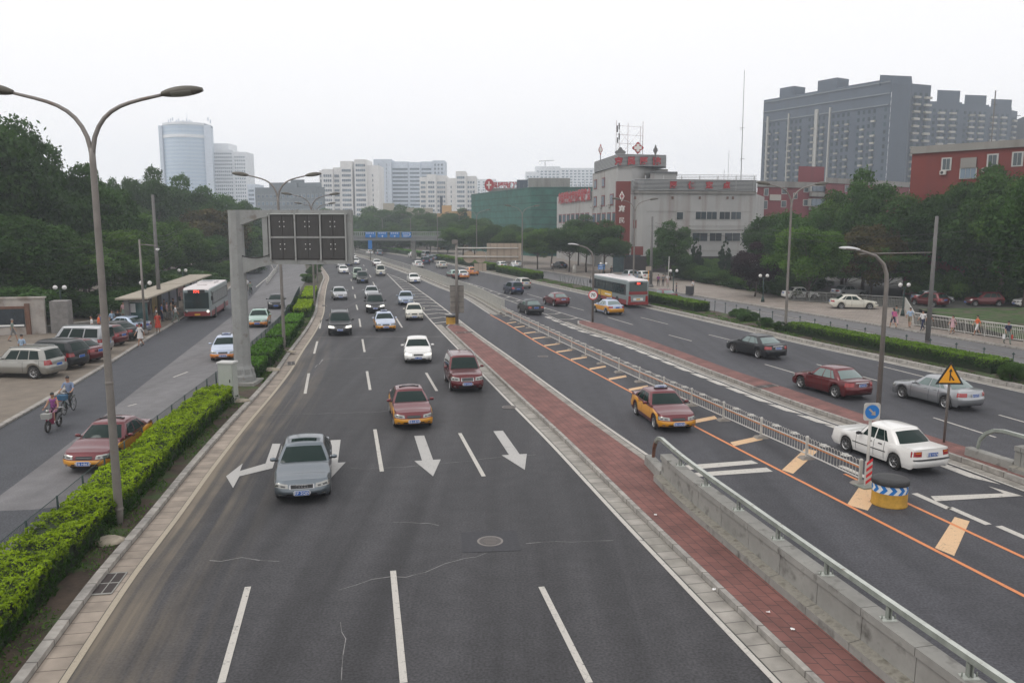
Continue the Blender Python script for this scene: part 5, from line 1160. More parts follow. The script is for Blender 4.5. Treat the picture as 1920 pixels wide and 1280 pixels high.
# ---------------------------------------------------------------- city buses, bicycles, scooter
M_BUSG=mat('bus_grey_green',(.25,.29,.29),.4,.2,coat=.5); M_BUSR=mat('bus_red',(.22,.02,.022),.4,coat=.5); M_BUSW=mat('bus_roof_white',(.62,.58,.57),.5); M_BUSY=mat('bus_advert_yellow',(.6,.36,.04),.5,var=.3,vscale=1.5)
M_BUSGL=mat('bus_glass',(.02,.035,.035),.06,spec=.6); M_BUSGL2=mat('bus_glass_pale',(.09,.11,.105),.1,spec=.6)
def bus(x,y,rz,label,num,ad=False,L=11.6,W=2.5,H=3.05,glass=None):
    r=empty('city_bus',(x,y,.004),rz,label,'bus'); hl=L/2; hw=W/2
    def ring(x,z0,z1,w,rad=.2):
        pts=[]
        for sy,sz,a0 in ((1,-1,-90),(1,1,0),(-1,1,90),(-1,-1,180)):
            for k in range(5):
                a=R(a0+k*22.5); rr=rad if sz>0 else .06; pts.append(Vector((x,sy*(w-rr)+rr*math.cos(a),(z1-rr if sz>0 else z0+rr)+rr*math.sin(a))))
        return pts
    m=MB(); P=[ring(-hl+.0,.45,H-.15,hw-.12),ring(-hl+.06,.38,H-.06,hw-.05),ring(-hl+.3,.34,H,hw),ring(hl-.5,.34,H,hw),ring(hl-.12,.36,H-.06,hw-.04),ring(hl,.42,H-.2,hw-.14)]
    m.grid(P,m=lambda i,j:1 if 7<=j<=11 else 0,sm=True,closed=True); m.poly(P[0],0); m.poly(P[-1][::-1],0); m.build('body',[M_BUSG,M_BUSW],r)
    for sy in (1,-1):
        m=MB(); m.box((0,sy*(hw+.004),.62),(L-.5,.02,.5),0)
        for wx in (hl-2.6,-hl+3.0): m.lathe([(.001,sy*(hw+.018)),(.56,sy*(hw+.018))],20,1,axis='y',c=(wx,0,.52),sm=False)
        m.build('red_skirt',[M_BUSR,M_TRIM],r)
        n=8
        m=MB(); m.box((-.15,sy*(hw+.0),1.95),(L-1.1,.03,1.15),0); m.build('window_band',M_TRIM,r)
        for i in range(n):
            x=-hl+.95+(i+.5)*(L-2.2)/n; g=MB(); g.box((x,sy*(hw+.012),1.98),((L-2.2)/n-.16,.02,1.0),0); g.build('side_window',glass or M_BUSGL,r)
        if ad and sy>0:
            a=MB(); a.box((1.2,sy*(hw+.02),1.08),(4.6,.02,.62),0); T=Matrix(((-1,0,0,2.6),(0,0,1,hw+.035),(0,1,0,1.08),(0,0,0,1))); a.add(text_mb('Z',.6,0,bold=.04),T,1); a.box((.2,hw+.033,1.05),(2.0,.01,.14),2); a.build('advert_panel',[M_BUSY,M_BLACK,M_WHITEB],r)
    if not ad:
        pass
    for k in (-1,1):
        m=MB()
        m.box((-.3 if k<0 else 0,0,0),(.01,.01,.01)); 
    m=MB(); m.box((hl+.0,0,1.86),(.05,W-.36,1.5),0); m.build('windscreen',M_BUSGL,r)
    m=MB(); m.box((hl+.03,0,2.72),(.05,1.5,.32),0); T=Matrix(((0,0,1,hl+.062),(1,0,0,0),(0,1,0,2.7),(0,0,0,1))); m.add(text_mb(num,.36,0,bold=.03),T,1); m.build('number_display',[M_BLACK,M_LED],r)
    m=MB(); m.box((hl-.06,0,.62),(.14,W-.2,.42),0); m.box((hl+.02,0,.55),(.03,.5,.16),1); m.build('bumper',[M_BUSR,M_PLATEY],r)
    for sy in (1,-1):
        m=MB(); m.lathe([(.001,.03),(.13,.02),(.14,-.02)],12,0,axis='x',c=(hl+.0,sy*.95,.83)); m.build('headlight',M_LAMPON if sy>0 else M_LAMP,r)
        m=MB(); m.tube([(hl-.05,sy*hw,2.7),(hl+.3,sy*(hw+.15),2.7),(hl+.32,sy*(hw+.18),2.2)],.03,5); m.box((hl+.32,sy*(hw+.18),2.1),(.1,.2,.4)); m.build('wing_mirror',M_TRIM,r)
        m=MB(); m.box((-hl-.01,sy*.98,1.0),(.05,.3,.62),0,0,None,.8); m.build('tail_light',M_TAIL,r)
    m=MB(); m.box((-hl-.0,0,2.25),(.05,W-.5,1.0),0); m.build('rear_window',M_BUSGL2,r)
    m=MB(); m.box((-hl-.02,0,1.62),(.05,W-.4,.34),0); m.box((-hl,0,.52),(.1,W-.15,.32),0); m.box((-hl-.03,0,.95),(.03,1.1,.28),1); m.box((-hl-.04,0,.95),(.02,.45,.15),2); m.build('rear_panel',[M_BUSR,M_PLWHITE,M_PLATEY],r)
    m=MB(); m.box((-hl-.03,0,2.65),(.05,.9,.3),0); T=Matrix(((0,0,-1,-hl-.06),(-1,0,0,0),(0,1,0,2.65),(0,0,0,1))); m.add(text_mb(num,.3,0,bold=.03),T,1); m.build('number_display',[M_BLACK,M_LED],r)
    m=MB(); m.box((-1.2,0,H+.09),(3.2,1.7,.2),0,0,None,.92); m.box((-1.9,0,H+.2),(1.0,1.1,.04),1); m.box((-.5,0,H+.2),(1.0,1.1,.04),1); m.box((2.4,0,H+.04),(.7,.8,.12),0); m.build('roof_cooler',[M_BUSW,M_RIM],r)
    for wx in (hl-2.6,-hl+3.0):
        ty,rm=wheel_mesh(.49,.3,8)
        for sy in (1,-1): w=link('wheel',ty,r,(wx,sy*(hw-.13),.49),0 if sy>0 else math.pi); link('rim',rm,w)
    return r
p=G(368,600); e=LP.xs(p.y)[1]; f=-Vector((e,1,0)).normalized(); c=p-f*(5.8-.3); bus(c.x+.2,c.y,math.atan2(f.y,f.x),'grey and red city bus with number 774 pulling up at the bus shelter','774',glass=M_BUSGL2)
p=G(1194,577); e=EL.xs(p.y)[1]; f=Vector((e,1,0)).normalized(); f=Matrix.Rotation(R(-3),3,'Z')@f; c=p+f*(5.8-.3); bus(c.x,c.y,math.atan2(f.y,f.x),'grey and red city bus with number 331 and a yellow side advert, seen from behind','331',ad=True,L=11.6)
# ---------------------------------------------------------------- clipped hedges
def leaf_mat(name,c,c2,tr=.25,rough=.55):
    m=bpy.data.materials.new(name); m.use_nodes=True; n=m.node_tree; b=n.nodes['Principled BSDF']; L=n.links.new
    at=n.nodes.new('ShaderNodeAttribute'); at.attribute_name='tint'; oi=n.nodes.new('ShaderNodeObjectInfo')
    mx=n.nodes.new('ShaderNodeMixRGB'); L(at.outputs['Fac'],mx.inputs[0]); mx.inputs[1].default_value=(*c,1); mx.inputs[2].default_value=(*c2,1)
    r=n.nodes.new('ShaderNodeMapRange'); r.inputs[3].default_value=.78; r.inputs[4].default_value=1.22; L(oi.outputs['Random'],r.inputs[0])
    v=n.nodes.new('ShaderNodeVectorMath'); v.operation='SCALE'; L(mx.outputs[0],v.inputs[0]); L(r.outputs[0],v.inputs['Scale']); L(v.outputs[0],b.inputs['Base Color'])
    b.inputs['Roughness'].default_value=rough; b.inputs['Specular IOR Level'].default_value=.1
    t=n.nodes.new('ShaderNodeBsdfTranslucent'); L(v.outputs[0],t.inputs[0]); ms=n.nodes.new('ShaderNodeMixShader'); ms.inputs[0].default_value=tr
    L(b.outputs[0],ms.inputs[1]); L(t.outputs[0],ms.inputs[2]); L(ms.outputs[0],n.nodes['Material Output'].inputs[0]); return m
def leaves_mesh(name, pts, nor, size, m, rn, tint, asp=.6, jit=.7):
    """one small bent quad per leaf"""
    V=[];F=[];T=[]
    for p,nn in zip(pts,nor):
        n_=(nn+Vector((rn.gauss(0,jit),rn.gauss(0,jit),rn.gauss(0,jit)))).normalized()
        a=n_.orthogonal().normalized(); a=Matrix.Rotation(rn.random()*6.28,3,n_)@a; b=n_.cross(a); s=size*rn.uniform(.6,1.35); k=len(V)
        V += [tuple(p-a*s/2),tuple(p+b*s*asp/2),tuple(p+a*s/2),tuple(p-b*s*asp/2)]; F.append((k,k+1,k+2,k+3)); t=tint(p); T += [t]*4
    me=bpy.data.meshes.new(name); me.from_pydata(V,[],F); me.materials.append(m)
    at=me.attributes.new('tint','FLOAT','POINT'); at.data.foreach_set('value',T); me.update(); return me
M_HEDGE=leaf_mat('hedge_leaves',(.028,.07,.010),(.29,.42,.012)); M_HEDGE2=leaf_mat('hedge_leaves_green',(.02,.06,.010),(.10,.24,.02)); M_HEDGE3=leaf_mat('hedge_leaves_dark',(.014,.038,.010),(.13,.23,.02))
M_HCORE=mat('hedge_core',(.012,.022,.006),.95,var=.4,vscale=6); M_TWIG=mat('twigs',(.06,.045,.03),.9)
def hedge(C,o0,o1,y0,y1,h,m,label,group,z0=.12,leaf=.085,dens=330,seed=1,light=1,rough=.05,y0b=None,slant=0):
    rn=random.Random(seed); r=empty('hedge',(*C.at((y0+y1)/2,(o0+o1)/2)[:2],z0),0,label,'hedge',group); org=C.at((y0+y1)/2,(o0+o1)/2,z0)
    core=sweep(None,C,[(o0+.1,z0),(o0+.1,z0+h-.12),(o1-.1,z0+h-.12),(o1-.1,z0)],y0+.1,y1-.1,None)
    core.v=[(x-org.x,y-org.y,z-org.z) for x,y,z in core.v]; core.build('core',M_HCORE,r)
    pts=[];nor=[]; W_=o1-o0; Lh=y1-y0
    def add(y,o,z,n_):
        q=C.at(y,o,z0+z)-org; w=mnoise.noise(Vector((q.x*1.3+seed,q.y*1.3,z*2)))*rough*1.6+mnoise.noise(Vector((q.x*4.5+seed,q.y*4.5,z*5)))*rough*1.1; d=min(1,rn.expovariate(1/.03)/.2)*.12
        pts.append(q+n_*(w-d)); nor.append(n_)
    e=C.xs((y0+y1)/2)[1]; sx=Vector((1,-e,0)).normalized(); fy=Vector((e,1,0)).normalized()
    nt=int(W_*Lh*dens*1.25); ns=int(h*Lh*dens); ne=int(h*W_*dens)
    for _ in range(nt): add(rn.uniform(y0,y1),rn.uniform(o0,o1),h,Vector((0,0,1)))
    for _ in range(ns): add(rn.uniform(y0,y1),o1,rn.uniform(0.03,1)*h,sx); 
    for _ in range(ns//2): add(rn.uniform(y0,y1),o0,rn.uniform(0.3,1)*h,-sx)
    for _ in range(ne): add(y0,rn.uniform(o0,o1),rn.uniform(0.03,1)*h,-fy); 
    for _ in range(ne//2): add(y1,rn.uniform(o0,o1),rn.uniform(0.5,1)*h,fy)
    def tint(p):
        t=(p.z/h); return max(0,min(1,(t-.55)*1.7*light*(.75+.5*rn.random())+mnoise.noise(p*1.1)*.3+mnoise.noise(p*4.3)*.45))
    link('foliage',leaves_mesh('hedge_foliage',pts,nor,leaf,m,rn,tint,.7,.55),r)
GH='clipped hedges in the left planted strip'
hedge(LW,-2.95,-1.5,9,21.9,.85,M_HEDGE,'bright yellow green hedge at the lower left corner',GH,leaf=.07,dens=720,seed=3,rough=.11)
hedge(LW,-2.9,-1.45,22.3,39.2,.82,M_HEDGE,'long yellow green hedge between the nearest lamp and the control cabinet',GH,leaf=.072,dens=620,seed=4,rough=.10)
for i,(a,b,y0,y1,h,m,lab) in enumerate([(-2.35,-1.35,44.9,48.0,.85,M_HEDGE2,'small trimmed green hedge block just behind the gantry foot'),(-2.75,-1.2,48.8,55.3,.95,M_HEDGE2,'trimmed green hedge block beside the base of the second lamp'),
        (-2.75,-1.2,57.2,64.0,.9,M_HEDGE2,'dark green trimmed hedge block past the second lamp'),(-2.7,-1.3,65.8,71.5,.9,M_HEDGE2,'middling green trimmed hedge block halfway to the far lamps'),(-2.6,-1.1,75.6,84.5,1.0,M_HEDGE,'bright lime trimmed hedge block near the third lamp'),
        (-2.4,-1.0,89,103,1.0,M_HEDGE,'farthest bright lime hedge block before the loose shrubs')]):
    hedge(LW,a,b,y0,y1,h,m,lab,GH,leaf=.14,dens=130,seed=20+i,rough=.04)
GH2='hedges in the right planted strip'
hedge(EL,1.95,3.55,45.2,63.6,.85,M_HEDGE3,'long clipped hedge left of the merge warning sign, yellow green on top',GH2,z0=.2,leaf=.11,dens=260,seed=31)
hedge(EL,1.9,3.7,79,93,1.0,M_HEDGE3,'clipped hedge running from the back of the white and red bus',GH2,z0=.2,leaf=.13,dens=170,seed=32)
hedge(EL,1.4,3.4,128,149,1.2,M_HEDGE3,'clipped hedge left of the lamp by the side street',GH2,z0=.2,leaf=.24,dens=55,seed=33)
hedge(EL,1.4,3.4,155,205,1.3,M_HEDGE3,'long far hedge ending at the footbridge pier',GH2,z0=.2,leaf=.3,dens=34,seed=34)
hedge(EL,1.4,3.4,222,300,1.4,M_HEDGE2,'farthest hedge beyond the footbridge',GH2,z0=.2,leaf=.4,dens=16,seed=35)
# ---------------------------------------------------------------- buildings
def streak_mat(name,c,stain=(.16,.09,.06),amt=.6,sx=.5,rough=.85,lo=.52,hi=.68):
    m=bpy.data.materials.new(name); m.use_nodes=True; n=m.node_tree; b=n.nodes['Principled BSDF']; L=n.links.new; g=n.nodes.new('ShaderNodeNewGeometry')
    mp=n.nodes.new('ShaderNodeMapping'); mp.inputs['Scale'].default_value=(sx,sx,sx*.07); L(g.outputs['Position'],mp.inputs[0])
    t=n.nodes.new('ShaderNodeTexNoise'); t.inputs['Scale'].default_value=1; t.inputs['Detail'].default_value=6; L(mp.outputs[0],t.inputs[0])
    r=n.nodes.new('ShaderNodeMapRange'); r.inputs[1].default_value=lo; r.inputs[2].default_value=hi; r.inputs[4].default_value=amt; L(t.outputs[0],r.inputs[0])
    t2=n.nodes.new('ShaderNodeTexNoise'); t2.inputs['Scale'].default_value=.35; t2.inputs['Detail'].default_value=5; L(g.outputs['Position'],t2.inputs[0])
    r2=n.nodes.new('ShaderNodeMapRange'); r2.inputs[3].default_value=.82; r2.inputs[4].default_value=1.16; L(t2.outputs[0],r2.inputs[0])
    v=n.nodes.new('ShaderNodeVectorMath'); v.operation='SCALE'; v.inputs[0].default_value=c; L(r2.outputs[0],v.inputs['Scale'])
    mx=n.nodes.new('ShaderNodeMixRGB'); L(r.outputs[0],mx.inputs[0]); L(v.outputs[0],mx.inputs[1]); mx.inputs[2].default_value=(*stain,1); L(mx.outputs[0],b.inputs[0]); b.inputs['Roughness'].default_value=rough; return m
B_HOSP=streak_mat('hospital_render',(.37,.365,.35),amt=.45); B_RED=streak_mat('red_wall',(.165,.031,.023),(.13,.03,.03),.5); B_RED2=streak_mat('pinkish_red_wall',(.18,.036,.042),(.11,.03,.034),.5); B_GREYC=streak_mat('grey_cornice',(.24,.23,.21),(.12,.1,.09),.5)
B_LOUV=mat('louver_metal',(.42,.425,.42),.5,.3); B_LOUVD=mat('dark_grey_panel',(.12,.125,.125),.7); B_REDL=mat('red_letters',(.34,.015,.02),.5); B_WL=mat('white_letters',(.72,.70,.66),.5)  # dark grey panel backs the louvre slats and caps the stair house
B_GLASS=mat('window_glass',(.03,.045,.05),.12,spec=.7,objvar=.5); B_GLASSB=mat('window_glass_blue',(.10,.14,.18),.12,spec=.7,objvar=.35); B_GLASSD=mat('window_glass_dark',(.012,.032,.042),.4,spec=.15,objvar=.5); B_FRAME=mat('window_frame',(.42,.42,.40),.6); B_FRAMER=mat('window_frame_red',(.16,.03,.03),.6)
B_DARKT=streak_mat('dark_tower_render',(.060,.078,.105),(.05,.055,.065),.5,.2); B_PIPE=mat('pale_pipe',(.36,.35,.32),.7); B_BALC=mat('balcony_pale',(.34,.32,.28),.7,objvar=.25)
B_W1=streak_mat('hazed_pale_tower',(.68,.67,.65),(.4,.37,.33),.3,.1); B_W2=streak_mat('hazed_cool_tower',(.54,.59,.66),(.33,.36,.4),.3,.1); B_W3=streak_mat('hazed_white_hotel',(.72,.73,.74),(.5,.5,.5),.2,.1); B_GB=streak_mat('grey_block',(.15,.17,.185),(.10,.11,.12),.4,.15)  # far towers: part of the distance haze is painted into their paler walls
B_YEL=streak_mat('ochre_block',(.46,.30,.15),(.3,.2,.1),.4,.3); B_CRM=streak_mat('cream_block',(.4,.36,.3),(.3,.26,.2),.3,.3)
def ac_unit(p,n_,root,s=1):
    m=MB(); a=math.atan2(n_.y,n_.x); m.box((0,0,0),(.35*s,.85*s,.6*s),0); m.lathe([(.001,.19*s),(.22*s,.19*s)],12,1,axis='x',c=(0,-.1*s,0),sm=False); m.build('air_conditioner',[M_WHITEP,M_BLACK],root,p+n_*.25,a)
class Bld:
    def __init__(s,name,label,cat='building',group=None,loc=(0,0,0)):
        s.r=empty(name,loc,0,label,cat,group); s.o=Vector(loc); s.win=[]; s.balc=[]
    def prism(s,part,pts,z0,z1,m,sm=False,cap=None):
        mb=MB(); n=len(pts); pts=[Vector((p[0],p[1],0))-Vector((s.o.x,s.o.y,0)) for p in pts]
        area=sum(pts[i].x*pts[(i+1)%n].y-pts[(i+1)%n].x*pts[i].y for i in range(n))
        if area<0: pts=pts[::-1]
        for i in range(n):
            a,b=pts[i],pts[(i+1)%n]; mb.poly([(a.x,a.y,z0),(b.x,b.y,z0),(b.x,b.y,z1),(a.x,a.y,z1)],0,None,sm)
        mb.poly([(p.x,p.y,z1) for p in pts],1 if cap else 0)
        return mb.build(part,[m,cap] if cap else m,s.r)
    def face(s,A,B):
        """facade from A (left) to B (right) as seen from the road; returns origin, unit vector, outward normal, length"""
        A=Vector((A[0],A[1],0)); B=Vector((B[0],B[1],0)); u=(B-A); L=u.length; u/=L; n=Vector((u.y,-u.x,0)); return A,u,n,L
    def quad(s,F,u0,u1,z0,z1,d=.06,out=None):
        A,u,n,L=F; out=out if out is not None else s.win; out.append((A+u*((u0+u1)/2)+n*(d/2)+Vector((0,0,(z0+z1)/2)),math.atan2(u.y,u.x),u1-u0,z1-z0,d))
    def flush(s,lst,part,mglass,mframe=None,panes=1,frame=.07):
        if not lst: return
        lst=sorted(lst,key=lambda q:q[0].length/ max(.2,q[3])); cache={}
        def mk(mb,q,loc=None):
            c,a,w,h,d=q; T=Matrix.Translation(loc if loc is not None else (0,0,0))@Matrix.Rotation(a if loc is not None else 0,4,'Z')
            if mframe: mb.box((0,0,0),(w+frame*2,d,h+frame*2),1,0,T); 
            pw=w/panes
            for i in range(panes): mb.box((-w/2+(i+.5)*pw,-d*.35,0),(pw-.06 if panes>1 else w,d*.9,h),0,0,T)
        mats=[mglass,mframe] if mframe else [mglass]
        for q in lst[:100]:
            key=(round(q[2],2),round(q[3],2),round(q[4],2))
            if key not in cache: mb=MB(); mk(mb,q); cache[key]=mb.mesh(part,mats)
            link(part,cache[key],s.r,q[0]-s.o,q[1])
        if len(lst)>100:
            mb=MB()
            for q in lst[100:]: mk(mb,q,q[0]-s.o)
            mb.build('more_'+part+'s',mats,s.r,kind='stuff')
    def gridwin(s,F,cols,z0,floor,nf,w,h,u0=None,u1=None,d=.06,skip=None,out=None,jit=None):
        L=F[3]; u0=u0 if u0 is not None else .8; u1=u1 if u1 is not None else L-.8
        for i in range(cols):
            c=u0+(i+.5)*(u1-u0)/cols
            for k in range(nf):
                if skip and skip(i,k): continue
                s.quad(F,c-w/2,c+w/2,z0+k*floor,z0+k*floor+h,d,out)
def X(px,Y): return D(px,423,Y).x
def XY(px,Y): return (X(px,Y),Y)
def Zt(py,Y): return D(960,py,Y).z
# --- the hospital
b=Bld('hospital',"pale rendered hospital with louvred parapets, red letters and a tall red sign fin",'building'); r=b.r
fr=[XY(1180,157),XY(1183,153.6),XY(1188,151.3),XY(1195,150.2),XY(1205,150),XY(1415,154)]
b.prism('wing',fr+[XY(1440,182),XY(1190,182)],0,Zt(362,150),B_HOSP,cap=B_GREYC)
b.prism('cornice',[XY(1179.5,156.8),XY(1182.5,153.3),XY(1187.6,150.95),XY(1195,149.8),XY(1205,149.6),XY(1415.5,153.6),XY(1417,158),XY(1180,158)],Zt(362,150)-.05,Zt(357.5,150),B_GREYC)
F=b.face(XY(1205,150),XY(1415,154)); zt=Zt(357,150)
zl=zt+.05
for i in range(9):
    b.prism('parapet_slat',[(x+(0),y-.55) for x,y in fr]+[XY(1415,154.2),XY(1180,157.6)],zl+i*.24,zl+i*.24+.11,B_LOUV)
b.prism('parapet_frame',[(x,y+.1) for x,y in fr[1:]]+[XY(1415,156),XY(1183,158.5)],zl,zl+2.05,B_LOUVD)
for k in range(7): 
    x=1210+k*34; p=D(x,340,151.5+k*.4); m=MB(); m.box((0,0,0),(.12,.3,2.9)); m.build('parapet_post',B_LOUV,r,(p.x,p.y,zl+1.3))
for z in (.25,.55,.85): m=MB(); a=XY(1265,152.2); c2=XY(1415,155); m.tube([(a[0],a[1],zl+2.1+z),(c2[0],c2[1],zl+2.1+z)],.05,4); m.build('top_rail',B_LOUV,r)
def wall_text(ch,px,py,Y,size,mt,root,bold=.03,rz=0,depth=.06,part='letter'):
    p=D(px,py,Y); m=text_mb(ch,size,0,bold=bold,depth=depth/size); T=Matrix(((1,0,0,0),(0,0,-1,0),(0,1,0,0),(0,0,0,1))); q=MB(); q.add(m,T); q.build(part,mt,root,p,rz)
for ch,px in zip('医保定点',(1263,1297,1330,1362.5)): wall_text(ch,px,347,149.4+(px-1205)/210*4-.35,1.35,B_REDL,r,.04)
z=lambda py,Y=150: Zt(py,Y)
def pw(F,p0,p1,y0,y1,Y,out=None,d=.08):
    A,u,n,L=F; a=(X(p0,Y)-A.x)/u.x; c=(X(p1,Y)-A.x)/u.x; b.quad(F,a,c,Zt(y1,Y),Zt(y0,Y),d,out)
W4=[];
for p0,p1 in [(1304,1325),(1326,1346),(1351,1372),(1374,1394)]: pw(F,p0,p1,397,411,151.5,W4)
for p0,p1 in [(1299,1329),(1333,1357),(1363,1394)]: pw(F,p0,p1,437,452,151.5,W4)
b.flush(W4,'window',B_GLASS,B_FRAME,panes=2); W1=[]; pw(F,1269,1281,398,411,150.8,W1)
for p0,p1,y0,y1 in [(1397,1412,436,454)]: pw(F,p0,p1,y0,y1,152,W1)
F0=b.face(XY(1188,151.2),XY(1204,150)); 
for y0,y1 in ((398,412),(437,451)): 
    A,u,n,L=F0; b.quad(F0,.25,L-.25,Zt(y1,150.6),Zt(y0,150.6),.08,W1)
b.flush(W1,'window',B_GLASS,B_FRAME); 
m=MB(); p=D(1195,420,150.5); m.box((0,0,0),(1.5,.12,1.5)); m.build('red_panel',B_RED,r,p,R(-5)); 
m=MB(); p=D(1195,455,150.3); m.box((0,0,-1.5),(2.2,.5,1.6)); m.build('red_panel',B_RED,r,p,R(-5))
m=MB(); p=D(1355,432,151); m.box((0,0,0),(11.5,.7,.25)); m.build('canopy',B_GREYC,r,p,R(-1.5))
m=MB(); p=D(1280,494,149.8); m.box((0,0,-.3),(22,.3,3.3)); m.build('ground_floor_glazing',mat('dark_shopfront',(.035,.03,.03),.3,var=.4,vscale=.8),r,p)
m=MB(); p=D(1175,494,150.2); m.box((0,0,-.2),(5.2,.3,3.6)); m.build('entrance_glazing',mat('entrance_glass',(.05,.09,.10),.15,var=.3,vscale=1),r,p)
# joints in the render
for py in (396.5,424,470): m=MB(); m.box((0,0,0),(21,.03,.05)); p=D(1312,py,152); m.build('joint',B_GREYC,r,(p.x,151.93,p.z),math.atan2(4,X(1415,154)-X(1205,150)))
# rust below the brackets
for px in (1191,1261,1312,1364,1374): m=MB(); p=D(px,371,149.9+(px-1205)*.019); m.box((0,0,0),(.35,.4,.5)); m.build('bracket',mat('rusty_bracket',(.14,.08,.06),.8),r,p)
# fin
m=MB(); p0=D(1156,340,150.6); p1=D(1180,478,150.6); m.box(((p0.x+p1.x)/2,151.2,(p0.z+p1.z)/2),(p1.x-p0.x,1.2,p0.z-p1.z)); m.build('sign_fin',B_RED,r)
wall_text('京',1166,391,150.45,1.25,B_WL,r,.03); wall_text('民',1166,413,150.45,1.15,B_WL,r,.0); wall_text('医',1166,436,150.45,1.2,mat('faded_letters',(.13,.03,.035),.6),r); wall_text('院',1167,456,150.45,1.2,_mats['faded_letters'],r)
m=MB(); p=D(1166,368,150.4); m.poly([(-.5,0,0),(0,0,-1.0),(.5,0,0),(0,0,1.0)]); m.build('emblem',B_WL,r,p); m=MB(); m.box((0,-.02,0),(.2,.03,1.0)); m.box((0,-.02,0),(.62,.03,.24)); m.build('emblem',B_REDL,r,p)
# stair glazing between fin and rounded corner
m=MB(); p0=D(1178,398,154.3); 
for y0,y1 in ((368,384),(400,432),(438,450)): a=D(1181,y0,156); c2=D(1187,y1,156); m.box(((a.x+c2.x)/2,152.6,(a.z+c2.z)/2),(.62,.1,a.z-c2.z))
m.build('stair_glazing',B_GLASS,r)
# tower part
TH=Zt(317,160); tw=[XY(1110,180),XY(1156,158),XY(1182,157.5),XY(1249,166)]
b.prism('tower_block',tw+[XY(1249,188),XY(1118,195)],0,TH,B_HOSP,cap=B_GREYC); b.prism('tower_cornice',[(x,y-.15) for x,y in tw]+[XY(1249.5,170),XY(1113,184)],TH,TH+.35,B_GREYC)
b.prism('stair_house',[XY(1217,158.5),XY(1266,159.5),XY(1266,168),XY(1217,168)],Zt(362,150),Zt(324.5,159),B_HOSP); b.prism('stair_roof',[XY(1216,158.1),XY(1267.5,159.1),XY(1267.5,168.6),XY(1216,168.6)],Zt(324.5,159),Zt(322,159),B_LOUVD)
ul=[XY(1113,177),XY(1156,157.4),XY(1246,160)]
for i in range(9): b.prism('parapet_slat',ul+[XY(1246,160.4),XY(1156.5,158.2),XY(1113.5,178)],TH+.5+i*.26,TH+.5+i*.26+.12,B_LOUV)
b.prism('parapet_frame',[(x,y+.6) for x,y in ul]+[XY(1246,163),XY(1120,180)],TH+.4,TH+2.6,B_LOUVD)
for ch,px in zip('京民医院',(1160,1184,1207.5,1232)): wall_text(ch,px,302,157.1+(px-1156)*.03-.3,1.55,B_REDL,r,.05)
FL_=b.face(XY(1110,180),XY(1156,158)); Ls=FL_[3]; T1=[];
for u in (2.0,9.5): b.quad(FL_,u,u+2.2,Zt(352,175),Zt(338,175),.1,T1)
for u in (1.8,9.3,16.8): b.quad(FL_,u,u+2.4,Zt(386,175),Zt(370,175),.1,T1)
for u in (.8,5.4,10,14.6,19.2): b.quad(FL_,u,u+2.6,Zt(418,175),Zt(402,175),.1,T1)
b.flush(T1,'window',B_GLASSB,B_FRAMER,panes=2,frame=.25)
for u in (1.5,8.6,16.4): A,uu,n,_=FL_; ac_unit(A+uu*u+n*.1+Vector((0,0,Zt(388,172))),n,r,1.3)
m=MB(); A,uu,n,_=FL_; q=A+uu*(Ls/2)+n*.08; m.box((0,0,0),(Ls-1,.16,1.9)); m.build('red_panel',B_RED,r,(q.x,q.y,Zt(425,172)),math.atan2(uu.y,uu.x))
# left wing
WH=Zt(359,182); wl=[XY(1044,217),XY(1110,180.5)]
b.prism('left_wing',wl+[XY(1125,196),XY(1060,235)],0,WH,B_HOSP,cap=B_GREYC); F2=b.face(*wl); T2=[]
for i in range(7): u=F2[3]*.08+i*F2[3]*.128; b.quad(F2,u,u+2.8,Zt(416,195),Zt(402,195),.1,T2)
b.flush(T2,'window',B_GLASSB,B_FRAMER,panes=2,frame=.25)
A,uu,n,L2=F2; q=A+uu*(L2*.55)+n*.25; m=MB(); m.box((0,0,0),(L2*.86,.2,2.3)); m.build('letter_board',mat('letter_board_pale',(.4,.36,.36),.6),r,(q.x,q.y,WH-.6),math.atan2(uu.y,uu.x))
T=Matrix(((1,0,0,0),(0,0,-1,0),(0,1,0,0),(0,0,0,1))); q2=MB(); q2.add(text_mb('京民医院北京市医保定点',3.0,0,bold=.05),T); o=q2.build('letters',B_REDL,r,(q.x+n.x*.2,q.y+n.y*.2,WH-.6),math.atan2(uu.y,uu.x))
# roof frame, crosses, masts
m=MB(); zb=TH+2.6; za=Zt(228,162)
xs=[X(p,162) for p in (1150,1158,1176,1194,1201,1204)]
for i,x in enumerate(xs): m.tube([(x,160+(i%3)*1.8,zb-2.5),(x,160+(i%3)*1.8,za-(i%2)*1.2)],.05,4)
for zz in (.35,.6,.85): m.tube([(xs[0],160,lerp(zb,za,zz)),(xs[-1],163,lerp(zb,za,zz))],.03,4); 
m.tube([(xs[1],160,zb),(xs[3],161,za-2)],.02,4); m.tube([(xs[3],161,zb),(xs[1],161,za-2)],.02,4); m.tube([(xs[0],160,zb+1),(xs[2],161,zb+5)],.02,4); m.build('roof_scaffold',mat('scaffold_pink',(.35,.28,.28),.6),r)
m=MB()
for px,y0,y1 in ((1157.5,236,248),(1161,231,243),(1158,258,268),(1161,250,262)): a=D(px,y0,160); c2=D(px,y1,160); m.tube([a,c2],.13,6)
m.build('antenna',M_BLACK,r)
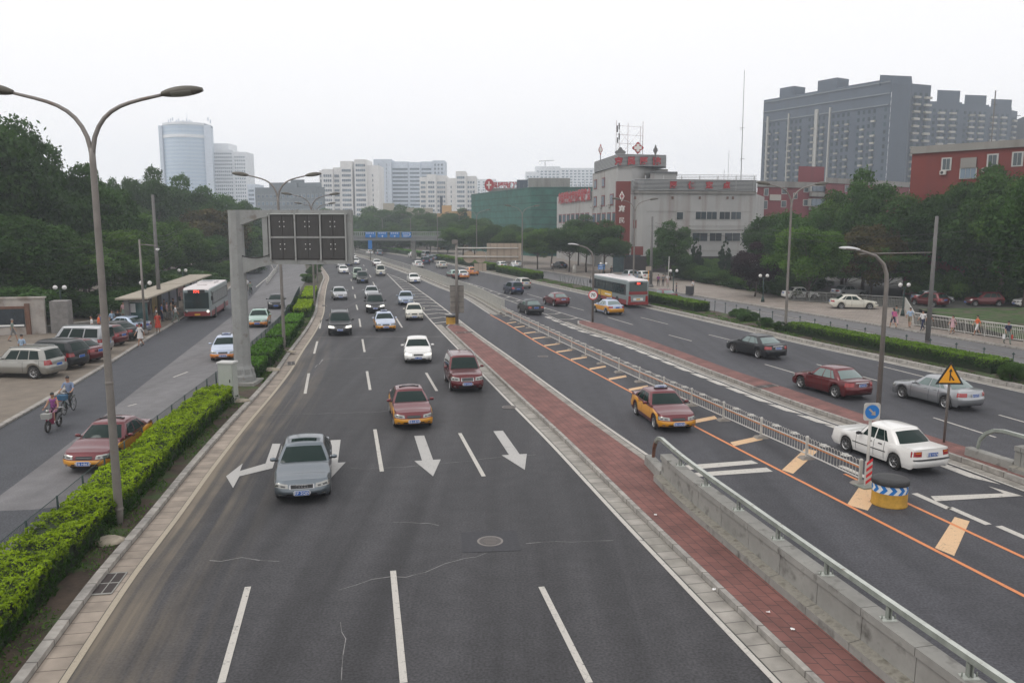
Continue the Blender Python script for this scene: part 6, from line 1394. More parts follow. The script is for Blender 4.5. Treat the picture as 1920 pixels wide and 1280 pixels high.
def cross(px,py,sx,front,h=3.9):
    p=D(px,py,158.6); w=h/2; m=MB(); pts=[]
    for k in range(4):
        a=math.pi/2*k
        for da,rr in ((-.33,.86),(-.12,1.0),(.12,1.0),(.33,.86),(.785,.66)): pts.append((math.cos(a+da)*w*rr*sx,math.sin(a+da)*w*rr))
    m.poly([(x,-.15,z) for x,z in pts],0); m.poly([(x,.15,z) for x,z in pts][::-1],2)
    for i in range(len(pts)): a,c2=pts[i],pts[(i+1)%len(pts)]; m.poly([(a[0],-.15,a[1]),(a[0],.15,a[1]),(c2[0],.15,c2[1]),(c2[0],-.15,c2[1])],2)
    if front:
        m.box((0,-.18,0),(w*.5*sx,.05,w*1.3),1); m.box((0,-.185,0),(w*1.3*sx,.05,w*.5),1)
    m.box((0,0,-w-.4),(.15,.15,1.2),2); m.build('roof_cross',[B_REDL if front else M_POLED,B_WL,M_POLED],r,p)
cross(1126,281,.38,True,2.1*1.0); cross(1163,286,1.05,False,2.0); cross(1196,277.5,1,True,2.2); cross(1229,282,.4,False,2.1)
a=D(1396,132,165); c2=D(1389.5,335,165); m=MB(); m.tube([(c2.x,165,c2.z-3),(a.x,165,a.z)],[.09,.05],5)
for py in (240,298): q=D(1392,py,165); m.box((q.x,165,q.z),(1.0,.05,.08)); m.box((q.x-.3,165,q.z-.3),(.5,.05,.06))
for px,py in ((1367,282),(1358,318)): q=D(px,py,162); m.tube([(q.x,162,Zt(338,162)-2),(q.x,162,q.z)],.03,4)
m.build('radio_mast',M_POLED,r)
# --- scaffolded building in green netting
gn=bpy.data.materials.new('green_netting'); gn.use_nodes=True; n=gn.node_tree; L_=n.links.new; bs=n.nodes['Principled BSDF']; ge=n.nodes.new('ShaderNodeNewGeometry')
w1=n.nodes.new('ShaderNodeTexWave'); w1.wave_type='BANDS'; w1.bands_direction='Z'; w1.inputs['Scale'].default_value=.155; w1.inputs['Distortion'].default_value=.5; L_(ge.outputs[0],w1.inputs[0])
t1=n.nodes.new('ShaderNodeTexNoise'); t1.inputs['Scale'].default_value=.4; t1.inputs['Detail'].default_value=8; L_(ge.outputs[0],t1.inputs[0])
rr=n.nodes.new('ShaderNodeMapRange'); rr.inputs[1].default_value=.9; rr.inputs[2].default_value=1; rr.inputs[3].default_value=1; rr.inputs[4].default_value=.55; L_(w1.outputs['Fac'],rr.inputs[0])
r5=n.nodes.new('ShaderNodeMapRange'); r5.inputs[1].default_value=.3; r5.inputs[2].default_value=.7; r5.inputs[3].default_value=.65; r5.inputs[4].default_value=1.35; L_(t1.outputs[0],r5.inputs[0]); mu=n.nodes.new('ShaderNodeMath'); mu.operation='MULTIPLY'; L_(rr.outputs[0],mu.inputs[0]); L_(r5.outputs[0],mu.inputs[1])
vv=n.nodes.new('ShaderNodeVectorMath'); vv.operation='SCALE'; vv.inputs[0].default_value=(.022,.10,.075); L_(mu.outputs[0],vv.inputs['Scale']); L_(vv.outputs[0],bs.inputs[0]); bs.inputs['Roughness'].default_value=.9
b=Bld('netted_building','large building wrapped in green scaffold netting','building'); r=b.r
fp=[XY(884,282),XY(996,230),XY(1112,228)]; b.prism('netting',fp+[XY(1112,262),XY(900,300)],0,19.6,gn)
for i in range(30):
    t=i/29; p=Vector((*fp[0],0)).lerp(Vector((*fp[1],0)),t*2) if t<.5 else Vector((*fp[1],0)).lerp(Vector((*fp[2],0)),t*2-1)
    m=MB(); m.tube([(p.x,p.y+.3,18),(p.x,p.y+.3,20.4+(i*7%5)*.28)],.06,4); m.build('scaffold_pole',M_POLED,r)
b.prism('penthouse',[XY(990,262),XY(1068,262),XY(1068,280),XY(990,280)],18,Zt(334,262),B_GREYC); b.prism('plant_room',[XY(969,262.5),XY(989.5,262.5),XY(989.5,280),XY(969,280)],18,Zt(337,262),B_DARKT)
p=D(944,347,266); T=Matrix(((1,0,0,0),(0,0,-1,0),(0,1,0,0),(0,0,0,1))); q2=MB(); q2.add(text_mb('京民医院门诊',1.9,0,bold=.06),T); q2.build('roof_letters',B_REDL,r,p,R(-14)); q2=MB(); q2.box((0,.3,-1.6),(10.5,.1,1.2)); q2.build('letter_stand',M_POLE,r,p,R(-14))
p=D(917,347,266); m=MB(); m.lathe([(.001,-.1),(1.9,-.1),(2.0,.1),(.001,.1)],24,0,axis='y',sm=False); m.box((0,-.15,0),(.5,.05,2.4),1); m.box((0,-.15,0),(2.0,.05,.5),1); m.build('roof_emblem',[B_REDL,B_WL],r,p,R(-14)).scale=(.8,1,1)
# --- ochre block
b=Bld('ochre_block','ochre apartment block with a dark chimney behind the trees','building'); b.prism('wall',[XY(834,300),XY(886,297),XY(886,312),XY(834,315)],0,Zt(396,300),B_YEL); b.prism('wing',[XY(820,299),XY(834,299),XY(834,310),XY(820,310)],0,Zt(400,300),B_YEL); b.prism('roof_house',[XY(829,302),XY(847,301),XY(847,308),XY(829,308)],0,Zt(385,300),B_YEL)
m=MB(); q=D(827.5,368,305); m.box((q.x,305,q.z/2),(.9,.9,q.z)); m.build('chimney',B_DARKT,b.r); F=b.face(XY(834,300),XY(886,297)); 
for px in (838,845,872): 
    for y0 in (400,411,422): a=(X(px,299)-F[0].x); b.quad(F,a,a+1.3,Zt(y0+7,300),Zt(y0,300))
b.flush(b.win,'window',B_GLASS)
b=Bld('cream_block','cream low block just above the trees beyond the footbridge','building'); b.prism('wall',[XY(719,330),XY(740,330),XY(740,342),XY(719,342)],0,Zt(381,330),B_CRM); b.prism('wing',[XY(740,331),XY(812,331),XY(812,342),XY(740,342)],0,Zt(390,331),B_CRM)
# --- far towers
def tower(name,label,parts,Y,floor=3.1,group=None,mats=None):
    b=Bld(name,label,'building',group,(X(parts[0][0],Y),Y,0))
    for (p0,p1,py,dy,mt,cols,ww) in parts:
        A=XY(p0,Y+dy); Bp=XY(p1,Y+dy); h=Zt(py,Y+dy)
        b.prism('block',[A,Bp,(Bp[0],Y+dy+22),(A[0],Y+dy+22)],0,h,mt)
        if cols:
            F=b.face(A,Bp); nf=int((h-16)/floor); b.gridwin(F,cols,15,floor,nf,ww*.68,1.55,d=.2)
    b.flush(b.win,'window',B_GLASSB); return b
GT='hazy towers on the skyline'
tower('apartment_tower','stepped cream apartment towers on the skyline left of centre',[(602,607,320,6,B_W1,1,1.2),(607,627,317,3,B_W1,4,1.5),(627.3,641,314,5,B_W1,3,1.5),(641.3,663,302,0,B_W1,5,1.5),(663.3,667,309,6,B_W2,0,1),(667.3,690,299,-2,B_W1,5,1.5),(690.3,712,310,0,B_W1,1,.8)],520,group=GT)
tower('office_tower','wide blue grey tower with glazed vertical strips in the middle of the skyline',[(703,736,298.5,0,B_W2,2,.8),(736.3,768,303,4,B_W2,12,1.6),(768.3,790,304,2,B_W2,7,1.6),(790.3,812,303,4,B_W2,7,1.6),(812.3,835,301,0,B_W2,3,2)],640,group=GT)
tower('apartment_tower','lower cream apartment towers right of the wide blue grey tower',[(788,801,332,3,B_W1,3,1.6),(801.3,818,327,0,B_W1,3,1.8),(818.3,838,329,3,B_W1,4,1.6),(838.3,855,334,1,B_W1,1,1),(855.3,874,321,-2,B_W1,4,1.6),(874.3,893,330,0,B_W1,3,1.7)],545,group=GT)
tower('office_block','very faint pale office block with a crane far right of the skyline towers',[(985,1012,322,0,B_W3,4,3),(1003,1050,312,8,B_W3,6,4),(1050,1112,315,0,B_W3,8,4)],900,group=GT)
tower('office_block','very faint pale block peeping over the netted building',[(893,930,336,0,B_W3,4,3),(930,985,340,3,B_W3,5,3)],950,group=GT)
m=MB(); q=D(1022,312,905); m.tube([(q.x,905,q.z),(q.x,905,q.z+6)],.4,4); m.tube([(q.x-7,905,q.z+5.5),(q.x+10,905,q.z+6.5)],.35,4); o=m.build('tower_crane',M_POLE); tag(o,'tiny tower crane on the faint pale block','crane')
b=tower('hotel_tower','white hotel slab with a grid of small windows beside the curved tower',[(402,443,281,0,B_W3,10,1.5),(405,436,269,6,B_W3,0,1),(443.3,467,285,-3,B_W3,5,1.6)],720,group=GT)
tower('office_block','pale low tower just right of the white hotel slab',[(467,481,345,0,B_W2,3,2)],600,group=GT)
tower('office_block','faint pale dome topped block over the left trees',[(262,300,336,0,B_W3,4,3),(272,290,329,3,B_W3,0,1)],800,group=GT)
# curved hotel tower
b=Bld('curved_tower','tall pale blue hotel tower with a curved glass front','building',GT,(X(350,700),700,0)); Y=700; h=Zt(232,Y)
n_=14; arc=[]; xa,xb=X(316,Y),X(393,Y)
for i in range(n_+1): t=i/n_; arc.append((lerp(xa,xb,t),Y-9*math.sin(math.pi*t)))
CG=bpy.data.materials.new('hazed_curved_glass'); CG.use_nodes=True; n=CG.node_tree; L_=n.links.new; bs=n.nodes['Principled BSDF']; ge=n.nodes.new('ShaderNodeNewGeometry'); wv=n.nodes.new('ShaderNodeTexWave'); wv.bands_direction='Z'; wv.inputs['Scale'].default_value=.1; L_(ge.outputs[0],wv.inputs[0]); rp=n.nodes.new('ShaderNodeMixRGB'); L_(wv.outputs['Fac'],rp.inputs[0]); rp.inputs[1].default_value=(.33,.43,.54,1); rp.inputs[2].default_value=(.44,.52,.60,1); L_(rp.outputs[0],bs.inputs[0]); bs.inputs['Roughness'].default_value=.3  # pale, low-contrast bands: distance haze is painted into the glass colour
b.prism('curved_front',arc+[(xb,Y+20),(xa,Y+20)],0,h,CG,sm=False); b.prism('cornice',[(x,y-.6) for x,y in arc]+[(xb,Y+10),(xa,Y+10)],h-12,h-9.5,B_W3); b.prism('cornice',[(x,y-.6) for x,y in arc]+[(xb,Y+10),(xa,Y+10)],h-1.5,h+.5,B_W3)
b.prism('side_slab',[XY(308,Y-2),(xa-.05,Y-2),(xa-.05,Y+20),XY(308,Y+20)],0,Zt(236,Y),B_W2); b.prism('side_slab',[(xb+.05,Y-2),XY(405,Y-2),XY(405,Y+20),(xb+.05,Y+20)],0,Zt(235,Y),B_W2)
b.prism('roof_house',[XY(340,Y+2),XY(372,Y+2),XY(372,Y+14),XY(340,Y+14)],h,Zt(226,Y),B_W3)
m=MB(); 
for px in (318,322,326,333,337,345,352,357,392,396): q=D(px,229,Y); m.box((q.x,Y-2,h+1.5+(px%3)),(.9,.3,3)); 
q=D(350,210,Y); m.tube([(q.x,Y,h),(q.x,Y,q.z)],.15,4); m.v=[(x-b.o.x,y-b.o.y,z) for x,y,z in m.v]; m.build('roof_letters',B_W2,b.r)
# grey office block
b=Bld('grey_office','blue grey office block behind the gantry and lamps','building'); Y=380
b.prism('wall',[XY(481,Y),XY(611,Y-6),XY(611,Y+20),XY(481,Y+20)],0,Zt(352,Y),B_GB); b.prism('upper_wall',[XY(508,Y+3),XY(560,Y+1),XY(560,Y+18),XY(508,Y+18)],0,Zt(342,Y),B_GB); b.prism('upper_wall',[XY(560.3,Y+2),XY(605,Y-2),XY(605,Y+18),XY(560.3,Y+18)],0,Zt(342.5,Y),B_GB); b.prism('roof_house',[XY(548,Y+4),XY(574,Y+4),XY(574,Y+12),XY(548,Y+12)],0,Zt(336,Y),B_GB)
F=b.face(XY(481,Y),XY(611,Y-6)); b.gridwin(F,16,8,3.4,5,1.2,1.5,d=.12); b.flush(b.win,'window',B_GLASSB,B_FRAME,frame=.1)
# --- dark towers at the right
def dark(label,A,B,back,h,floor,nf,cols,roofs,pipes,rightface=None,bands=3,balc=True,name='dark_apartment_tower'):
    b=Bld(name,label,'building',None,(A[0],A[1],0)); bx=(B[0]+back[0],B[1]+back[1]); ax=(A[0]+back[0],A[1]+back[1])
    b.prism('wall',[A,B,bx,ax],0,h,B_DARKT); F=b.face(A,B); L=F[3]; z0=h-nf*floor-1.0
    b.gridwin(F,cols,z0,floor,nf-bands,L/cols*.42,1.55,d=.1,skip=lambda i,k:i%5==4)
    if balc:
        for i in range(cols):
            if i%5 in (1,3):
                c=.8+(i+.5)*(L-1.6)/cols
                for k in range(nf-bands-1):
                    if (i*7+k*3)%11: b.quad(F,c-L/cols*.36,c+L/cols*.36,z0+k*floor-.8,z0+k*floor-.05,.9,b.balc)
    for k in range(bands):
        m=MB(); q=F[0]+F[1]*(L/2)+F[2]*.25; m.box((0,0,0),(L*.98,.6,.5)); m.build('band',B_GB,b.r,(q.x-b.o.x,q.y-b.o.y,h-1.2-k*4.5),math.atan2(F[1].y,F[1].x))
    for u,w in pipes:
        m=MB(); q=F[0]+F[1]*(L*u)+F[2]*.4; m.box((0,0,0),(w,.9,h-9)); m.build('pale_pilaster',B_PIPE,b.r,(q.x-b.o.x,q.y-b.o.y,(h-9)/2+1),math.atan2(F[1].y,F[1].x))
    for (u0,u1,hh,dd) in roofs:
        P0=F[0]+F[1]*(L*u0)-F[2]*dd; P1=F[0]+F[1]*(L*u1)-F[2]*dd; b.prism('roof_house',[(P0.x,P0.y),(P1.x,P1.y),(P1.x-F[2].x*8,P1.y-F[2].y*8),(P0.x-F[2].x*8,P0.y-F[2].y*8)],h,h+hh,B_DARKT)
    if rightface:
        F3=b.face(B,bx); cols3,=rightface; b.gridwin(F3,cols3,z0,floor,nf-1,1.3,1.5,d=.1); 
        for i in range(cols3):
            c=.8+(i+.5)*(F3[3]-1.6)/cols3
            if i%2==0:
                for k in range(nf-1): b.quad(F3,c-1.6,c+1.6,z0+k*floor-.9,z0+k*floor-.05,1.0,b.balc)
    b.flush(b.win,'window',B_GLASSD,None); b.flush(b.balc,'balcony',B_BALC,None); return b
A=XY(1422,391); B=XY(1655,334); back=(11,32)
dark('huge dark grey apartment slab with pale pilasters at the upper right',A,B,back,Zt(188,391),2.95,22,26,[(.10,.22,4.7,3),(.42,.57,4.9,3)],[(.05,.9),(.235,.5),(.465,1.6),(.57,.6)],(6,))
b=Bld('dark_stair_tower','plain dark stair tower joined to the end of the huge dark slab','building',None,(XY(1655,333)[0],333,0)); b.prism('wall',[XY(1655.5,333),XY(1689,338),XY(1697,362),XY(1668,366)],0,Zt(157,334),B_DARKT); b.prism('roof_house',[XY(1632,338),XY(1690,341),XY(1692,356),XY(1640,354)],Zt(157,334),Zt(139,336),B_DARKT); m=MB(); q=D(1687,160,337.6); m.box((q.x-b.o.x,337.2-b.o.y,q.z/2-1),(1.0,.7,q.z)); m.build('pale_pilaster',B_PIPE,b.r)
Y=352
def baltower(name,label,p0,p1,ptop,Y,roofp,cols,bal):
    b=Bld(name,label,'building','dark apartment towers with pale balconies at the right',(X(p0,Y),Y,0)); h=Zt(ptop,Y); A=XY(p0,Y); B=XY(p1,Y+4); b.prism('wall',[A,B,(B[0]+4,Y+26),(A[0]+6,Y+26)],0,h,B_DARKT); F=b.face(A,B); nf=int((h-24)/2.95); b.gridwin(F,cols,h-3-nf*2.95+1,2.95,nf,1.4,1.5,d=.12)
    for i in bal:
        c=.8+(i+.5)*(F[3]-1.6)/cols
        for k in range(nf): b.quad(F,c-1.7,c+1.7,h-3-nf*2.95+k*2.95,h-3-nf*2.95+k*2.95+.9,1.3,b.balc)
    if roofp: q0,q1,qt=roofp; b.prism('roof_house',[XY(q0,Y+1.5),XY(q1,Y+4),XY(q1,Y+16),XY(q0,Y+16)],h-.5,Zt(qt,Y),B_DARKT)
    b.flush(b.win,'window',B_GLASSD,None); b.flush(b.balc,'balcony',B_BALC,None)
baltower('dark_apartment_tower','dark tower with two columns of balconies right of the plain stair tower',1691,1727,157,345,None,3,(0,2))
baltower('dark_apartment_tower','dark balconied tower with the highest roof house of the receding row',1728,1786,190,400,(1739,1781,168),5,(1,3))
baltower('dark_apartment_tower','middle dark balconied tower of the receding row',1786,1836,195,415,(1790,1830,177),5,(1,3))
baltower('dark_apartment_tower','third dark balconied tower of the receding row, near the thin mast',1836,1878,200,430,(1839,1877,185),4,(0,2))
baltower('dark_apartment_tower','narrow dark tower at the end of the receding row',1878,1889,207,440,None,2,(0,))
b=Bld('dark_apartment_tower','plain dark tower with roof solar panels cut by the right edge','building'); b.prism('wall',[XY(1889,455),XY(1905,440),XY(1990,450),XY(1990,480)],0,Zt(222,450),B_DARKT)
for i in range(3): m=MB(); q=D(1894+i*7,217,452); m.box((q.x,452,Zt(220,450)+1),(2.6,2,.2)); m.build('solar_panel',M_TRIM,b.r)
q=D(1868,168,100); 
# --- red brick buildings
b=Bld('red_building','big brick red block with a grey cornice at the right edge','building'); A=(49.6,101); d_=Vector((.67,-.742)); B=(A[0]+d_.x*44,A[1]+d_.y*44)
b.prism('wall',[A,B,(B[0]+16,B[1]+14),(A[0]+16,A[1]+14)],0,Zt(289,101),B_RED,cap=B_GREYC); F=b.face(A,B); zc=Zt(289,101)
b.prism('cornice',[(A[0]-.3,A[1]-.1),(B[0]-.2,B[1]-.3),(B[0]+3,B[1]+3),(A[0]+3,A[1]+3)],zc,zc+.85,B_GREYC)
def pwin(F,p0,p1,y0,y1,out,d=.1):
    def u_of(px):
        k=(px-960)/FPX; lo,hi=0,F[3]
        for _ in range(50):
            m_=(lo+hi)/2; q=F[0]+F[1]*m_; dep=q.y*_c-(12-CAM_H)*_s*0
            if q.x/(q.y*1.0)<k*(_c+0*1)/1.0+0: lo=m_
            else: hi=m_
        return (lo+hi)/2
    a=u_of(p0); c=u_of(p1); Y=(F[0]+F[1]*((a+c)/2)).y; b.quad(F,a,c,Zt(y1,Y),Zt(y0,Y),d,out); return (a+c)/2,Y
W_=[]; pwin(F,1759,1773,298,318,W_); pwin(F,1843,1859,291,313,W_); pwin(F,1891-2,1905,287,310,W_); b.flush(W_,'window',B_GLASS,B_FRAME,panes=2,frame=.14)
W_=[]; pwin(F,1793,1822,316,334,W_); b.flush(W_,'balcony_window',B_GLASSB,B_FRAME,panes=3,frame=.08); W_=[]; pwin(F,1793,1822,296,315,W_,.2); b.flush(W_,'grey_panel',B_GREYC)
for px,py in ((1762,324),(1840,319)):
    W_=[]; u,Y=pwin(F,px-4,px+4,py-3,py+3,W_); q=F[0]+F[1]*u+Vector((0,0,Zt(py,Y))); ac_unit(q,F[2],b.r,.8)
b=Bld('pink_red_building','pinkish red low block with glazed balconies behind the hospital trees','building'); Y=178
b.prism('wall',[XY(1417,170),XY(1544,178),XY(1544,200),XY(1417,195)],0,Zt(352,174),B_RED2,cap=B_GREYC); b.prism('cornice',[XY(1416.5,169.6),XY(1545,177.6),XY(1545,186),XY(1417,180)],Zt(352,174),Zt(341,174),B_GREYC)
b.prism('end_wall',[XY(1544.3,176),XY(1700,196),XY(1700,212),XY(1544.3,200)],0,Zt(345,180),B_RED2); b.prism('cornice',[XY(1544,175.6),XY(1700,195.5),XY(1700,204),XY(1546,186)],Zt(345,180),Zt(335,180),B_GREYC); b.prism('roof_house',[XY(1492,180),XY(1540,182),XY(1540,192),XY(1492,190)],Zt(341,174),Zt(313,182),B_RED2)
F=b.face(XY(1417,170),XY(1544,178)); W_=[]
for p0,p1,y0,y1 in [(1430,1437,354,366),(1429,1436,377,391),(1447,1453,366,375),(1463,1471,354,363),(1463,1471,377,388),(1485,1491,363,372),(1504,1511,348,360),(1504,1511,375,385)]: pwin(F,p0,p1,y0,y1,W_)
b.flush(W_,'window',B_GLASS,B_FRAME,frame=.12); W_=[]
for y0,y1 in ((350,359),(374,386)): pwin(F,1513,1542,y0,y1,W_,.9)
b.flush(W_,'glazed_balcony',B_GLASSB,B_FRAME,panes=4,frame=.1); W_=[]; pwin(F,1512,1542,361,369,W_,1.0); pwin(F,1512,1542,388,394,W_,1.0); b.flush(W_,'balcony_front',B_GREYC); W_=[]; pwin(F,1440,1461,365,376,W_,.15); b.flush(W_,'white_panel',B_BALC)
F=b.face(XY(1544.3,176),XY(1700,196)); W_=[]; pwin(F,1580,1586,348,359,W_); b.flush(W_,'window',B_GLASS,B_FRAME)
# thin mast behind the red building
m=MB(); q=D(1867,170,120); m.tube([(q.x,120,10),(q.x,120,q.z)],.09,5); 
for k in range(6): m.box((q.x,120,q.z-2-k*1.5),(.7,.05,.05))
o=m.build('radio_mast',M_POLED); tag(o,'thin dark mast in front of the third dark tower','mast')
# ---------------------------------------------------------------- trees and shrubs
M_BARK=mat('bark',(.085,.068,.052),.95,var=.3,vscale=5,bump=.8,bscale=20)
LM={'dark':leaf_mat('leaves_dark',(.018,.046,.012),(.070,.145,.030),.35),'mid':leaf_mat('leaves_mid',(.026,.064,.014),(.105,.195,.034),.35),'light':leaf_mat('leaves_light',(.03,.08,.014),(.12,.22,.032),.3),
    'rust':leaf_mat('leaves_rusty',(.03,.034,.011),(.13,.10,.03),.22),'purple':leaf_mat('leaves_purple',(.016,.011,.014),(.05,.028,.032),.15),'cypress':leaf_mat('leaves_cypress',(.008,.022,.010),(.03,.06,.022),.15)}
def crown_mesh(name,kind,seed,nleaf,leaf,lm,nclump=46,hole=.0):
    """unit crown: radius about 1 sideways, height 0..2; clumps of leaves with gaps between them"""
    rn=random.Random(seed); cl=[]
    for k in range(nclump):
        for _ in range(60):
            a=rn.random()*2*math.pi; v=rn.uniform(-1,1); rr=rn.uniform(.35,1)**.6; q=math.sqrt(1-v*v)
            p=Vector((math.cos(a)*q*rr,math.sin(a)*q*rr,v*rr))
            w=1+.28*mnoise.noise(p*1.7+Vector((seed,0,0)))
            if kind=='round': p=Vector((p.x*w,p.y*w,1+p.z*.98*w))
            elif kind=='broad': p=Vector((p.x*w*1.05,p.y*w*1.05,1.05+(p.z*.85 if p.z>0 else p.z*.65)*w))
            elif kind=='tall': f=1-.35*abs(p.z); p=Vector((p.x*w*.8*f,p.y*w*.8*f,1+p.z*1.0))
            elif kind=='spire': h=(p.z+1)/2; f=max(.08,(1-h)**.75)*(.6+.4*min(1,h*6)); p=Vector((p.x*f,p.y*f,h*2))
            elif kind=='bush': p=Vector((p.x*w,p.y*w,.75+p.z*.75))
            elif kind=='tier': p=Vector((p.x*1.1,p.y*1.1,round((p.z+1)*2.6)/2.6*.95+.1)); 
            if all((p-c[0]).length>.16 for c in cl): break
        s={'spire':.2,'tier':.3,'bush':.36,'tall':.24}.get(kind,.29)*rn.uniform(.7,1.35)
        if kind=='spire': s*=max(.35,1-p.z/2.3)
        cl.append((p,s,rn.uniform(-.28,.28)))
    tot=sum(c[1]**2 for c in cl); pts=[];nor=[];tv=[]
    for p,s,b in cl:
        n=int(nleaf*s*s/tot); sq=.45 if kind=='tier' else .8
        for _ in range(n):
            d=Vector((rn.gauss(0,1),rn.gauss(0,1),rn.gauss(0,1))).normalized()
            if d.z<-.35 and rn.random()<.6: d.z=-d.z
            r_=s*(1-.45*rn.random()**2)*(1+.35*mnoise.noise(d*2.3+p*5))
            if rn.random()<.06: r_*=1.25
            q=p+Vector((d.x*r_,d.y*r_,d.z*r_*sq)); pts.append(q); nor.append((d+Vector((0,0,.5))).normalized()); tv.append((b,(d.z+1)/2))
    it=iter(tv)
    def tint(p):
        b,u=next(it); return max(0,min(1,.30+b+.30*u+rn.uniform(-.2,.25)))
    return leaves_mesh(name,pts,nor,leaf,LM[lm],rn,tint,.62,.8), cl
def trunk_mesh(cl,hc,rc,h,r0,seed):
    """tapered trunk with limbs that reach the clumps; crown spans heights hc..h with radius rc"""
    rn=random.Random(seed); m=MB(); zs=(h-hc)/2; top=Vector((0,0,hc+zs*1.1)); pts=[Vector((0,0,0)),Vector((rn.uniform(-.1,.1),rn.uniform(-.1,.1),hc*.5)),Vector((rn.uniform(-.2,.2),rn.uniform(-.2,.2),hc)),top]
    m.tube(pts,[r0*1.25,r0,r0*.85,r0*.3],8)
    for p,s,b in cl[:14]:
        q=Vector((p.x*rc,p.y*rc,hc+p.z*zs)); st=pts[2].lerp(top,rn.uniform(-.15,.6)*1.0) ; mid=st.lerp(q,.5)+Vector((0,0,-.06*h*rn.random())); m.tube([st,mid,q],[r0*.45,r0*.25,r0*.08],5)
    return m
PROTO={}
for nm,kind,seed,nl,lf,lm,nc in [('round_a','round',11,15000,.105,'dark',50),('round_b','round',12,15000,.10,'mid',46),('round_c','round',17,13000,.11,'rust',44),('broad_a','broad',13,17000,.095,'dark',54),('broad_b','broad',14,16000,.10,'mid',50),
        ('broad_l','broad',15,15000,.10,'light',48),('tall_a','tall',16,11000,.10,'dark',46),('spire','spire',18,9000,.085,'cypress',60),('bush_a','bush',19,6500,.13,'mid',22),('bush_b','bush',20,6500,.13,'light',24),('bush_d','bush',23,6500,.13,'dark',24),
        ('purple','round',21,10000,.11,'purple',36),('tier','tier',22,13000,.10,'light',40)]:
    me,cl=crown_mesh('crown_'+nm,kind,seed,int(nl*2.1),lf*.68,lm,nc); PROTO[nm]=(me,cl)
def tree(nm,px,Y,ytop,w,label,base=.22,group=None,kind='tree',name='tree',z0=None,xy=None,sq=1.0):
    x=D(px,423,Y).x if xy is None else xy[0]; h=Zt(ytop,Y) if ytop>30 else ytop; z0=.1 if z0 is None else z0; me,cl=PROTO[nm]; h=max(.6,h-z0); hc=h*base
    rz=random.Random(int(px*7+Y)).random()*6.28
    r=empty(name,(x,Y,z0),rz,label,kind,group); rc=w/2
    t=trunk_mesh(cl,hc,rc,h*.95,max(.04,h*.017),int(px)); t.build('trunk',M_BARK,r)
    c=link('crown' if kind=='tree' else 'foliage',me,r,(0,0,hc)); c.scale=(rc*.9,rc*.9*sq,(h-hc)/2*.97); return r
GL_='trees of the wood on the left'
Ltrees=[('broad_a',-150,78,190,16,'dark broad tree partly outside the left edge of the picture'),('broad_a',-25,84,205,15,'tallest dark tree rising at the left edge'),('tall_a',52,92,262,11,'tall dark tree second from the left edge'),('round_a',105,97,300,12,'dark round tree between the left edge and the nearest lamp'),
 ('broad_a',150,101,330,13,'dark spreading tree just left of the nearest lamp pole'),('round_a',196,106,350,10,'dark tree directly behind the nearest lamp pole'),('broad_b',232,112,388,12,'mid green tree just right of the nearest lamp pole'),
 ('tall_a',222,150,322,6.5,'pointed dark poplar left of its twin'),('tall_a',243,154,322,6.5,'pointed dark poplar right of its twin'),('round_a',280,150,331,11,'dark round tree right of the pointed poplars'),('broad_a',312,160,352,13,'dark tree under the faint far dome block'),
 ('round_b',262,118,420,12,'green tree above the near end of the bus shelter'),('round_a',350,170,345,13,'dark tree in front of the curved hotel tower'),('broad_a',388,176,362,15,'dark spreading tree below the curved hotel tower'),('round_c',392,150,392,15,'rust tinted tree above the bus roof'),
 ('broad_b',330,128,432,12,'mid green tree behind the far end of the bus shelter'),('tall_a',456,215,368,9,'small dark tree below the white hotel slab'),('round_a',428,190,380,11,'dark tree left of the gantry upright'),('broad_b',300,122,405,12,'green tree behind the dark concrete pole'),
 ('round_a',470,225,388,14,'dark tree seen through the gantry opening, upper part'),('broad_b',492,235,400,15,'mid green tree seen through the gantry opening beside the hanger'),('round_b',455,170,418,12,'green tree right of the gantry upright at bridge height'),('broad_a',375,140,440,12,'low dark tree behind the stopping bus'),
 ('broad_l',190,90,425,10,'light green tree low behind the nearest lamp pole'),('broad_b',60,82,420,12,'mid green tree over the notice wall'),('broad_a',5,74,400,12,'dark tree over the left end of the notice wall'),('broad_b',120,84,440,11,'mid green tree over the end pier of the notice wall'),
 ('round_b',160,90,450,10,'green tree behind the people near the parked cars'),('broad_b',232,98,462,9,'green tree directly behind the shelter corner'),('broad_a',415,160,430,12,'dark tree between the bus and the gantry upright')]
for a in Ltrees: tree(*a[:5],a[5],base=.16,group=GL_)
GLs='shrubs under the trees on the left'
for i,(nm,px,Y,yt,w,lab) in enumerate([('bush_d',140,76,545,6,'dark shrub right of the notice wall pier'),('bush_d',178,82,535,6,'dark shrub behind the white shirted man'),('bush_a',212,86,528,6,'green shrub behind the nearest lamp pole'),('bush_d',243,90,520,6,'dark shrub beside the bus shelter roof'),
   ('bush_d',60,75,520,9,'dark shrub over the top of the notice wall'),('bush_d',-10,68,515,9,'dark shrub over the left end of the notice wall'),('bush_b',285,104,505,9,'light green shrub above the bus shelter roof'),('bush_d',325,112,495,9,'dark shrub above the middle of the shelter roof'),
   ('bush_d',365,122,487,9,'dark shrub above the far end of the shelter roof'),('bush_a',405,132,480,9,'green shrub above the grey red bus'),('bush_d',450,150,478,9,'dark shrub at the foot of the trees by the gantry'),('bush_a',484,195,468,10,'green shrub at the bend of the service road'),
   ('bush_d',105,78,535,6,'dark shrub touching the notice wall corner'),('bush_d',270,98,512,7,'dark shrub just over the shelter eaves'),('bush_d',345,108,500,8,'dark shrub behind the shelter posters'),('bush_d',505,215,462,12,'dark shrub row end beyond the bend'),('bush_d',525,230,458,14,'dark shrub left of the far lamps under the gantry')]): tree(nm,px,Y,yt,w,lab,base=.0,group=GLs,kind='shrub',name='shrub')
GC='street trees beyond the footbridge'
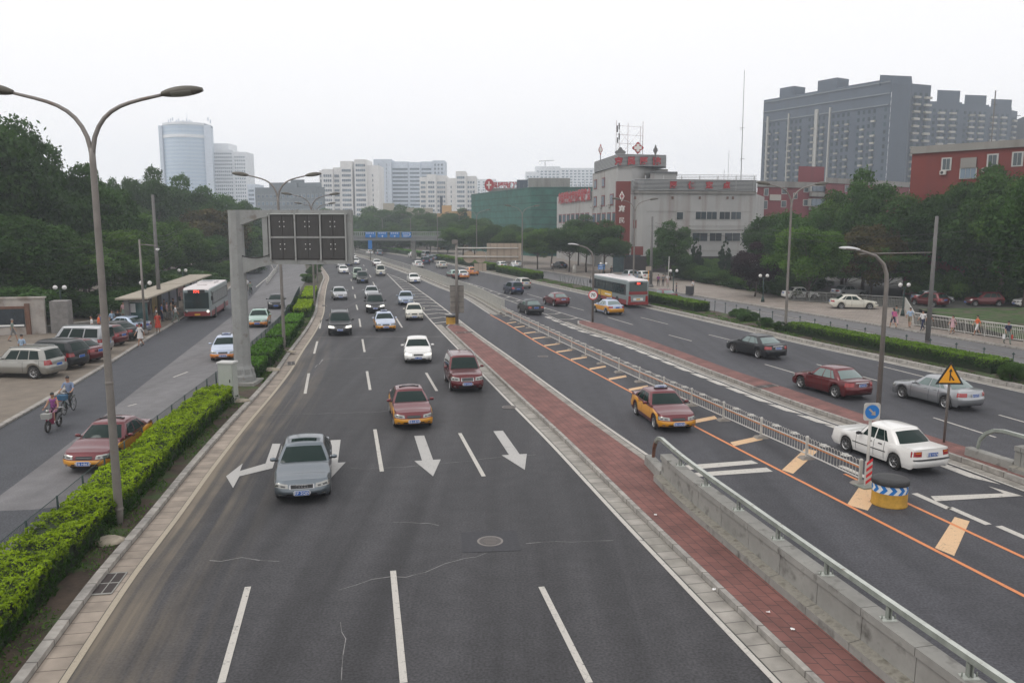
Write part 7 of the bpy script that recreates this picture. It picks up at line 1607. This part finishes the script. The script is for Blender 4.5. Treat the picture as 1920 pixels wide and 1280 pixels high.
for i,(nm,px,Y,yt,w) in enumerate([('round_b',560,300,402,17),('round_a',600,320,398,18),('broad_b',645,330,400,20),('broad_a',682,300,402,17),('round_b',712,320,388,19),('round_a',742,310,392,18),('broad_b',772,330,384,21),('broad_b',800,300,396,17),('round_b',826,290,402,15),('round_a',700,262,428,13),('round_b',735,262,424,13),('broad_a',768,258,428,13),('broad_b',806,258,422,14),('round_a',838,250,424,12),('broad_a',665,270,425,13),('round_a',860,300,398,15)]):
    tree(nm,px,Y,yt,w,['tree beyond the footbridge, %s of the row'%s for s in ('first','second','third','fourth','fifth','sixth','seventh','eighth','ninth')][i] if i<9 else ['low tree under the leftmost blue board','low tree under the middle blue boards','low tree under the rightmost blue board','low tree right of the blue boards','low tree by the right end of the footbridge deck','low tree left of the blue boards by the gantry','tree in front of the ochre block'][i-9],base=.12,group=GC)
GR_='street trees on the right pavement'
for nm,px,Y,yt,w,lab in [('broad_b',868,205,418,12,'green street tree hiding the right end of the footbridge'),('round_b',905,200,424,12,'green street tree below the roof sign of the netted building'),('broad_a',940,190,420,12,'dark street tree left of the third lamp from the hospital'),('broad_b',975,182,424,11,'green street tree behind the lamp at the blank sign'),
   ('round_b',1008,160,430,9,'green street tree with slim trunk right of the blank sign back'),('broad_b',1035,162,424,10,'green street tree before the left end of the hospital wing'),('broad_a',1068,150,426,9.5,'dark street tree below the hospital side letters'),('broad_b',1100,150,418,10,'green street tree under the hospital side windows'),
   ('round_a',1134,140,420,9.5,'dark street tree left of the red sign fin'),('broad_a',890,232,408,14,'dark tree in front of the left edge of the netting'),('round_a',1085,175,410,11,'dark tree tucked behind the street trees by the hospital')]: tree(nm,px,Y,yt,w,lab,base=.33,group=GR_,z0=.15)
for nm,px,Y,yt,w,lab,bs in [('round_a',1259,128,424,7.5,'dark round tree before the hospital front',.2),('spire',1308,132,430,3.6,'narrow dark cypress before the hospital, left one',.02),('spire',1362,130,437,4.2,'narrow dark cypress before the hospital, right one',.02),('spire',1397,128,466,3.2,'short dark conifer at the hospital corner',.02),
   ('round_b',1336,140,485,5,'small tree between the two cypresses',.1),('broad_a',1452,118,398,10,'dark tree left of the twin lamp by the red block',.15),('broad_a',1500,110,392,9,'dark tree below the pink red block',.15),('purple',1421,98,462,6.0,'purple leaved tree behind the bushes',.2),
   ('broad_l',1520,94,420,8.5,'bright green tree behind the twin lamp',.15),('broad_b',1585,112,345,10,'tall dark green tree between the two red buildings',.15),('round_a',1625,105,338,9.5,'tall dark tree below the stair tower',.15),('broad_a',1668,112,400,11,'dark tree left of the big brick red block',.1),
   ('tier',1590,100,448,9.0,'light green layered tree over the parked white sedan',.2),('tier',1672,98,448,9.5,'layered light green tree left of the thick concrete pole',.2),('round_c',1640,98,420,9,'rust tinted tree behind the layered trees',.15),
   ('broad_a',1735,98,360,11,'dark tree in front of the brick red block, left part',.26),('broad_a',1790,97,352,11,'dark tree below the middle window of the brick red block',.25),('round_a',1838,92,335,10,'tall dark tree below the right window of the brick red block',.2),('broad_a',1885,88,320,11,'tallest dark tree at the right side',.2),
   ('broad_b',1935,84,320,10,'green dark tree cut by the right edge',.2),('broad_a',1765,104,420,11,'dark tree behind the yard with dark red cars',.05),('broad_a',1850,102,430,11,'dark low tree behind the sideways dark red hatchback',.05),('broad_a',1995,64,300,12,'dark tree outside the right edge',.08),('broad_a',1545,120,410,10,'dark tree behind the bright green tree',.1),
   ('round_a',1905,100,400,10,'dark round tree behind the tallest right tree',.05),('broad_a',1710,108,405,11,'dark tree behind the thick concrete pole',.05)]: tree(nm,px,Y,yt,w,lab,base=bs,group='trees around the hospital and red buildings',z0=.15)
# yard hedge of loose bushes along the back of the slab pavement
GB='loose bushes along the back of the slab pavement'
rn=random.Random(8); words_=['first','second','third','fourth','fifth','sixth','seventh','eighth','ninth','tenth','eleventh','twelfth']
for i in range(12):
    t=i/11; a=G(1262,522,.15); c=G(1472,560,.15); q=a.lerp(c,t)+Vector((1.6,1.6,0)); tree(['bush_a','bush_d','bush_b'][i%3] if i<10 else 'bush_d',1262+i*19,q.y,3.0+rn.uniform(-.5,.6),4.4,'loose green bush, %s from the hospital side of the bush row'%words_[i],base=.02,group=GB,kind='shrub',name='bush',z0=.15,xy=(q.x,q.y),sq=1.2)
for i in range(8):
    t=i/7; q=G(1290,512,.15).lerp(G(1490,548,.15),t)+Vector((4,4,0)); tree('bush_d' if i%2 else 'bush_a',1290+i*25,q.y,3.6,4.5,'darker bush of the rear row, %s from the hospital side'%words_[i],base=.02,group=GB,kind='shrub',name='bush',z0=.15,xy=(q.x,q.y))
GX='small bushes in the planted strips'
for px,py,h,w,nm,lab in [(1385,596,1.3,2.0,'bush_d','small bush at the right end of the hedge behind the bus'),(1404,603,1.35,2.0,'bush_d','small ragged bush before the second thin fence post'),(1437,614,1.25,1.5,'bush_d','small round bush left of the twin lamp foot'),(1466,622,1.25,1.4,'bush_d','small bush touching the twin lamp foot'),(1490,623,1.15,1.9,'bush_d','small bush between the lamp foot and the long hedge'),
     (1893,716,1.5,1.3,'bush_a','thin shrub at the right end of the long clipped hedge'),(1912,712,1.4,1.5,'bush_a','loose shrub cut by the right edge of the picture'),(989,521,1.4,2.4,'bush_d','dark bush right of the lamp by the blank sign'),(960,513,1.4,2.4,'bush_d','dark bush left of the lamp by the blank sign'),(915,503,1.6,4,'bush_d','dark bush under the round sign backs'),
     (404,742,.7,.6,'bush_d','tiny dark shrub left of the control cabinet'),(578,530,1.9,2.6,'bush_a','loose shrub beyond the lime hedge block'),(587,514,2.0,3.0,'bush_d','loose dark shrub by the third lamp'),(592,503,2.2,3.4,'bush_b','light shrub at the far end of the left strip'),(596,494,2.4,4,'bush_a','farthest shrub of the left strip below the gantry'),(547,586,1.2,1.0,'bush_d','little dark shrub by the mesh fence before the lime block'),(560,571,1.3,1.2,'bush_d','little dark shrub by the mesh fence beside the lime block')]:
    q=G(px,py,.15); tree(nm,px,q.y,h,w,lab,base=.03,group=GX,kind='shrub',name='bush',z0=.15,xy=(q.x,q.y))
for i in range(7):
    kk=(1735+i*34-960)/FPX; q=D(1735+i*34,560,155.9/(1+1.107*kk)-3.0); tree('bush_d' if i%2 else 'bush_a',1735+i*34,q.y,4.6,4.6,'dark shrub at the back of the yard, %s from the thick pole'%words_[i],base=.0,group='shrubs at the back of the yard',kind='shrub',name='shrub',z0=.15,xy=(q.x,q.y))
# grass in the strips
def grass(C,o0,o1,y0,y1,n,label,z,seed,size=.09,m=None):
    rn=random.Random(seed); pts=[];nor=[]
    for _ in range(n):
        y=rn.uniform(y0,y1); o=rn.uniform(o0,o1); q=C.at(y,o,z)
        if mnoise.noise(Vector((q.x*.7,q.y*.5,seed)))<-.05: continue
        pts.append(q+Vector((0,0,rn.uniform(0,.05)))); nor.append(Vector((rn.gauss(0,.8),rn.gauss(0,.8),.6)).normalized())
    o=link('grass',leaves_mesh('grass_tufts',pts,nor,size,LM['light'],rn,lambda p:rn.random()*.8,.35,.4)); tag(o,label,'grass',kind='stuff')
grass(LW,-1.55,-.95,14,100,9000,'short weeds on the soil beside the left kerb',.12,3)
grass(LW,-3.2,-.95,44,110,7000,'grass between the trimmed hedge blocks',.13,4,.16)
grass(EL,1.0,4.0,60,128,14000,'grass on the right planted strip',.24,5,.16)
grass(EL,1.0,1.9,36,62,2500,'sparse grass between the right kerb and the long hedge',.22,6,.1)
# ---------------------------------------------------------------- people
SKIN=mat('skin',(.36,.20,.13),.6); HAIR=mat('hair_black',(.012,.010,.010),.5); SHOE=mat('shoe_dark',(.03,.027,.025),.6); SHOEW=mat('shoe_white',(.6,.6,.58),.6)
def cloth(n,c,var=.0,vs=20): return mat('cloth_'+n,c,.9,var=var,vscale=vs)
C_WH=cloth('white',(.62,.61,.60)); C_BLU=cloth('blue',(.05,.12,.35)); C_LB=cloth('pale_blue',(.30,.40,.52)); C_BK=cloth('black',(.02,.02,.022)); C_NV=cloth('navy',(.02,.025,.06)); C_KH=cloth('khaki',(.24,.20,.14)); C_RED=cloth('red_print',(.42,.05,.03),.5,14)
C_OR=cloth('orange',(.65,.13,.04)); C_PK=cloth('pink',(.48,.30,.32)); C_GY=cloth('grey',(.17,.17,.17)); C_GN=cloth('grey_green',(.16,.2,.17)); C_PU=cloth('purple_print',(.22,.06,.20),.6,16); C_DR=cloth('maroon',(.14,.02,.03)); C_DN=cloth('denim',(.06,.09,.15)); C_LBP=cloth('blue_grey_check',(.20,.25,.36),.25,30); C_FL=cloth('floral',(.30,.16,.22),.8,18)
def skin_body(joints,edges,rad,mats_for,height=1.7):
    """one continuous skinned surface over a skeleton; a material per region"""
    me=bpy.data.meshes.new('person'); names=list(joints); me.from_pydata([joints[n] for n in names],[(names.index(a),names.index(b)) for a,b in edges],[])
    ob=bpy.data.objects.new('person_tmp',me); COL.objects.link(ob); md=ob.modifiers.new('s','SKIN'); md.use_smooth_shade=True
    for i,n in enumerate(names):
        rr=rad[n]; me.skin_vertices[0].data[i].radius=rr if hasattr(rr,'__len__') else (rr,rr); me.skin_vertices[0].data[i].use_root=(n=='pelvis')
    sb=ob.modifiers.new('u','SUBSURF'); sb.levels=1; sb.render_levels=1
    dg=bpy.context.evaluated_depsgraph_get(); out=bpy.data.meshes.new_from_object(ob.evaluated_get(dg)); bpy.data.objects.remove(ob); bpy.data.meshes.remove(me)
    out.materials.clear(); segs=[]; ml=[]
    for (a,b) in edges: 
        mt=mats_for(a,b)
        if mt not in ml: ml.append(mt)
        segs.append((Vector(joints[a]),Vector(joints[b]),ml.index(mt)))
    for mt in ml: out.materials.append(mt)
    for p in out.polygons:
        c=p.center; best=1e9
        for A,B,k in segs:
            ab=B-A; t=max(0,min(1,(c-A).dot(ab)/max(1e-9,ab.dot(ab)))); d=(c-(A+ab*t)).length
            if d<best: best=d; p.material_index=k
        p.use_smooth=True
    return out
def person(x,y,z,rz,label,top,bottom,pose='stand',h=1.7,sleeve='short',legs='long',skirt=None,female=False,bag=None,group='people on the pavements',seed=0,hairc=None,shoes=None,fingers=False):
    rn=random.Random(seed+int(abs(x)*13)); s=h/1.7; w=.9 if female else 1.0
    J={'pelvis':(0,0,.93),'belly':(0.01,0,1.08),'chest':(0.01,0,1.28),'neck0':(0,0,1.43),'neck':(.01,0,1.50),'head':(.025,0,1.58),'head2':(.03,0,1.66)}
    sw={'stand':.05,'walk':.26,'ride':0,'cycle':0}[pose]
    for sd,n in ((1,'l'),(-1,'r')):
        f=sw*sd; J['sh'+n]=(0,sd*.185*w,1.39)
        if pose in('stand','walk'):
            J['el'+n]=(-f*.5-.02,sd*.235*w,1.12); J['wr'+n]=(-f*.9+.05,sd*.24*w,.89); J['hd'+n]=(-f*.9+.07,sd*.235*w,.80)
            J['hip'+n]=(0,sd*.09,.90); J['kn'+n]=(f*.55+.03,sd*.10,.49); J['an'+n]=(f*.95-(0.10 if f<0 else 0),sd*.10,.09+(.04 if f<0 and pose=='walk' else 0)); J['to'+n]=(f*.95+.14,sd*.115,.035)
        elif pose=='cycle':
            J['el'+n]=(.18,sd*.26,1.14); J['wr'+n]=(.40,sd*.27,1.06); J['hd'+n]=(.48,sd*.26,1.05); J['hip'+n]=(0,sd*.1,.90); J['kn'+n]=(.38,sd*.12,.72 if sd>0 else .60); J['an'+n]=(.24 if sd>0 else .18,sd*.12,.36 if sd>0 else .18); J['to'+n]=(.38 if sd>0 else .33,sd*.12,.30 if sd>0 else .13)
        else:
            J['el'+n]=(.16,sd*.25,1.13); J['wr'+n]=(.36,sd*.28,1.04); J['hd'+n]=(.44,sd*.27,1.03); J['hip'+n]=(0,sd*.1,.90); J['kn'+n]=(.36,sd*.11,.84); J['an'+n]=(.33,sd*.11,.44); J['to'+n]=(.46,sd*.11,.38)
    if pose in('cycle','ride'):
        for k in ('belly','chest','neck0','neck','head','head2','shl','shr'): px_,py_,pz=J[k]; J[k]=(px_+(pz-.93)*.12,py_,pz)
    E=[('pelvis','belly'),('belly','chest'),('chest','neck0'),('neck0','neck'),('neck','head'),('head','head2')]
    for n in 'lr': E+=[('chest','sh'+n),('sh'+n,'el'+n),('el'+n,'wr'+n),('wr'+n,'hd'+n),('pelvis','hip'+n),('hip'+n,'kn'+n),('kn'+n,'an'+n),('an'+n,'to'+n)]
    rad={'pelvis':(.145,.11),'belly':(.125,.10),'chest':(.15,.11),'neck0':(.07,.07),'neck':(.05,.05),'head':(.082,.095),'head2':(.07,.082)}
    for n in 'lr': rad.update({'sh'+n:.062,'el'+n:.042,'wr'+n:.029,'hd'+n:.034,'hip'+n:.09,'kn'+n:.062,'an'+n:.042,'to'+n:.036})
    if fingers:
        for sd,n in ((1,'l'),(-1,'r')):
            hx,hy,hz=J['hd'+n]
            for q,(dy,ln) in enumerate(((-.024,.055),(-.008,.065),(.008,.06),(.024,.048))):
                J['f%d%s'%(q,n)]=(hx+.035,hy+dy,hz-.005); J['g%d%s'%(q,n)]=(hx+ln*.6+.02,hy+dy,hz-.04); E+=[('hd'+n,'f%d%s'%(q,n)),('f%d%s'%(q,n),'g%d%s'%(q,n))]; rad['f%d%s'%(q,n)]=.010; rad['g%d%s'%(q,n)]=.008
            J['t'+n]=(hx+.01,hy-sd*.04,hz-.02); E.append(('hd'+n,'t'+n)); rad['t'+n]=.010
    def mf(a,b):
        if a in('neck','head') or b=='neck': return SKIN
        if a in('pelvis','belly','chest') and not b.startswith('hip'): return top
        if b.startswith('hip'): return bottom
        if a.startswith('sh'): return top if sleeve!='none' else SKIN
        if a.startswith('el'): return top if sleeve=='long' else SKIN
        if a.startswith('wr') or a.startswith('hd') or a[0] in 'fg' : return SKIN
        if a.startswith('hip'): return bottom if legs!='bare' else SKIN
        if a.startswith('kn'): return bottom if legs=='long' else SKIN
        if a.startswith('an'): return shoes or SHOE
        return SKIN
    me=skin_body({k:(v[0]*s,v[1]*s,v[2]*s) for k,v in J.items()},E,{k:(tuple(q*s for q in v) if hasattr(v,'__len__') else v*s) for k,v in rad.items()},mf)
    r=empty('person',(x,y,z),rz,label,'person',group); link('body',me,r)
    hx,hy,hz=[c*s for c in J['head2']]; m=MB(); P=[]
    for i in range(7):
        a=-.35+i/6*(math.pi/2+.35); P.append([Vector((hx-.018*s+math.cos(a)*math.cos(t)*.098*s*(1 if math.cos(t)<.3 else .82),hy+math.cos(a)*math.sin(t)*.085*s,hz-.01*s+math.sin(a)*.092*s)) for t in [2*math.pi*k/14 for k in range(14)]])
    m.grid(P,0,closed=True)
    if female: m.tube([(hx-.07*s,hy,hz),(hx-.10*s,hy,hz-.12*s),(hx-.09*s,hy,hz-.22*s)],[.06*s,.05*s,.02*s],8)
    m.build('hair',hairc or HAIR,r)
    # face: nose and ears, eyes, mouth
    m=MB(); fx=hx+.055*s; m.box((fx+.02*s,hy,hz-.055*s),(.028*s,.022*s,.04*s),0)
    for sd in (1,-1): m.box((hx,hy+sd*.082*s,hz-.05*s),(.03*s,.016*s,.05*s),0); m.box((fx+.008*s,hy+sd*.03*s,hz-.03*s),(.015*s,.024*s,.01*s),1)
    m.box((fx+.004*s,hy,hz-.09*s),(.015*s,.04*s,.008*s),2); m.build('face',[SKIN,HAIR,mat('lips',(.3,.1,.09),.6)],r)
    if skirt:
        m=MB(); P=[]
        z1=.45 if skirt[1]=='long' else (.62 if skirt[1]=='mid' else .72)
        for i in range(6):
            t=i/5; rr=lerp(.15,.24 if skirt[1]=='long' else .21,t)*s; fx_=lerp(0,.16,t) if pose in('ride','cycle') else 0
            P.append([Vector((fx_+math.cos(a)*rr*1.0*(1+.06*math.sin(5*a)),math.sin(a)*rr*1.05,lerp(1.04,z1,t)*s)) for a in [2*math.pi*k/18 for k in range(18)]])
        m.grid(P,0,closed=True); m.build('skirt',skirt[0],r)
    if bag: 
        mt,kind=bag; m=MB()
        if kind=='back': m.box((-.17*s,0,1.22*s),(.16,.30,.42),0,0,None,.8)
        elif kind=='shoulder': m.box((.02,-.27*s,.95*s),(.28,.1,.24),0); m.tube([(.02,-.25*s,1.05*s),(0,-.12*s,1.42*s)],.015,4)
        elif kind=='two': m.box((.05,-.27*s,.58*s),(.22,.12,.34),0,0,None,.75); m.box((.05,.27*s,.56*s),(.2,.12,.30),1,0,None,.75)
        b_=m.build('held_bag' if 0 else 'backpack' if kind=='back' else 'shoulder_bag',[mt,C_RED],None); b_.location=(x,y,z); b_.rotation_euler=(0,0,rz); tag(b_,{'back':'pink backpack on the back of the walking pair','shoulder':'bag hanging at the side of '+label[:40].rsplit(' ',1)[0],'two':'pale and red shopping bags carried by the man in navy'}[kind],'bag')
    return r
def PP(px,py,face,label,top,bottom,z=.11,**kw):
    p=G(px,py,z); return person(p.x,p.y,z,R(face),label,top,bottom,**kw)
# left pavement (facing given as an angle: 0 looks right, 90 away, -90 towards the camera)
GPl='people on the left pavement'
for a in [dict(px=102/4+0,py=640,face=20,label='stooping grey haired man in a pale shirt before the notice board',top=C_GN,bottom=C_GY,pose='walk',legs='mid',hairc=C_GY),
  dict(px=44,py=676,face=80,label='person in a pale blue shirt behind the row of parked cars',top=C_LB,bottom=C_GY),
  dict(px=174,py=632,face=-150,label='man in a loose white shirt looking down behind the silver van',top=C_WH,bottom=C_BK),
  dict(px=187,py=628,face=40,label='woman in orange beside the man in the white shirt',top=C_OR,bottom=C_DR,female=True),dict(px=191,py=626,face=-20,label='man in blue right beside the woman in orange',top=C_BLU,bottom=C_NV),
  dict(px=212,py=619,face=-60,label='woman in a pale blue top beyond the nearest lamp pole',top=C_LB,bottom=C_BK,female=True),dict(px=223,py=618,face=100,label='person in black right of the pale blue top',top=C_BK,bottom=C_BK),
  dict(px=233,py=600,face=-80,label='woman in a pink top and dark green skirt under the trees',top=C_PK,bottom=C_GN,female=True,skirt=(C_GN,'mid'),legs='bare'),dict(px=246,py=600,face=-100,label='person in maroon and khaki under the trees',top=C_DR,bottom=C_KH),
  dict(px=263,py=613,face=-20,label='man in a pinkish shirt leaning by the slim camera pole',top=C_PK,bottom=C_DR),dict(px=262,py=606,face=0,label='person with dark hair behind the man in the pinkish shirt',top=C_GY,bottom=C_GY),
  dict(px=264,py=650,face=-120,label='woman in a short white dress standing on the kerb',top=C_WH,bottom=C_WH,female=True,skirt=(C_WH,'mid'),legs='bare',pose='walk'),
  dict(px=297,py=624,face=-70,label='woman in a red patterned dress at the bus stop',top=C_RED,bottom=C_RED,female=True,skirt=(C_RED,'long'),legs='bare'),dict(px=294,py=612,face=30,label='man in white behind the woman in the red dress',top=C_WH,bottom=C_NV),
  dict(px=304,py=603,face=20,label='person in a blue shirt waiting for the bus',top=C_BLU,bottom=C_NV),dict(px=314,py=600,face=10,label='waiting passenger in pink next to the blue shirt',top=C_PK,bottom=C_GY),dict(px=322,py=600,face=15,label='waiting passenger in khaki near the bus door',top=C_KH,bottom=C_GY,female=True),
  dict(px=330,py=606,face=20,label='passenger in a pale shirt and grey trousers stepping to the bus',top=C_WH,bottom=C_GN,pose='walk'),dict(px=326,py=592,face=10,label='passenger in black at the bus door',top=C_BK,bottom=C_BK),dict(px=309,py=594,face=0,label='waiting passenger in grey behind the crowd',top=C_GY,bottom=C_BK)]:
    kw=dict(a); px,py,fc,lb,tp,bt=[kw.pop(k) for k in('px','py','face','label','top','bottom')]; PP(px,py,fc,lb,tp,bt,group=GPl,**kw)
GPr='people on the right pavement'
for a in [dict(px=1674,py=615,face=100,label='woman in navy shorts walking beside the pink backpack',top=C_PU,bottom=C_NV,female=True,pose='walk',legs='mid',bag=(mat('backpack_pink',(.55,.12,.25),.7),'back')),
  dict(px=1679,py=609,face=80,label='person in dark green just ahead of the woman with the pink backpack',top=C_GN,bottom=C_PK,pose='walk'),
  dict(px=1705,py=614,face=50,label='person in a pale blue shirt by the railing corner',top=C_LB,bottom=C_KH,pose='walk',legs='mid'),dict(px=1729,py=620,face=200,label='person in dark trousers half hidden by the thick pole',top=C_WH,bottom=C_NV,pose='walk'),
  dict(px=1741,py=618,face=10,label='child in red peeping right of the thick pole',top=C_OR,bottom=C_RED,h=1.45,pose='walk'),dict(px=1785,py=626,face=190,label='girl in pale pink before the white railing',top=C_PK,bottom=C_PK,female=True,h=1.5,skirt=(C_PK,'mid'),legs='bare',pose='walk'),
  dict(px=1831,py=629,face=170,label='person in a bright orange shirt before the white railing',top=C_OR,bottom=C_WH,pose='walk',legs='mid',h=1.6),dict(px=1888,py=645,face=-100,label='man in a navy shirt carrying shopping bags',top=C_NV,bottom=C_GN,pose='walk',bag=(C_WH,'two')),
  dict(px=1299,py=549,face=-60,label='woman in a cream top and grey green trousers by the litter bin',top=C_WH,bottom=C_GN,female=True),dict(px=1268,py=551,face=160,label='man in navy bending beside the pavement kerb',top=C_NV,bottom=C_NV,h=1.4),
  dict(px=1234,py=537,face=-80,label='person in purple waiting left of the thin white pole',top=C_PU,bottom=C_BK),dict(px=1243,py=537,face=-90,label='person in black and white beside the thin white pole',top=C_GY,bottom=C_BK,female=True),dict(px=1252,py=536,face=-100,label='woman in white right of the thin white pole',top=C_WH,bottom=C_PK,female=True,legs='mid'),
  dict(px=1195,py=526,face=150,label='person in pale blue near the hospital cars',top=C_LB,bottom=C_LB),dict(px=1131,py=518,face=-90,label='person in grey under the blue street board',top=C_GY,bottom=C_BK),dict(px=1146,py=517,face=-70,label='person in black right of the blue street board',top=C_BK,bottom=C_BK),
  dict(px=1035,py=508,face=180,label='person in white walking under the street trees',top=C_WH,bottom=C_GY,pose='walk')]:
    kw=dict(a); px,py,fc,lb,tp,bt=[kw.pop(k) for k in('px','py','face','label','top','bottom')]; PP(px,py,fc,lb,tp,bt,z=.155,group=GPr,**kw)
# ---- bicycles and riders
def spoke_wheel(r_,w=.02,spokes=14):
    m=MB(); n=28
    P=[[Vector((math.cos(a)*(r_+w*math.cos(b)),w*math.sin(b),math.sin(a)*(r_+w*math.cos(b)))) for b in [2*math.pi*k/6 for k in range(6)]] for a in [2*math.pi*k/n for k in range(n+1)]]
    m.grid(P,0,closed=True)
    for k in range(spokes): a=2*math.pi*k/spokes; m.tube([(0,0,0),(math.cos(a)*r_,0,math.sin(a)*r_)],.004,3,1,cap=False)
    m.lathe([(.001,-.04),(.025,-.04),(.025,.04),(.001,.04)],8,1,axis='y'); return m
M_BIKE=mat('bicycle_paint',(.03,.09,.08),.4,.3,coat=.5)
def bicycle(x,y,rz,label,col=M_BIKE,basket=True,z=.0):
    r=empty('bicycle',(x,y,z),rz,label,'bicycle')
    for px in (-.52,.52): spoke_wheel(.31).build('wheel',[M_TYRE,M_CHROME],r,(px,0,.33))
    m=MB(); bb=(-.08,0,.3); st=(-.2,0,.82); hd=(.36,0,.84); m.tube([bb,st],.018,6); m.tube([bb,(.38,0,.62)],.02,6); m.tube([st,(.35,0,.80)],.016,6); m.tube([(-.52,0,.33),bb],.012,6); m.tube([(-.52,0,.33),st],.012,6); m.tube([(.52,0,.33),(.40,0,.62),(.34,0,.95)],.018,6); m.build('frame',col,r)
    m=MB(); m.tube([(.22,.3,1.02),(.34,.15,1.04),(.36,0,1.0),(.34,-.15,1.04),(.22,-.3,1.02)],.013,6); m.build('handlebar',M_CHROME,r)
    m=MB(); m.box((-.22,0,.88),(.26,.2,.07),0,0,None,.8); m.build('saddle',M_BLACK,r)
    for sg in (1,-1): m=MB(); m.tube([(-.08,sg*.08,.3),(-.02+.1*sg,sg*.1,.3-.15*-sg)],.012,5); m.box((-.02+.1*sg,sg*.15,.3+.15*sg),(.09,.1,.02)); m.build('pedal',M_BLACK,r)
    m=MB(); m.box((-.5,0,.70),(.36,.14,.02)); m.tube([(-.52,.06,.33),(-.5,.06,.7)],.008,4); m.build('carrier',M_CHROME,r)
    if basket: m=MB(); m.box((.62,0,.86),(.28,.36,.24),0,0,None,1.1); m.build('basket',mat('basket_blue',(.03,.10,.18),.7),r)
    return r
GY_='riders on the left service road'
a=G(120,778); c=G(140,768); mid=(a+c)/2; dirv=-Vector((LP.xs(37)[1],1,0)).normalized(); rz=math.atan2(dirv.y,dirv.x)+R(-4)
bicycle(mid.x,mid.y,rz,'dark green bicycle with a blue basket ridden by the man in the check shirt')
p=Vector((mid.x,mid.y,0))-dirv*.2; person(p.x,p.y,.0,rz,'man in a blue grey check shirt riding the bicycle',C_LBP,C_BK,pose='cycle',group=GY_,fingers=True,h=1.72)
q=Vector((mid.x,mid.y,0))+dirv*.62; m=MB(); m.lathe([(.001,-.14),(.14,-.1),(.16,.05),(.05,.16),(.001,.17)],10,0); o=m.build('carried_bundle',C_OR,None,(q.x-.2,q.y,.80)); tag(o,'orange red bundle hanging at the bicycle basket','bundle')
def scooter(x,y,rz,label):
    r=empty('electric_scooter',(x,y,0),rz,label,'scooter')
    for px in (-.55,.55): spoke_wheel(.22,.045,8).build('wheel',[M_TYRE,M_CHROME],r,(px,0,.265))
    m=MB(); P=[]
    for xx,w,z0,z1 in ((-.75,.1,.5,.6),(-.6,.16,.42,.72),(-.25,.17,.34,.74),(0,.14,.3,.4),(.2,.14,.28,.36)): P.append([Vector((xx,w*math.cos(a),lerp(z0,z1,.5)+(z1-z0)/2*math.sin(a))) for a in [2*math.pi*k/10 for k in range(10)]])
    m.grid(P,0,closed=True); m.poly(P[0],0); m.poly(P[-1][::-1],0); m.build('body',mat('scooter_black',(.02,.02,.022),.4,coat=.5),r)
    m=MB(); m.box((.30,0,.58),(.05,.32,.5),0); m.tube([(.55,0,.27),(.42,0,.62),(.34,0,.98)],.03,6,1); m.build('front_shield',[mat('scooter_maroon',(.2,.02,.06),.4,coat=.5),M_CHROME],r)
    m=MB(); m.tube([(.22,.32,1.0),(.32,.15,1.02),(.34,0,.98),(.32,-.15,1.02),(.22,-.32,1.0)],.016,6); m.build('handlebar',M_TRIM,r)
    m=MB(); m.box((.60,0,.74),(.28,.34,.22),0,0,None,1.1); m.build('basket',mat('basket_wire',(.3,.3,.28),.6),r); m=MB(); m.box((-.3,0,.80),(.6,.26,.09)); m.build('saddle',M_BLACK,r); m=MB(); m.box((-.7,0,.72),(.2,.3,.24)); m.build('top_box',M_RIM,r); m=MB(); m.lathe([(.001,.05),(.07,.03),(.08,-.03),(.001,-.05)],10,0,axis='x',c=(.48,0,.92)); m.build('headlight',M_LAMP,r)
    return r
a=G(89,811); c=G(113,799); mid=(a+c)/2; scooter(mid.x,mid.y,rz,'black and maroon electric scooter with a wire basket')
p=Vector((mid.x,mid.y,0))-dirv*.22; person(p.x,p.y,-.02,rz,'woman in a purple flowered top riding the electric scooter',C_PU,C_FL,pose='ride',group=GY_,female=True,legs='mid',fingers=True,h=1.62,shoes=SHOEW,sleeve='none')
for px,py,lb,tp,bt,lb2 in ((463,546,'farther cyclist in a cream shirt left of the pair',C_WH,C_KH,'bicycle under the cyclist in the cream shirt'),(470,553,'farther cyclist in grey right of the pair',C_GN,C_BK,'bicycle under the cyclist in grey')):
    p=G(px,py); bicycle(p.x,p.y,math.atan2(-dirv.y,-dirv.x)-.1,lb2,basket=False); person(p.x,p.y,0,math.atan2(-dirv.y,-dirv.x)-.1,lb,tp,bt,pose='cycle',group=GY_)
# ---- haze: the smoggy air over the whole place
m=MB(); m.box2((-540,-45,-1.2),(640,1170,112)); o=m.build('haze',None if 0 else mat('haze_tmp',(1,1,1)),kind='stuff')
hm=bpy.data.materials.new('haze'); hm.use_nodes=True; n=hm.node_tree; n.nodes.remove(n.nodes['Principled BSDF']); pv=n.nodes.new('ShaderNodeVolumePrincipled'); pv.inputs['Color'].default_value=(.86,.93,1,1); pv.inputs['Density'].default_value=.00062; pv.inputs['Anisotropy'].default_value=.2; n.links.new(pv.outputs[0],n.nodes['Material Output'].inputs['Volume']); o.data.materials.clear(); o.data.materials.append(hm)
